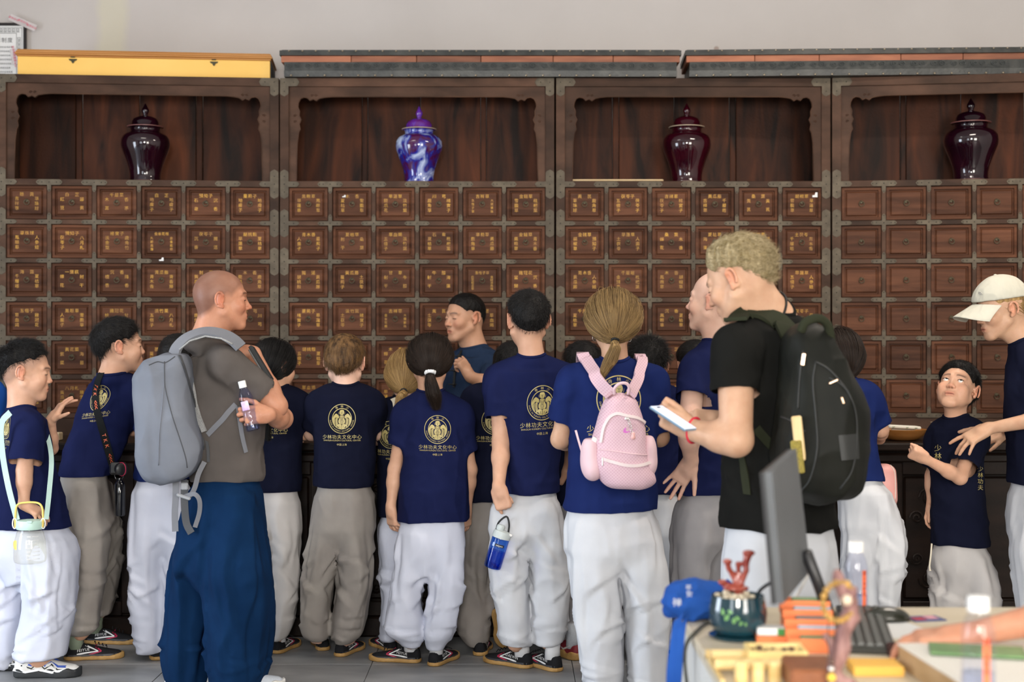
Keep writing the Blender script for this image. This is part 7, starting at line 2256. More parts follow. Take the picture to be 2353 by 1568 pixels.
# ---- cream strap on the blond girl, green toy in the dark haired girl's hand
bgirl = PE['blond_girl']
a_, n_ = path_on(bgirl['bvh'], [(903, 918), (908, 926), (910, 945), (906, 975)], 6.66, .004, 5)
t = empty('cream_strap', a_[0], 0, label='cream bag strap over the shoulder of the blond girl', cat='strap')
MB().ribbon(a_ - a_[0], n_, .024, .003).build('webbing', cloth('cream_webbing', (0.62, 0.56, 0.44, 1), (0.68, 0.62, 0.5, 1), wr=.1), t, smooth=40)
gt = P(691, 976, 6.74)
o = MB().lathe([(.001, -.008), (.007, -.007), (.009, 0), (.007, .010), (.003, .014), (.001, .015)], 12).build('green_toy', mat('bright_green', (0.16, 0.62, 0.10, 1), .4), None, smooth=True)
o.location = gt; tag(o, 'tiny bright green toy in the fist of the black haired girl', 'toy')

# ---- blue bottle hanging from the tall boy's hand
M_blueg = glass('blue_tritan', (0.20, 0.40, 0.80, 1), .05, 1.2)
M_lidg = mat('pale_grey_lid', (0.50, 0.55, 0.55, 1), .45)
b0, b1 = P(1130, 1306, 6.14), P(1160, 1207, 6.14)
up = b1 - b0; L_ = np.linalg.norm(up)
t = empty('blue_bottle', b0, 0, label='translucent blue drinking bottle with a pale grey lid in the tall boy\'s hand', cat='bottle')
t.rotation_euler = Matrix(axis_mat(up)).to_euler()
MB().lathe([(.001, .004), (.028, 0), (.036, .004), (.038, .014), (.038, .130), (.037, .136), (.001, .138)], 32).build('bottle_body', M_blueg, t, smooth=50)
MB().lathe([(.001, .006), (.034, .006), (.035, .08), (.001, .080)], 24).build('water', glass('blue_water', (0.35, 0.50, 0.85, 1), .02, 1.25), t, smooth=50)
lid = MB().lathe([(.034, .134), (.040, .136), (.040, .158), (.036, .166), (.020, .170), (.001, .171)], 32).build('bottle_lid', M_lidg, t, smooth=40)
MB().lathe([(.017, .168), (.018, .172), (.018, .186), (.015, .191), (.001, .192)], 20, (-.014, -.004, 0)).build('spout_cap', M_lidg, lid, smooth=40)
MB().box((.030, -.014, .160), (.028, .018, .012), bev=.004).build('lid_catch', M_cap, lid)
MB().tube(smooth_path([(-.030, 0, .165), (-.028, -.004, .20), (-.004, -.006, .232), (.016, -.004, .205), (.024, 0, .168)], 5), .004, 6).build('carry_loop', mat('dark_cord', (0.02, 0.02, 0.022, 1), .7), t, smooth=True)
lab = MB(); th = np.linspace(-2.05, -.95, 12)
v = [(.0386 * math.cos(a), .0386 * math.sin(a), z) for z in (.100, .112) for a in th]
lab.add(v, [(q, q + 1, 12 + q + 1, 12 + q) for q in range(11)]); la_ = lab.build('label_patch', mat('label_dark', (0.015, 0.018, 0.03, 1), .5), t)
def wrap_text(txt, size, r, a0, z, m, par, name='label_lettering'):
    mb = MB()
    for vv, f in text2d(txt, size):
        mb.add([(r * math.cos(a0 + a / r), r * math.sin(a0 + a / r), z + b) for a, b in vv], f)
    return mb.build(name, m, par)
wrap_text('nalgene', .0105, .0390, -1.50, .106, M_mark, t)
th = np.linspace(-2.38, -2.08, 5)
MB().add([(.0386 * math.cos(a), .0386 * math.sin(a), z) for z in (.098, .114) for a in th], [(q, q + 1, 5 + q + 1, 5 + q) for q in range(4)]).build('label_patch', mat('label_blue', (0.35, 0.48, 0.8, 1), .5), t)

# ---- pink pack
def dotted(name, c1, c2, sc):
    m, nt, b = nodes_of(name); N, L = nt.nodes, nt.links
    tc = N.new('ShaderNodeTexCoord'); mp = N.new('ShaderNodeMapping'); mp.inputs['Rotation'].default_value = (0, R(45), 0); mp.inputs['Scale'].default_value = (sc, .001, sc)
    L.new(tc.outputs['Object'], mp.inputs[0])
    vo = N.new('ShaderNodeTexVoronoi'); vo.inputs['Randomness'].default_value = 0; vo.inputs['Scale'].default_value = 1.0
    L.new(mp.outputs[0], vo.inputs['Vector'])
    rp = N.new('ShaderNodeValToRGB'); rp.color_ramp.elements[0].position = .22; rp.color_ramp.elements[1].position = .42
    rp.color_ramp.elements[0].color = c2; rp.color_ramp.elements[1].color = c1
    L.new(vo.outputs['Distance'], rp.inputs[0]); L.new(rp.outputs[0], b.inputs['Base Color'])
    b.inputs['Roughness'].default_value = .75
    bp = N.new('ShaderNodeBump'); bp.inputs['Strength'].default_value = .25; bp.inputs['Distance'].default_value = .002
    L.new(vo.outputs['Distance'], bp.inputs['Height']); L.new(bp.outputs[0], b.inputs['Normal'])
    return m
M_pink = dotted('pink_spacer_mesh', (0.66, 0.46, 0.515, 1), (0.58, 0.35, 0.42, 1), 115)
M_pinkp = cloth('pale_pink_nylon', (0.72, 0.50, 0.54, 1), (0.78, 0.56, 0.60, 1), wr=.2, rough=.6)
M_pinkz = mat('cream_zip', (0.74, 0.62, 0.62, 1), .6)
M_metal = mat('bright_metal', (0.62, 0.60, 0.57, 1), .25, .9)
pw = PE['pink_woman']
pk = bag('pink_backpack', 'pale pink dotted backpack on the woman with the streaked ponytail', [(1426, 903, 18, .05, 0), (1427, 918, 36, .08, 0), (1426, 955, 50, .10, 0), (1424, 1000, 60, .12, 0), (1423, 1040, 66, .13, 0), (1428, 1068, 67, .135, 0), (1440, 1095, 65, .13, 0), (1444, 1110, 60, .12, 0), (1444, 1119, 52, .11, 0)], 5.46, M_pink, n=2.7, amp=.003, seed=8, capr=.025)
for side, pts in (('a', [(1372, 1006), (1352, 1018), (1341, 1045), (1344, 1072), (1362, 1088)]), ('b', [(1490, 1000), (1503, 1015), (1507, 1050), (1503, 1078), (1490, 1092)])):
    F = Field(P(1310, 1110, 5.28) - .02, P(1530, 985, 5.70) + .02, .006)
    if side == 'a': prs = [p_ell(P(1358, 1042, 5.44), (.040, .075, .072)), p_ell(P(1362, 1070, 5.44), (.045, .08, .06))]
    else: prs = [p_ell(P(1490, 1040, 5.45), (.032, .075, .072)), p_ell(P(1487, 1068, 5.45), (.036, .08, .05))]
    for q in prs: F.add(q, .02)
    zt = P(0, 1008 if side == 'a' else 1002, 5.44)[2]
    F.clip(lambda X, Y, Z: Z - zt)
    v, q = F.net(2)
    po = link('side_pocket', np_mesh('side_pocket', v - pk['base'], q, M_pinkp), pk['root'])
strip_on(pk, 'main_zip', [(1382, 1018), (1388, 985), (1400, 962), (1418, 952), (1440, 957), (1464, 962), (1481, 972)], .012, M_pinkz, .005)
strip_on(pk, 'pocket_zip', [(1384, 1054), (1408, 1062), (1440, 1070), (1470, 1070), (1496, 1062)], .012, M_pinkz, .005)
cord_on(pk, 'pocket_piping', [(1378, 1034), (1400, 1036), (1440, 1042), (1480, 1046), (1496, 1044)], .0025, M_pinkp)
for nm, pts, w in (('shoulder_strap', [(1340, 818), (1352, 838), (1370, 866), (1388, 890), (1404, 908)], .048), ('shoulder_strap', [(1472, 822), (1474, 838), (1466, 866), (1456, 890), (1448, 908)], .042)):
    a_, n_ = path_on(pw['bvh'], pts, 5.75, .006, 6)
    bl = np.linspace(0, 1, len(a_)) ** 3
    tgt = P(pts[-1][0], pts[-1][1], 5.42)
    a_ = a_ + (tgt - a_[-1])[None] * bl[:, None]
    a_ = np.concatenate([[a_[0] + np.array((0, .10, -.03))], [a_[0] + np.array((0, .05, .004))], a_]); n_ = np.concatenate([[np.array((0, .3, 1))], [np.array((0, -.1, 1.))], n_])
    MB().ribbon(a_ - pk['base'], n_, w, .012).build(nm, M_pink, pk['root'], smooth=40)
MB().tube([x - pk['base'] for x in smooth_path([P(1412, 906, 5.40), P(1412, 893, 5.38), P(1424, 882, 5.37), P(1440, 882, 5.37), P(1446, 893, 5.38), P(1443, 906, 5.40)], 5)], .006, 7).build('top_handle', M_pinkp, pk['root'], smooth=True)
a_ = [P(1323, 990, 5.52), P(1330, 1015, 5.47), P(1338, 1042, 5.42)]
MB().ribbon([x - pk['base'] for x in a_], (0, -1, 0), .008, .002).build('adjuster_strap', M_pinkp, pk['root'])
# swoosh-shaped mark
sw = []
o_ = [(0, .55), (-.16, .42), (-.30, .10), (-.28, -.12), (-.12, -.22), (.10, -.18), (.45, .02), (1.0, .34), (.45, .08), (.15, -.02), (-.02, .02), (-.06, .18)]
cn = (1439, 992); mb = MB(); pts3 = []
for u, v in o_:
    p, n = surf(pk['bvh'], cn[0] + u * 24, cn[1] - v * 17, 5.46, .002)
    pts3.append(p - pk['base'])
c_, n = surf(pk['bvh'], 1437, 994, 5.46, .002)
mb.add(pts3 + [c_ - pk['base']], [(1, 2, 11), (0, 1, 11), (2, 3, 10, 11), (3, 4, 9, 10), (4, 5, 9), (5, 8, 9), (5, 6, 8), (6, 7, 8)])
mb.build('swoosh_mark', mat('magenta_print', (0.62, 0.14, 0.52, 1), .5), pk['root'])
ch = MB()
for i in range(5):
    p = P(1444 + i * 2.0, 964 + i * 7.5, 5.325 - i * .001) - pk['base']
    ch.tube([p + np.array((.0045 * math.cos(a), .002 * math.sin(a) * (i % 2), .006 * math.sin(a))) for a in np.linspace(0, 2 * PI, 11)[:-1]], .0012, 5, True)
ch.build('key_chain', M_metal, pk['root'], smooth=True)
MB().lathe([(.001, -.014), (.007, -.012), (.009, -.004), (.006, .004), (.007, .010), (.001, .014)], 14, P(1455, 1002, 5.318) - pk['base']).build('charm', mat('charm_pink', (0.80, 0.45, 0.42, 1), .35), pk['root'], smooth=True)
MB().box(P(1385, 1062, 5.325) - pk['base'], (.006, .004, .030), bev=.002).build('zip_pull', M_metal, pk['root'])
MB().box(P(1441, 962, 5.33) - pk['base'], (.016, .006, .010), bev=.002).build('zip_pull', M_metal, pk['root'])
t = P(1366, 1014, 5.40)
o = MB().lathe([(.001, -.05), (.012, -.05), (.013, .010), (.011, .014), (.001, .015)], 16).build('white_stick', M_cap, None, smooth=40)
o.location = t; o.rotation_euler = (0, R(25), 0); tag(o, 'white capped tube standing in the side pocket of the pink backpack', 'tube')
er = MB()
for x, y, dd, r in ((1367, 777, .02, .0135), (1446, 779, .02, .0115)):
    c = P(x, y, 5.75 + dd) - pw['base']
    MB().tube([c + np.array((r * .75 * math.cos(a), r * .6 * math.cos(a), r * math.sin(a))) for a in np.linspace(0, 2 * PI, 21)[:-1]], .0011, 5, True).build('hoop_earring', M_metal, pw['root'], smooth=True)

# ---- black pack
M_bpack = cloth('black_nylon', (0.010, 0.0105, 0.009, 1), (0.017, 0.0175, 0.014, 1), weave=1200, wr=.3, rough=.5, sheen=.05)
M_bband = cloth('olive_black_webbing', (0.022, 0.025, 0.014, 1), (0.030, 0.033, 0.020, 1), weave=900, wr=.1)
M_goldm = mat('rose_gold_pull', (0.72, 0.48, 0.33, 1), .25, .85)
bm_ = PE['black_tee_man']
kp = bag('black_backpack', 'big black backpack with rose gold zip pulls on the man in the black tee', [(1846, 742, 34, .07, 0), (1856, 780, 54, .11, 0), (1872, 840, 72, .14, 0), (1888, 900, 92, .16, 0), (1890, 960, 102, .17, 0), (1884, 1030, 106, .175, 0), (1880, 1090, 104, .17, 0), (1882, 1130, 92, .15, 0), (1886, 1150, 66, .13, 0)], 4.40, M_bpack, n=2.6, amp=.006, seed=14, capr=.05, fr=(5, 5, 2.5))
cord_on(kp, 'front_zip', [(1846, 806), (1840, 850), (1836, 900), (1834, 940)], .003, M_seam)
cord_on(kp, 'panel_seam', [(1874, 832), (1900, 846), (1926, 872), (1950, 905), (1966, 950), (1968, 1010), (1958, 1080), (1930, 1125)], .003, M_seam)
cord_on(kp, 'panel_seam', [(1874, 832), (1868, 880), (1874, 950), (1878, 1030), (1862, 1100), (1840, 1130)], .003, M_seam)
cord_on(kp, 'pocket_seam', [(1905, 868), (1932, 884), (1950, 902)], .003, M_seam)
strip_on(kp, 'lower_patch', [(1930, 1030), (1972, 1026)], .075, M_seam, .002)
for (x, y, w, h_, ang) in ((1848, 827, .012, .038, 8), (1915, 878, .030, .007, -24), (1936, 921, .008, .022, -20)):
    p, n = surf(kp['bvh'], x, y, 4.4, .006)
    MB().box(p - kp['base'], (w, .005, h_), rotm(0, R(ang), 0), bev=.002).build('zip_pull', M_goldm, kp['root'])
MB().tube([x - kp['base'] for x in smooth_path([P(1840, 762, 4.30), P(1852, 740, 4.29), P(1880, 732, 4.30), P(1902, 748, 4.32), P(1910, 790, 4.34)], 6)], [.014] * 25, 8).build('top_handle', M_bband, kp['root'], smooth=True)
for pts, w in (([(1690, 742), (1720, 728), (1756, 732), (1790, 748), (1820, 775), (1836, 800)], .075),):
    a_, n_ = path_on(bm_['bvh'], pts, 4.67, .006, 6)
    MB().ribbon(a_ - kp['base'], n_, w, .012).build('shoulder_strap', M_bband, kp['root'], smooth=40)
strip_on(kp, 'side_strap', [(1790, 1042), (1760, 1010), (1738, 985)], .030, M_bband, .004, bvh=bm_['bvh'])
strip_on(kp, 'side_strap', [(1706, 1050), (1712, 1090), (1718, 1136)], .030, M_bband, .004, bvh=bm_['bvh'])
cord_on(kp, 'side_pocket_edge', [(1796, 958), (1820, 968), (1838, 985), (1850, 992)], .004, M_seam)
p, n = surf(kp['bvh'], 1838, 985, 4.4, .010)
t = empty('wooden_case', p, 0, label='pale wooden case sticking out of the side pocket of the black backpack', cat='case')
MB().box((0, -.004, -.030), (.030, .018, .135), rotm(0, R(-6), 0), bev=.004).build('case_body', mat('pale_bamboo', (0.66, 0.47, 0.22, 1), .5, col2=(0.74, 0.56, 0.30, 1), scale=(40, 40, 4)), t)
MB().box((-.004, -.009, -.085), (.034, .014, .10), rotm(0, R(-6), 0), bev=.004).build('mesh_sleeve', mat('yellow_mesh', (0.34, 0.27, 0.05, 1), .8, col2=(0.20, 0.16, 0.04, 1), scale=(220, 220, 220), bump=.5, bscale=260), t)

# ---- phone, wrist band, neck cord
ph0 = P(1546, 962, 4.48)
t = empty('phone', ph0, 0, label='phone with a pale blue edge held by the man in the black tee', cat='phone')
Mp_ = rotm(R(-62), 0, R(52))
MB().box((0, 0, 0), (.074, .0085, .150), Mp_, bev=.004).build('phone_body', mat('pale_blue_metal', (0.22, 0.33, 0.44, 1), .3, .4), t)
MB().box(tuple(Mp_ @ np.array((0, -.0046, 0))), (.068, .001, .143), Mp_).build('screen', mat('lit_screen', (0.55, 0.60, 0.72, 1), .15, emit=((0.75, 0.82, 1.0, 1), .35)), t)
MB().box(tuple(Mp_ @ np.array((0, -.0053, .062))), (.020, .0008, .007), Mp_, bev=.0003).build('camera_notch', M_iris, t)
wr = P(1597, 990, 4.67 - .143); el = P(1692, 1012, 4.43); ax = (el - wr) / np.linalg.norm(el - wr)
e1 = np.cross(ax, (0, 0, 1)); e1 /= np.linalg.norm(e1); e2 = np.cross(ax, e1)
ctr = wr - ax * .004
MB().tube([ctr - bm_['base'] + (e1 * math.cos(a) + e2 * math.sin(a)) * .0405 for a in np.linspace(0, 2 * PI, 29)[:-1]], .0042, 7, True).build('red_wristband', mat('red_silicone', (0.62, 0.03, 0.06, 1), .4), bm_['root'], smooth=True)
nb_ = bm_['nb']; hcN = bm_['hc']; ax = (hcN - nb_); ax /= np.linalg.norm(ax); e1 = np.cross(ax, (0, 1, 0)); e1 /= np.linalg.norm(e1); e2 = np.cross(ax, e1)
MB().tube([nb_ + ax * (.012 - .03 * math.cos(a - .9)) + (e1 * math.cos(a) + e2 * math.sin(a)) * .079 - bm_['base'] for a in np.linspace(0, 2 * PI, 37)[:-1]], .0042, 6, True).build('neck_cord', M_blk, bm_['root'], smooth=True)

# ---- pink bag beyond the bright navy girl
t_ = bag('pink_bag', 'small salmon pink bag carried in front by the girl in the bright navy tee', [(2030, 1066, 18, .03, 0), (2030, 1080, 27, .05, 0), (2030, 1110, 29, .06, 0), (2031, 1150, 29, .06, 0), (2031, 1166, 24, .05, 0)], 6.52, mat('salmon_vinyl', (0.74, 0.36, 0.33, 1), .45), n=3, amp=.0, capr=.02, cat='bag')
cord_on(t_, 'bag_piping', [(2046, 1070), (2055, 1085), (2057, 1110), (2057, 1150)], .003, mat('pale_piping', (0.78, 0.62, 0.55, 1), .5))

# ---- on the counter
cw = P(2076, 1018, 7.12); zc = CTOP + .0005
t = empty('wooden_dish', (cw[0], 7.14, zc), 0, label='shallow wooden dish on the counter beside the gazing boy', cat='dish')
MB().lathe([(.001, 0), (.060, 0), (.085, .010), (.108, .030), (.119, .055), (.116, .056), (.104, .034), (.08, .016), (.001, .012)], 36).build('dish_body', mat('varnished_wood', (0.30, 0.11, 0.025, 1), .3, col2=(0.42, 0.18, 0.05, 1), scale=(4, 30, 30)), t, smooth=50)
Mpk = mat('cream_paper', (0.72, 0.68, 0.58, 1), .7)
for (x, y, z, a, lab) in ((0, -.005, .066, 4, 'upper cream paper packet in the wooden dish'), (.01, .02, .046, -14, 'lower cream paper packet in the wooden dish')):
    o = MB().box((0, 0, 0), (.165 if z > .05 else .12, .08, .016), bev=.005).build('paper_packet', Mpk, None)
    o.location = (cw[0] + x, 7.14 + y, zc + z); o.rotation_euler = (0, R(3), R(a)); tag(o, lab, 'packet', 'cream packets in the wooden dish')
    mb = MB()
    for i, xx in enumerate((-.06, .01, .055)):
        mb.tube([(xx + .006 * math.cos(q), -.0405, -.002 + .004 * math.sin(2 * q)) for q in np.linspace(0, 5, 8)], .0009, 4)
    mb.build('green_sprig_print', mat('sprig_green', (0.10, 0.16, 0.05, 1), .6), o)
aj = P(2152, 1012, 7.16)
t = empty('amber_jar', (aj[0] + .012, 7.18, zc), 0, label='amber glazed jar on the counter behind the gazing boy', cat='jar')
MB().lathe([(.001, 0), (.028, 0), (.036, .015), (.040, .04), (.036, .062), (.030, .070), (.032, .082), (.036, .086), (.028, .086), (.026, .07), (.001, .065)], 28).build('jar_body', mat('amber_glaze', (0.36, 0.15, 0.02, 1), .15, coat=.6), t, smooth=50)
MB().lathe([(.030, .081), (.0365, .083), (.0365, .088), (.030, .089)], 28).build('jar_rim', M_rim, t, smooth=40)
gj = P(2262, 1018, 7.05)
t = empty('green_bowl', (gj[0], 7.10, zc), 0, label='pale green upturned bowl on the counter by the capped woman', cat='bowl')
MB().lathe([(.052, 0), (.053, .006), (.050, .028), (.038, .046), (.020, .054), (.014, .055), (.013, .060), (.001, .060)], 30).build('bowl_body', mat('pale_celadon', (0.42, 0.55, 0.33, 1), .25, coat=.5, col2=(0.52, 0.62, 0.42, 1), scale=(9, 9, 9)), t, smooth=50)
bx = P(126, 1000, 7.1)
o = MB().box((0, 0, .02), (.05, .06, .04), bev=.004).build('small_box', mat('tan_card', (0.55, 0.42, 0.26, 1), .6), None); o.location = (bx[0], 7.12, zc)
tag(o, 'small tan box on the counter by the raised hand of the bottle boy', 'box')

# ---- peaked cap
cwm = PE['cap_woman']
M_cream = cloth('cream_cotton', (0.44, 0.425, 0.355, 1), (0.50, 0.48, 0.405, 1), wr=.25, wscale=20, rough=.85)
hc, M_, s_ = cwm['hc'], cwm['M'], cwm['s']
F = Field(hc - .17, hc + .17, .0045)
F.add(p_ell(hc + M_ @ np.array((0, -.010, .040)) * s_, np.array((.097, .119, .104)) * s_, M_))
cut = hc + M_ @ np.array((0, 0, .044)) * s_; cn = M_ @ np.array((0, -.10, 1.0)); cn /= np.linalg.norm(cn)
F.clip(lambda X, Y, Z: -((X - cut[0]) * cn[0] + (Y - cut[1]) * cn[1] + (Z - cut[2]) * cn[2]))
v, q = F.net(2); v = v + vnormals(v, q) * (folds(v, (14, 14, 14), 3.3) * .0012)[:, None]
cap = link('peaked_cap', np_mesh('peaked_cap', v - cwm['base'], q, M_cream), cwm['root']); cap['label'] = 'pale cream peaked cap'
br = MB(); nr, nc = 9, 21; vs = []
for i in range(nr):
    for j in range(nc):
        a = -1.18 + 2.36 * j / (nc - 1); f = i / (nr - 1)
        x0, y0 = .096 * math.sin(a), -.010 + .118 * math.cos(a)
        L_ = .092 * math.cos(a * .62) ** .8
        dirx, diry = .28 * math.sin(a), 1
        z = .046 + .10 * .1 * y0 - f * .030 * math.cos(a) - .55 * (x0 * (1 + .2 * f)) ** 2 * 6 * f - .022 * (abs(a) / 1.18) ** 2
        vs.append(hc + M_ @ (np.array((x0 + dirx * L_ * f, y0 + diry * L_ * f, z)) * s_) - cwm['base'])
n_ = len(vs); vs2 = [p - M_ @ np.array((0, 0, .003)) for p in vs]
fs = [(i * nc + j, i * nc + j + 1, (i + 1) * nc + j + 1, (i + 1) * nc + j) for i in range(nr - 1) for j in range(nc - 1)]
fs += [tuple(n_ + k for k in f[::-1]) for f in fs]
bd = [j for j in range(nc)] + [i * nc + nc - 1 for i in range(1, nr)] + [(nr - 1) * nc + j for j in range(nc - 2, -1, -1)] + [i * nc for i in range(nr - 2, 0, -1)]
fs += [(bd[k], bd[(k + 1) % len(bd)], n_ + bd[(k + 1) % len(bd)], n_ + bd[k]) for k in range(len(bd))]
br.add(vs + vs2, fs).build('cap_peak', M_cream, cap, smooth=50)
tb_ = hc + M_ @ (np.array((0, -.010, .143)) * s_) - cwm['base']
MB().lathe([(.008, 0), (.007, .004), (.001, .006)], 12, tb_).build('cap_button', M_cream, cap, smooth=True)
em = MB(); cbv = BVHTree.FromPolygons([tuple(x) for x in v], [tuple(map(int, x)) for x in q])
for r in (.006, .011, .016):
    pts = []
    for a in np.linspace(0, PI / 2, 8):
        p, n = surf(cbv, 2246 + (r * math.cos(a)) / 6.0 * FPX * .95 + 3, 678 - r * .75 * math.sin(a) / 6.0 * FPX, 6.0, .0012)
        if p is not None: pts.append(p - cwm['base'])
    if len(pts) > 2: em.tube(pts, .0016, 5)
em.build('dome_embroidery', mat('grey_thread', (0.36, 0.35, 0.32, 1), .7), cap, smooth=True)
# drawstring of the small boy, small gold print on his chest and back
gb = PE['gazing_boy']
MB().tube([x - gb['base'] for x in smooth_path([P(2141, 1250, 6.14), P(2139, 1275, 6.12), P(2136, 1300, 6.12), P(2137, 1312, 6.12)], 5)], [.004] * 10 + [.004] * 5 + [.007], 6).build('drawstring', cloth('cord_cream', (0.66, 0.60, 0.48, 1), (0.7, 0.64, 0.52, 1)), gb['trousers'] if 'trousers' in gb else gb['root'], smooth=True)
def cloth_text(pr, px, py, txt, size_px, step=(0, 1.1), turn=0.0, m=None, name='gold_print'):
    mb = MB(); ca, sa = math.cos(R(turn)), math.sin(R(turn))
    for i, chs in enumerate(txt):
        for v, f in text2d(chs, size_px):
            pts = []
            for a, b in v:
                a, b = a * ca - b * sa, a * sa + b * ca
                p, n = surf(pr['bvh'], px + step[0] * i * size_px + a, py + step[1] * i * size_px - b, pr['d'], .002)
                pts.append(p)
            if any(p is None for p in pts): continue
            mb.add([p - pr['base'] for p in pts], f)
    if mb.v: return mb.build(name, m or M_print, pr['shirt'])
cloth_text(gb, 2156, 1030, '少林', 17)
cloth_text(gb, 2252, 1078, '少林功夫', 13)
cloth_text(PE['blue_tee_girl'], 1990, 962, '心', 18)
ins = PE['instructor']
mb = MB()
a_, n_ = path_on(ins['bvh'], [(1062, 806), (1052, 830), (1046, 858), (1044, 890)], 7.75, .003, 5)
MB().ribbon(a_ - ins['base'], n_, .014, .004).build('placket', M_blk, ins['shirt'], smooth=40)
for k in (3, 9, 14):
    mb.lathe([(.001, -.006), (.007, -.004), (.008, 0), (.006, .005), (.001, .006)], 8, tuple(a_[k] - ins['base'] + n_[k] * .006))
    mb.tube([a_[k] - ins['base'] + n_[k] * .004 + np.array((x, 0, 0)) for x in (-.03, 0, .03)], .003, 5)
mb.build('knot_buttons', M_blk, ins['shirt'], smooth=True)
# ------------------------------------------------------------------ the desk in front, with what lies on it
DZ = 0.75
def D(px, py, z=DZ):
    y = (CAM_Z - z) * FPX / (py - CY)
    return np.array(((px - CX) / FPX * y, y, z))
M_desk = mat('cream_laminate', (0.56, 0.48, 0.35, 1), .45, col2=(0.62, 0.54, 0.41, 1), scale=(3, 14, 3))
M_dside = mat('white_panel', (0.62, 0.61, 0.58, 1), .6)
t = empty('desk', (1.1, 3.0, 0), 0, label='cream topped desk with a white side panel in front of the visitors', cat='desk')
MB().box((0.02, .04, DZ - .015), (1.38, 1.40, .03), bev=.004).build('desk_top', M_desk, t)
MB().box((-.655, .04, .36), (.024, 1.36, .72), bev=.003).build('side_panel', M_dside, t)
for y in (-.60, .66): MB().box((.685, y, .36), (.04, .04, .72), bev=.003).build('leg', M_dside, t)
MB().box((.015, .70, .42), (1.31, .02, .60), bev=.003).build('modesty_panel', M_dside, t)
def obj1(name, mb, m, loc, label, cat, rot=(0, 0, 0), smooth=False, group=None):
    o = mb.build(name, m, None, smooth=smooth); o.location = loc; o.rotation_euler = [R(a) for a in rot]
    return tag(o, label, cat, group)
# blue cloth bag slumped over the corner
M_bbag = cloth('cobalt_cloth', (0.016, 0.070, 0.30, 1), (0.024, 0.10, 0.40, 1), wr=.6, wscale=16, rough=.75)
bb = D(1625, 1420)
F = Field(bb + np.array((-.14, -.12, -.02)), bb + np.array((.13, .14, .15)), .006)
for c_, r_ in (((0, .0, .035), (.085, .075, .042)), ((-.055, -.01, .03), (.055, .06, .04)), ((.045, .02, .045), (.06, .06, .04)), ((-.075, -.02, .045), (.03, .04, .045)), ((-.02, .0, .065), (.06, .05, .028))):
    F.add(p_ell(bb + np.array(c_), r_), .025)
zf = DZ + .0005
F.clip(lambda X, Y, Z: zf - Z + 0 * X)
v, q = F.net(1); v = v + vnormals(v, q) * ((folds(v, (14, 14, 26), 2.2, rot=rotm(0, R(25), 0)) + .5 * folds(v, (30, 30, 40), 5)) * .007)[:, None]
v[:, 2] = np.maximum(v[:, 2], zf)
t = empty('blue_bag', bb, 0, label='cobalt blue cloth bag slumped over the desk corner with its straps hanging down', cat='bag')
b_ = link('bag_body', np_mesh('bag_body', v - bb, q, M_bbag), t)
for k, pts in enumerate(([(1572, 1412, 3.46), (1558, 1430, 3.40), (1550, 1480, 3.38), (1542, 1540, 3.37), (1540, 1600, 3.37)], [(1580, 1420, 3.44), (1568, 1440, 3.38), (1562, 1500, 3.36), (1558, 1560, 3.36), (1552, 1610, 3.36)])):
    qs = smooth_path([P(*p) for p in pts], 5)
    MB().ribbon([x - bb for x in qs], (-.6, -1, .2), .020, .003).build('bag_strap', M_bbag, t, smooth=40)
pm = MB(); bv = BVHTree.FromPolygons([tuple(x) for x in v], [tuple(map(int, x)) for x in q])
for (x, y, s_, ch) in ((1582, 1352, 15, '平'), (1584, 1366, 15, '安'), (1556, 1385, 22, '禅'), (1606, 1335, 16, '福')):
    for vv, f in text2d(ch, s_):
        pts = [surf(bv, x + a, y - b, 3.5, .0015)[0] for a, b in vv]
        if all(p is not None for p in pts): pm.add([p - bb for p in pts], f)
if pm.v: pm.build('white_print', M_mark, t)
# teal pot with red fungus
pc = D(1695, 1466)
M_teal = mat('teal_glaze', (0.004, 0.020, 0.032, 1), .12, col2=(0.010, 0.055, 0.075, 1), scale=(5, 5, 5), coat=.8)
t = empty('glazed_pot', pc, 0, label='dark teal glazed pot with pebbles and a red fungus on the desk', cat='pot')
MB().lathe([(.001, 0), (.060, 0), (.066, .003), (.068, .008), (.056, .010), (.001, .010)], 32).build('saucer', M_teal, t, smooth=50)
MB().lathe([(.001, .011), (.050, .011), (.058, .018), (.067, .040), (.069, .062), (.064, .088), (.062, .098), (.0615, .101), (.058, .101), (.057, .092), (.001, .086)], 36).build('pot_body', M_teal, t, smooth=50)
lv = MB()
for (a, z, s_, r_) in ((-2.25, .070, .016, 20), (-2.1, .058, .018, -30), (-1.98, .072, .014, 60), (-1.85, .052, .016, -10), (-1.72, .058, .013, 30), (-1.62, .046, .012, -35), (-1.45, .044, .010, 10)):
    th = [(0, -.5), (.32, -.1), (.2, .35), (0, .6), (-.2, .35), (-.32, -.1)]
    c_, s2 = math.cos(R(r_)), math.sin(R(r_)); pts = []
    for u, w in th:
        uu, ww = (u * c_ - w * s2) * s_, (u * s2 + w * c_) * s_
        rr = np.interp(z + ww, [.018, .040, .062, .088], [.058, .067, .069, .064]) + .0008
        pts.append((rr * math.cos(a + uu / .067), rr * math.sin(a + uu / .067), z + ww))
    lv.add(pts, [tuple(range(6))])
lv.build('leaf_painting', mat('leaf_green_paint', (0.16, 0.34, 0.12, 1), .25), t)
M_peb = mat('cream_pebble', (0.62, 0.52, 0.36, 1), .5, col2=(0.75, 0.68, 0.54, 1), scale=(40, 40, 40), objvar=.2)
rr_ = random.Random(5)
pme = MB().lathe([(.001, -.6), (.6, -.5), (.95, -.1), (.9, .3), (.5, .6), (.001, .7)], 9).mesh('pebble', M_peb, True)
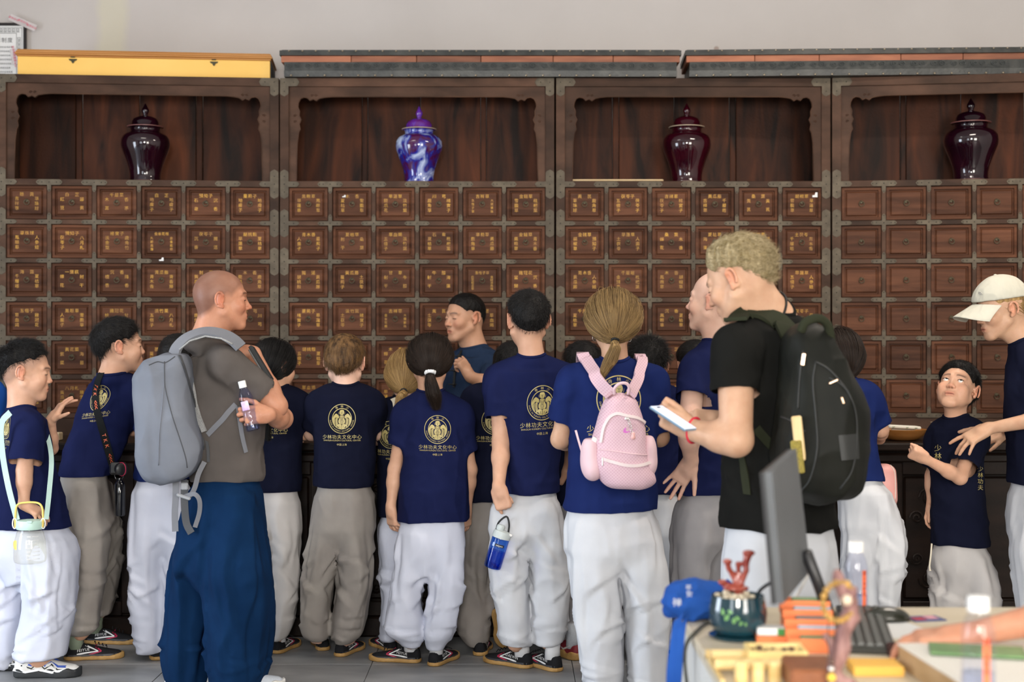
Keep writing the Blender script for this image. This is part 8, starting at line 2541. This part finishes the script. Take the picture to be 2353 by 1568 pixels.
for i in range(26):
    a = rr_.uniform(0, 6.28); r = .048 * math.sqrt(rr_.random()); s_ = rr_.uniform(.006, .011)
    o = link('pebble', pme, t, (r * math.cos(a), r * math.sin(a), .092 + rr_.uniform(0, .007))); o.scale = (s_ * 1.2, s_, s_ * .8); o.rotation_euler = (rr_.random(), rr_.random(), rr_.random() * 6)
F = Field(pc + np.array((-.06, -.05, .08)), pc + np.array((.06, .05, .22)), .0035)
A = lambda x, y, z: pc + np.array((x, y, z))
for a_, b2, r0, r1 in (((.004, 0, .09), (.002, 0, .125), .011, .010), ((.002, 0, .12), (-.012, .004, .150), .008, .007), ((-.012, .004, .150), (-.022, .002, .166), .006, .006), ((.004, 0, .12), (.020, -.004, .160), .008, .0065),
                       ((.020, -.004, .160), (.019, -.002, .188), .0065, .007), ((.004, 0, .12), (.002, .004, .170), .006, .006), ((.019, 0, .17), (.028, 0, .196), .006, .007), ((-.02, 0, .16), (-.024, 0, .178), .006, .007), ((.0, 0, .118), (-.034, 0, .128), .006, .006)):
    F.add(p_cone(A(*a_), A(*b2), r0, r1), .004)
for c_, r_ in (((-.004, 0, .117), (.032, .022, .007)), ((-.024, 0, .180), (.012, .010, .006)), ((.026, 0, .200), (.016, .012, .007)), ((.004, .004, .174), (.010, .009, .006)), ((-.036, 0, .131), (.011, .009, .007))):
    F.add(p_ell(A(*c_), r_), .004)
v, q = F.net(1)
link('red_fungus', np_mesh('red_fungus', v - pc, q, mat('fungus_red', (0.24, 0.030, 0.022, 1), .3, col2=(0.42, 0.085, 0.05, 1), scale=(40, 40, 40), coat=.5)), t)
# monitor seen edge on, its cable, a cord by the desk edge
NT, FT, NB, FB = [np.array(p) for p in ((.539, 2.95, 1.178), (.700, 3.50, 1.184), (.563, 2.95, .905), (.735, 3.50, .885))]
nrm = np.cross(FT - NT, NB - NT); nrm /= np.linalg.norm(nrm); nrm = nrm if nrm[0] < 0 else -nrm
mo = np.array((.66, 3.24, DZ))
t = empty('monitor', mo, 0, label='dark grey monitor seen almost edge on beside the teal pot', cat='monitor')
def slab(c4, n, th, name, m):
    a = [p - mo for p in c4]; b = [p + n * th - mo for p in c4]
    return MB().add(a + b, [(0, 1, 2, 3), (7, 6, 5, 4), (0, 4, 5, 1), (1, 5, 6, 2), (2, 6, 7, 3), (3, 7, 4, 0)])
slab([NT, FT, FB, NB], nrm, .016, 'x', None).build('back_shell', mat('slate_plastic', (0.085, 0.092, 0.10, 1), .5, col2=(0.10, 0.108, 0.118, 1), scale=(9, 9, 9)), t)
ex = lambda p, q, f: p + (q - p) * f
slab([ex(NT, FT, -.012) + nrm * .016, ex(FT, NT, -.012) + nrm * .016, ex(FB, NB, -.012) + nrm * .016, ex(NB, FB, -.012) + nrm * .016], nrm, .008, 'x', None).build('bezel', mat('bezel_black', (0.02, 0.02, 0.022, 1), .4), t)
slab([ex(NT, FT, .01) + nrm * .0242, ex(FT, NT, .01) + nrm * .0242, ex(FB, NB, .01) + nrm * .0242, ex(NB, FB, .01) + nrm * .0242], nrm, .0006, 'x', None).build('screen', mat('off_screen', (0.01, 0.01, 0.012, 1), .1), t)
c_ = (NB + FB) / 2
MB().tube([ex(c_, FB, .5) - nrm * .004 + np.array((0, 0, .06)) - mo, np.array((.775, 3.42, DZ + .012)) - mo], .014, 10).build('stand_neck', MATS['bezel_black'], t, smooth=True)
MB().box((.13, .17, .006), (.14, .16, .012), bev=.004).build('stand_foot', MATS['bezel_black'], t)
MB().tube([P(1868, 1297, 3.52) - mo, P(1824, 1378, 3.46) - mo], .006, 8).build('stand_strut', mat('pale_grey_plastic', (0.50, 0.50, 0.49, 1), .5), t, smooth=True)
def cable(name, pts, r, m, label):
    q = smooth_path([np.array(p) for p in pts], 6); o0 = q[0]
    o = MB().tube([x - o0 for x in q], r, 7).build(name, m, None, smooth=True); o.location = o0
    return tag(o, label, 'cable')
cable('power_cable', [P(1740, 1366, 3.44), P(1752, 1352, 3.42), P(1772, 1340, 3.38), P(1796, 1336, 3.33)], .0045, M_dsole, 'black cable rising from behind the teal pot to the monitor')
cable('cord', [D(1642, 1424, .757), D(1618, 1436, .757), D(1596, 1456, .757), P(1578, 1480, 3.36), P(1574, 1525, 3.3), P(1582, 1600, 3.3)], .0042, mat('olive_black_cord', (0.035, 0.035, 0.025, 1), .6), 'dark cord running over the desk edge beside the blue bag')
# orange stepped rack with cards
M_or = mat('orange_plastic', (0.80, 0.21, 0.07, 1), .45)
rk = np.array((.690, 3.30, DZ))
t = empty('orange_rack', rk, R(-6), label='orange stepped rack holding cards behind the bead stand', cat='rack')
cc = [mat('card_%d' % i, c, .6) for i, c in enumerate(((.10, .14, .06, 1), (.30, .34, .40, 1), (.12, .10, .09, 1), (.26, .30, .34, 1), (.10, .16, .06, 1)))]
for i in range(5):
    y = -.115 + i * .052; z = .012 * i
    m = MB(); m.box((0, y, z + .016), (.116, .005, .032), bev=.0015); m.box((0, y + .026, z + .004), (.116, .048, .006)); m.box((0, y + .050, z + .016), (.116, .004, .030))
    for x in (-.0565, .0565): m.box((x, y + .025, z + .014), (.004, .050, .028))
    if i: m.box((0, y + .025, z / 2), (.110, .044, z))
    tr = m.build('tray', M_or, t)
    MB().box((.012, y + .020, z + .030), (.085, .024, .012), rotm(R(-14), 0, 0), bev=.001).build('cards', cc[i], tr)
obj1('orange_box', MB().box((0, 0, .010), (.078, .06, .020), bev=.002), M_or, D(1776, 1478), 'flat orange box under a white and green box beside the teal pot', 'box', (0, 0, -4))
o = obj1('small_carton', MB().box((0, 0, .0085), (.066, .045, .017), bev=.002), M_cap, D(1772, 1478) + np.array((0, .004, .0203)), 'white and green carton on top of the flat orange box', 'carton', (0, 0, -4))
MB().box((.023, -.0228, .0085), (.020, .0012, .016)).build('green_panel', mat('pill_green', (0.05, 0.26, 0.06, 1), .5), o)
# bamboo tray, pegs, yellow tray
M_bam = mat('bamboo', (0.66, 0.45, 0.17, 1), .45, col2=(0.78, 0.60, 0.30, 1), scale=(4, 40, 40), objvar=.1)
bc = np.array((.475, 2.95, DZ))
t = empty('bamboo_rack', bc, 0, label='pale bamboo rack of rods and pegs at the near corner of the desk', cat='rack')
for i, (y, z, L_, r) in enumerate(((.17, .012, .17, .011), (.12, .022, .16, .012), (.075, .014, .15, .011), (.03, .022, .17, .012))):
    MB().lathe([(.001, -L_ / 2), (r, -L_ / 2), (r, -L_ * .1), (r * 1.08, -L_ * .09), (r, -L_ * .08), (r, L_ / 2), (.001, L_ / 2)], 14, (.035, y, z), rotm(0, R(90), 0)).build('bamboo_rod', M_bam, t, smooth=40)
pg = MB().lathe([(.001, 0), (.013, 0), (.014, .004), (.014, .040), (.010, .044), (.001, .044)], 14).mesh('bamboo_peg', M_bam, 40)
for i in range(5): link('bamboo_peg', pg, t, (-.005 + i * .034, -.035, 0))
for x in (-.045, .118): MB().box((x, .07, .005), (.010, .24, .010), bev=.002).build('runner', M_bam, t)
yt = D(1789, 1541)
t = empty('yellow_tray', yt, R(-2), label='small open yellow wooden tray of dark bits on the desk', cat='tray')
My2 = mat('yellow_lacquer', (0.78, 0.58, 0.22, 1), .45, col2=(0.82, 0.66, 0.32, 1), scale=(6, 6, 6))
m = MB()
for y in (0, .085): m.box((0, y, .020), (.125, .008, .040), bev=.002)
for x in (-.0585, .0585): m.box((x, .0425, .020), (.008, .078, .040), bev=.002)
m.box((0, .0425, .003), (.11, .078, .005)); m.build('tray_body', My2, t)
rr_ = random.Random(9); hb = MB()
for i in range(60): hb.box((rr_.uniform(-.048, .048), rr_.uniform(.012, .073), rr_.uniform(.02, .034)), (.012, .006, .005), rotm(rr_.random() * 3, rr_.random() * 3, rr_.random() * 3))
tag(hb.build('dried_herbs', mat('dried_herb', (0.07, 0.045, 0.03, 1), .8, col2=(0.16, 0.07, 0.05, 1), scale=(90, 90, 90)), t), kind='stuff')
obj1('brown_box', MB().box((0, 0, .024), (.10, .14, .048), bev=.006), mat('brown_leather', (0.20, 0.065, 0.022, 1), .5, col2=(0.26, 0.09, 0.035, 1), scale=(20, 20, 20), bump=.2), np.array((.605, 2.885, DZ)), 'brown leather box between the yellow tray and the bead stand', 'box', (0, 0, -3))
# driftwood stand with beads
ds = np.array((.640, 2.815, DZ))
t = empty('bead_stand', ds, 0, label='twisted driftwood stand for prayer beads at the front of the desk', cat='stand')
F = Field(ds + np.array((-.08, -.06, -.001)), ds + np.array((.12, .06, .26)), .0042)
pth = smooth_path([ds + np.array(p) for p in ((.0, 0, .0), (-.004, .004, .05), (.010, -.006, .09), (.018, .004, .13), (.034, .006, .165), (.022, 0, .20), (.004, .0, .225), (.002, .0, .245))], 5)
rad = np.interp(np.linspace(0, 1, len(pth)), [0, .15, .4, .7, .85, 1], [.016, .013, .015, .012, .010, .005])
for i in range(len(pth) - 1): F.add(p_cone(pth[i], pth[i + 1], rad[i], rad[i + 1]), .006)
for a_, b2, r0, r1 in (((.0, 0, .03), (.055, -.01, .012), .012, .008), ((0, 0, .03), (-.035, .012, .008), .011, .008), ((.018, 0, .12), (.046, .004, .150), .010, .006), ((.01, 0, .08), (-.016, .006, .115), .009, .006), ((.028, 0, .17), (.040, -.004, .21), .008, .005)):
    F.add(p_cone(ds + np.array(a_), ds + np.array(b2), r0, r1), .008)
v, q = F.net(1); v = v + vnormals(v, q) * (folds(v, (40, 40, 12), 4.4) * .0035)[:, None]; v[:, 2] = np.maximum(v[:, 2], DZ)
link('driftwood', np_mesh('driftwood', v - ds, q, mat('driftwood_grain', (0.15, 0.065, 0.06, 1), .6, col2=(0.36, 0.20, 0.18, 1), scale=(60, 60, 12), bump=.4)), t)
br_c = ds + np.array((.004, -.012, .186))
t = empty('bead_bracelet', br_c, 0, label='bracelet of amber brown beads hanging on the driftwood stand', cat='bracelet')
M_bead = mat('amber_bead', (0.30, 0.15, 0.025, 1), .3, col2=(0.46, 0.27, 0.06, 1), scale=(60, 60, 60), coat=.4, objvar=.25)
bm2 = MB().lathe([(.001, -1), (.5, -.87), (.87, -.5), (1, 0), (.87, .5), (.5, .87), (.001, 1)], 12).mesh('bead', M_bead, True)
for i in range(18):
    a = 2 * PI * i / 18; o = link('bead', bm2, t, (.034 * math.cos(a), .012 * math.cos(a), .038 * math.sin(a))); o.scale = [.0068 if i != 3 else .009] * 3
o = MB().lathe([(.001, -.011), (.008, -.008), (.011, 0), (.008, .008), (.001, .011)], 14).build('pale_bead', mat('bone_bead', (0.62, 0.50, 0.38, 1), .4), t, smooth=True); o.location = (.012, -.016, .006)
bs = ds + np.array((-.012, -.020, .10))
t = empty('bead_string', bs, 0, label='thin dark string with small glass and yellow beads hanging on the driftwood stand', cat='beads')
for x in (-.006, .006): MB().tube([(x, 0, .06), (x, 0, 0), (x * .3, 0, -.045)], .0012, 5).build('cord', M_blk, t)
for (z, r, m) in ((-.045, .007, M_metal), (-.030, .006, M_gls), (-.062, .009, mat('yellow_bead', (0.75, 0.50, 0.06, 1), .3)), (-.078, .006, MATS['bone_bead'])):
    o = link('bead', MB().lathe([(.001, -1), (.5, -.87), (.87, -.5), (1, 0), (.87, .5), (.5, .87), (.001, 1)], 12).mesh('bead', m, True), t, (0, 0, z)); o.scale = [r] * 3
# keyboard and mouse
ka, kb_ = D(2000, 1505), D(1972, 1406); kd = (kb_ - ka); kl = np.linalg.norm(kd); ang = math.atan2(kd[1], kd[0])
t = empty('keyboard', (ka + kb_) / 2, ang, label='black keyboard lying lengthwise between the bead stand and the hand', cat='keyboard')
M_kb = mat('keyboard_black', (0.028, 0.029, 0.024, 1), .45); M_key = mat('key_black', (0.055, 0.057, 0.048, 1), .4)
MB().box((0, 0, .008), (kl, .115, .016), bev=.004).build('keyboard_base', M_kb, t)
km = MB().add([(-.008, -.008, 0), (.008, -.008, 0), (.008, .008, 0), (-.008, .008, 0), (-.006, -.006, .007), (.006, -.006, .007), (.006, .006, .007), (-.006, .006, .007)], [(3, 2, 1, 0), (4, 5, 6, 7), (0, 1, 5, 4), (1, 2, 6, 5), (2, 3, 7, 6), (3, 0, 4, 7)]).mesh('key', M_key)
nk = int((kl - .03) / .0195)
for i in range(nk):
    for j in range(5): link('key', km, t, (-kl / 2 + .024 + i * .0195 + (j % 2) * .004, -.042 + j * .0205, .0155))
mp_ = D(2037, 1428)
F = Field(mp_ + np.array((-.07, -.05, -.005)), mp_ + np.array((.07, .05, .05)), .004)
F.add(p_ell(mp_ + np.array((.0, 0, .006)), (.060, .034, .030)))
F.clip(lambda X, Y, Z: zf - Z + 0 * X)
v, q = F.net(2); v[:, 2] = np.maximum(v[:, 2], DZ + .0005)
t = empty('computer_mouse', mp_, 0, label='black computer mouse at the far edge of the desk', cat='mouse')
link('mouse_shell', np_mesh('mouse_shell', v - mp_, q, mat('mouse_black', (0.020, 0.021, 0.014, 1), .25, coat=.3)), t)
MB().lathe([(.001, -.004), (.008, -.003), (.008, .003), (.001, .004)], 12, (-.028, 0, .031), rotm(R(90), 0, 0)).build('scroll_wheel', M_kb, t)
cd = D(2126, 1424)
t = empty('picture_card', cd, R(12), label='small red blue and pink card at the far edge of the desk', cat='card')
MB().box((0, 0, .002), (.085, .06, .003)).build('card_sheet', mat('card_blue', (0.08, 0.10, 0.22, 1), .5), t)
MB().box((-.022, -.008, .0042), (.03, .03, .001)).build('card_patch', mat('card_red', (0.42, 0.03, 0.06, 1), .5), t)
MB().box((.016, .004, .0042), (.028, .034, .001)).build('card_patch', mat('card_pink', (0.68, 0.32, 0.38, 1), .5), t)
obj1('paper_sheet', MB().box((0, 0, .0008), (.15, .21, .0012)), M_cap, D(2030, 1446) + np.array((.02, 0, 0)), 'loose white paper under the hand on the desk', 'paper', (0, 0, 14))
# white box with a green booklet
M_card = mat('kraft_card', (0.42, 0.27, 0.13, 1), .7, col2=(0.48, 0.32, 0.17, 1), scale=(9, 9, 40)); M_wp = mat('white_sheet', (0.66, 0.63, 0.57, 1), .6)
wb = np.array((1.10, 2.76, DZ))
t = empty('white_topped_box', wb, R(4), label='flat kraft cardboard box with a white top filling the near side of the desk', cat='box')
MB().box((0, 0, .024), (.50, .62, .048), bev=.002).build('box_side', M_card, t)
MB().box((0, 0, .049), (.504, .624, .004), bev=.001).build('box_top', M_wp, t)
g0 = D(2245, 1500, .803)
t = empty('green_booklet', g0, R(-14), label='green booklet lying on the white topped box', cat='booklet')
MB().box((0, 0, .004), (.19, .10, .006), bev=.001).build('booklet_cover', mat('fern_green', (0.10, 0.20, 0.075, 1), .5, col2=(0.14, 0.26, 0.10, 1), scale=(20, 20, 20)), t)
MB().box((0, 0, .0005), (.186, .097, .002)).build('booklet_back', M_kb, t)
obj1('yellow_packet', MB().box((0, 0, .010), (.105, .085, .020), bev=.002), mat('amber_card', (0.82, 0.44, 0.06, 1), .5, col2=(0.84, 0.50, 0.10, 1), scale=(3, 3, 3)), D(2010, 1545), 'amber yellow packet at the near edge between bead stand and white box', 'packet', (0, 0, -2))
o = obj1('maroon_tin', MB().lathe([(.001, 0), (.017, 0), (.018, .002), (.018, .026), (.001, .027)], 20), mat('maroon_lacquer', (0.035, 0.006, 0.006, 1), .25, coat=.5), D(2056, 1507), 'tiny dark maroon tin between the keyboard and the white topped box', 'tin', smooth=40)
# water bottles with orange strips
WB = [(.001, .01), (.12, .0), (.165, .012), (.172, .05), (.172, .30), (.165, .33), (.172, .36), (.172, .55), (.168, .62), (.145, .73), (.115, .80), (.098, .83), (.098, .86)]
WC = [(.098, .845), (.112, .85), (.112, .985), (.104, 1.0), (.001, 1.0)]
M_strip = mat('orange_strip', (0.86, 0.18, 0.07, 1), .5)
for (bp, top, lab) in ((np.array((.895, 3.70, DZ)), .178, 'clear water bottle with an orange strip at the far edge of the desk'), (np.array((.859, 2.62, .8015)), .178, 'clear water bottle with an orange strip standing on the white topped box')):
    t, L_ = bottle('label_bottle', lab, bp, bp + np.array((0, 0, top)), WB, WC, M_pet, group='clear water bottles with orange strips', water=.22)
    a0 = -1.05 if bp[1] > 3 else -1.38
    th = np.linspace(a0 - .22, a0 + .22, 6); m = MB(); zs = (.02, .15, .30, .33, .36, .50, .60)
    v = [(np.interp(z, [q[1] for q in WB], [q[0] for q in WB]) * L_ * math.cos(a) * 1.012, np.interp(z, [q[1] for q in WB], [q[0] for q in WB]) * L_ * math.sin(a) * 1.012, z * L_) for z in zs for a in th]
    m.add(v, [(r * 6 + i, r * 6 + i + 1, (r + 1) * 6 + i + 1, (r + 1) * 6 + i) for r in range(len(zs) - 1) for i in range(5)])
    st_ = m.build('orange_strip', M_strip, t)
    for i, chs in enumerate('禅少林药局'):
        wrap_text(chs, .016 if i == 0 else .011, .173 * L_ * 1.03, a0, (.56 - i * .075) * L_, mat('dark_red_ink', (0.30, 0.02, 0.02, 1), .6), t)
# the person at the desk: only forearm and hand reach into view
PE['desk_person'] = person('desk_person', 'person seated at the desk, only a bare forearm and hand in view', 3.02, 'monk',
    dict(c=(2680, 800, .1), s=1.0, yaw=95, pitch=-12, female=True), (2720, 920, .1),
    dict(L=dict(sh=(2600, 1010, -.02), el=(2500, 1400, -.02), wr=(2210, 1462, .06), r=.040, sleeve=.62, hand=('mouse', (-.97, .10, -.10), (-.05, -.12, 1), .185)),
         R=dict(sh=(2620, 1010, .30), el=(2560, 1330, .42), wr=(2420, 1420, .50), r=.040, sleeve=.7, hand=('relax', (-.9, .1, -.2), (0, -.1, 1), .17))),
    [(2700, 960, 120, .12, .14), (2715, 1080, 145, .15, .14), (2715, 1240, 140, .15, .14), (2715, 1430, 155, .17, .14)], M_tblack,
    dict(hip=[(2715, 1400, 140, .15, .14), (2700, 1560, 165, .2, .14)], L=[(2640, 1620, 85, .11, .04), (2500, 1700, 80, .10, .04), (2470, 2300, 60, .08, .04)], R=[(2660, 1620, 85, .11, .26), (2520, 1700, 80, .10, .26), (2490, 2200, 60, .08, .26)]),
    feet=[], leg_mat=M_grayd, seed=22, rn=.048, hair=dict(H_SHORT, n=600, cut=-.03, thick=.02), hh=.006, sleeve_open=False)
bpy.data.objects.remove(_fo)
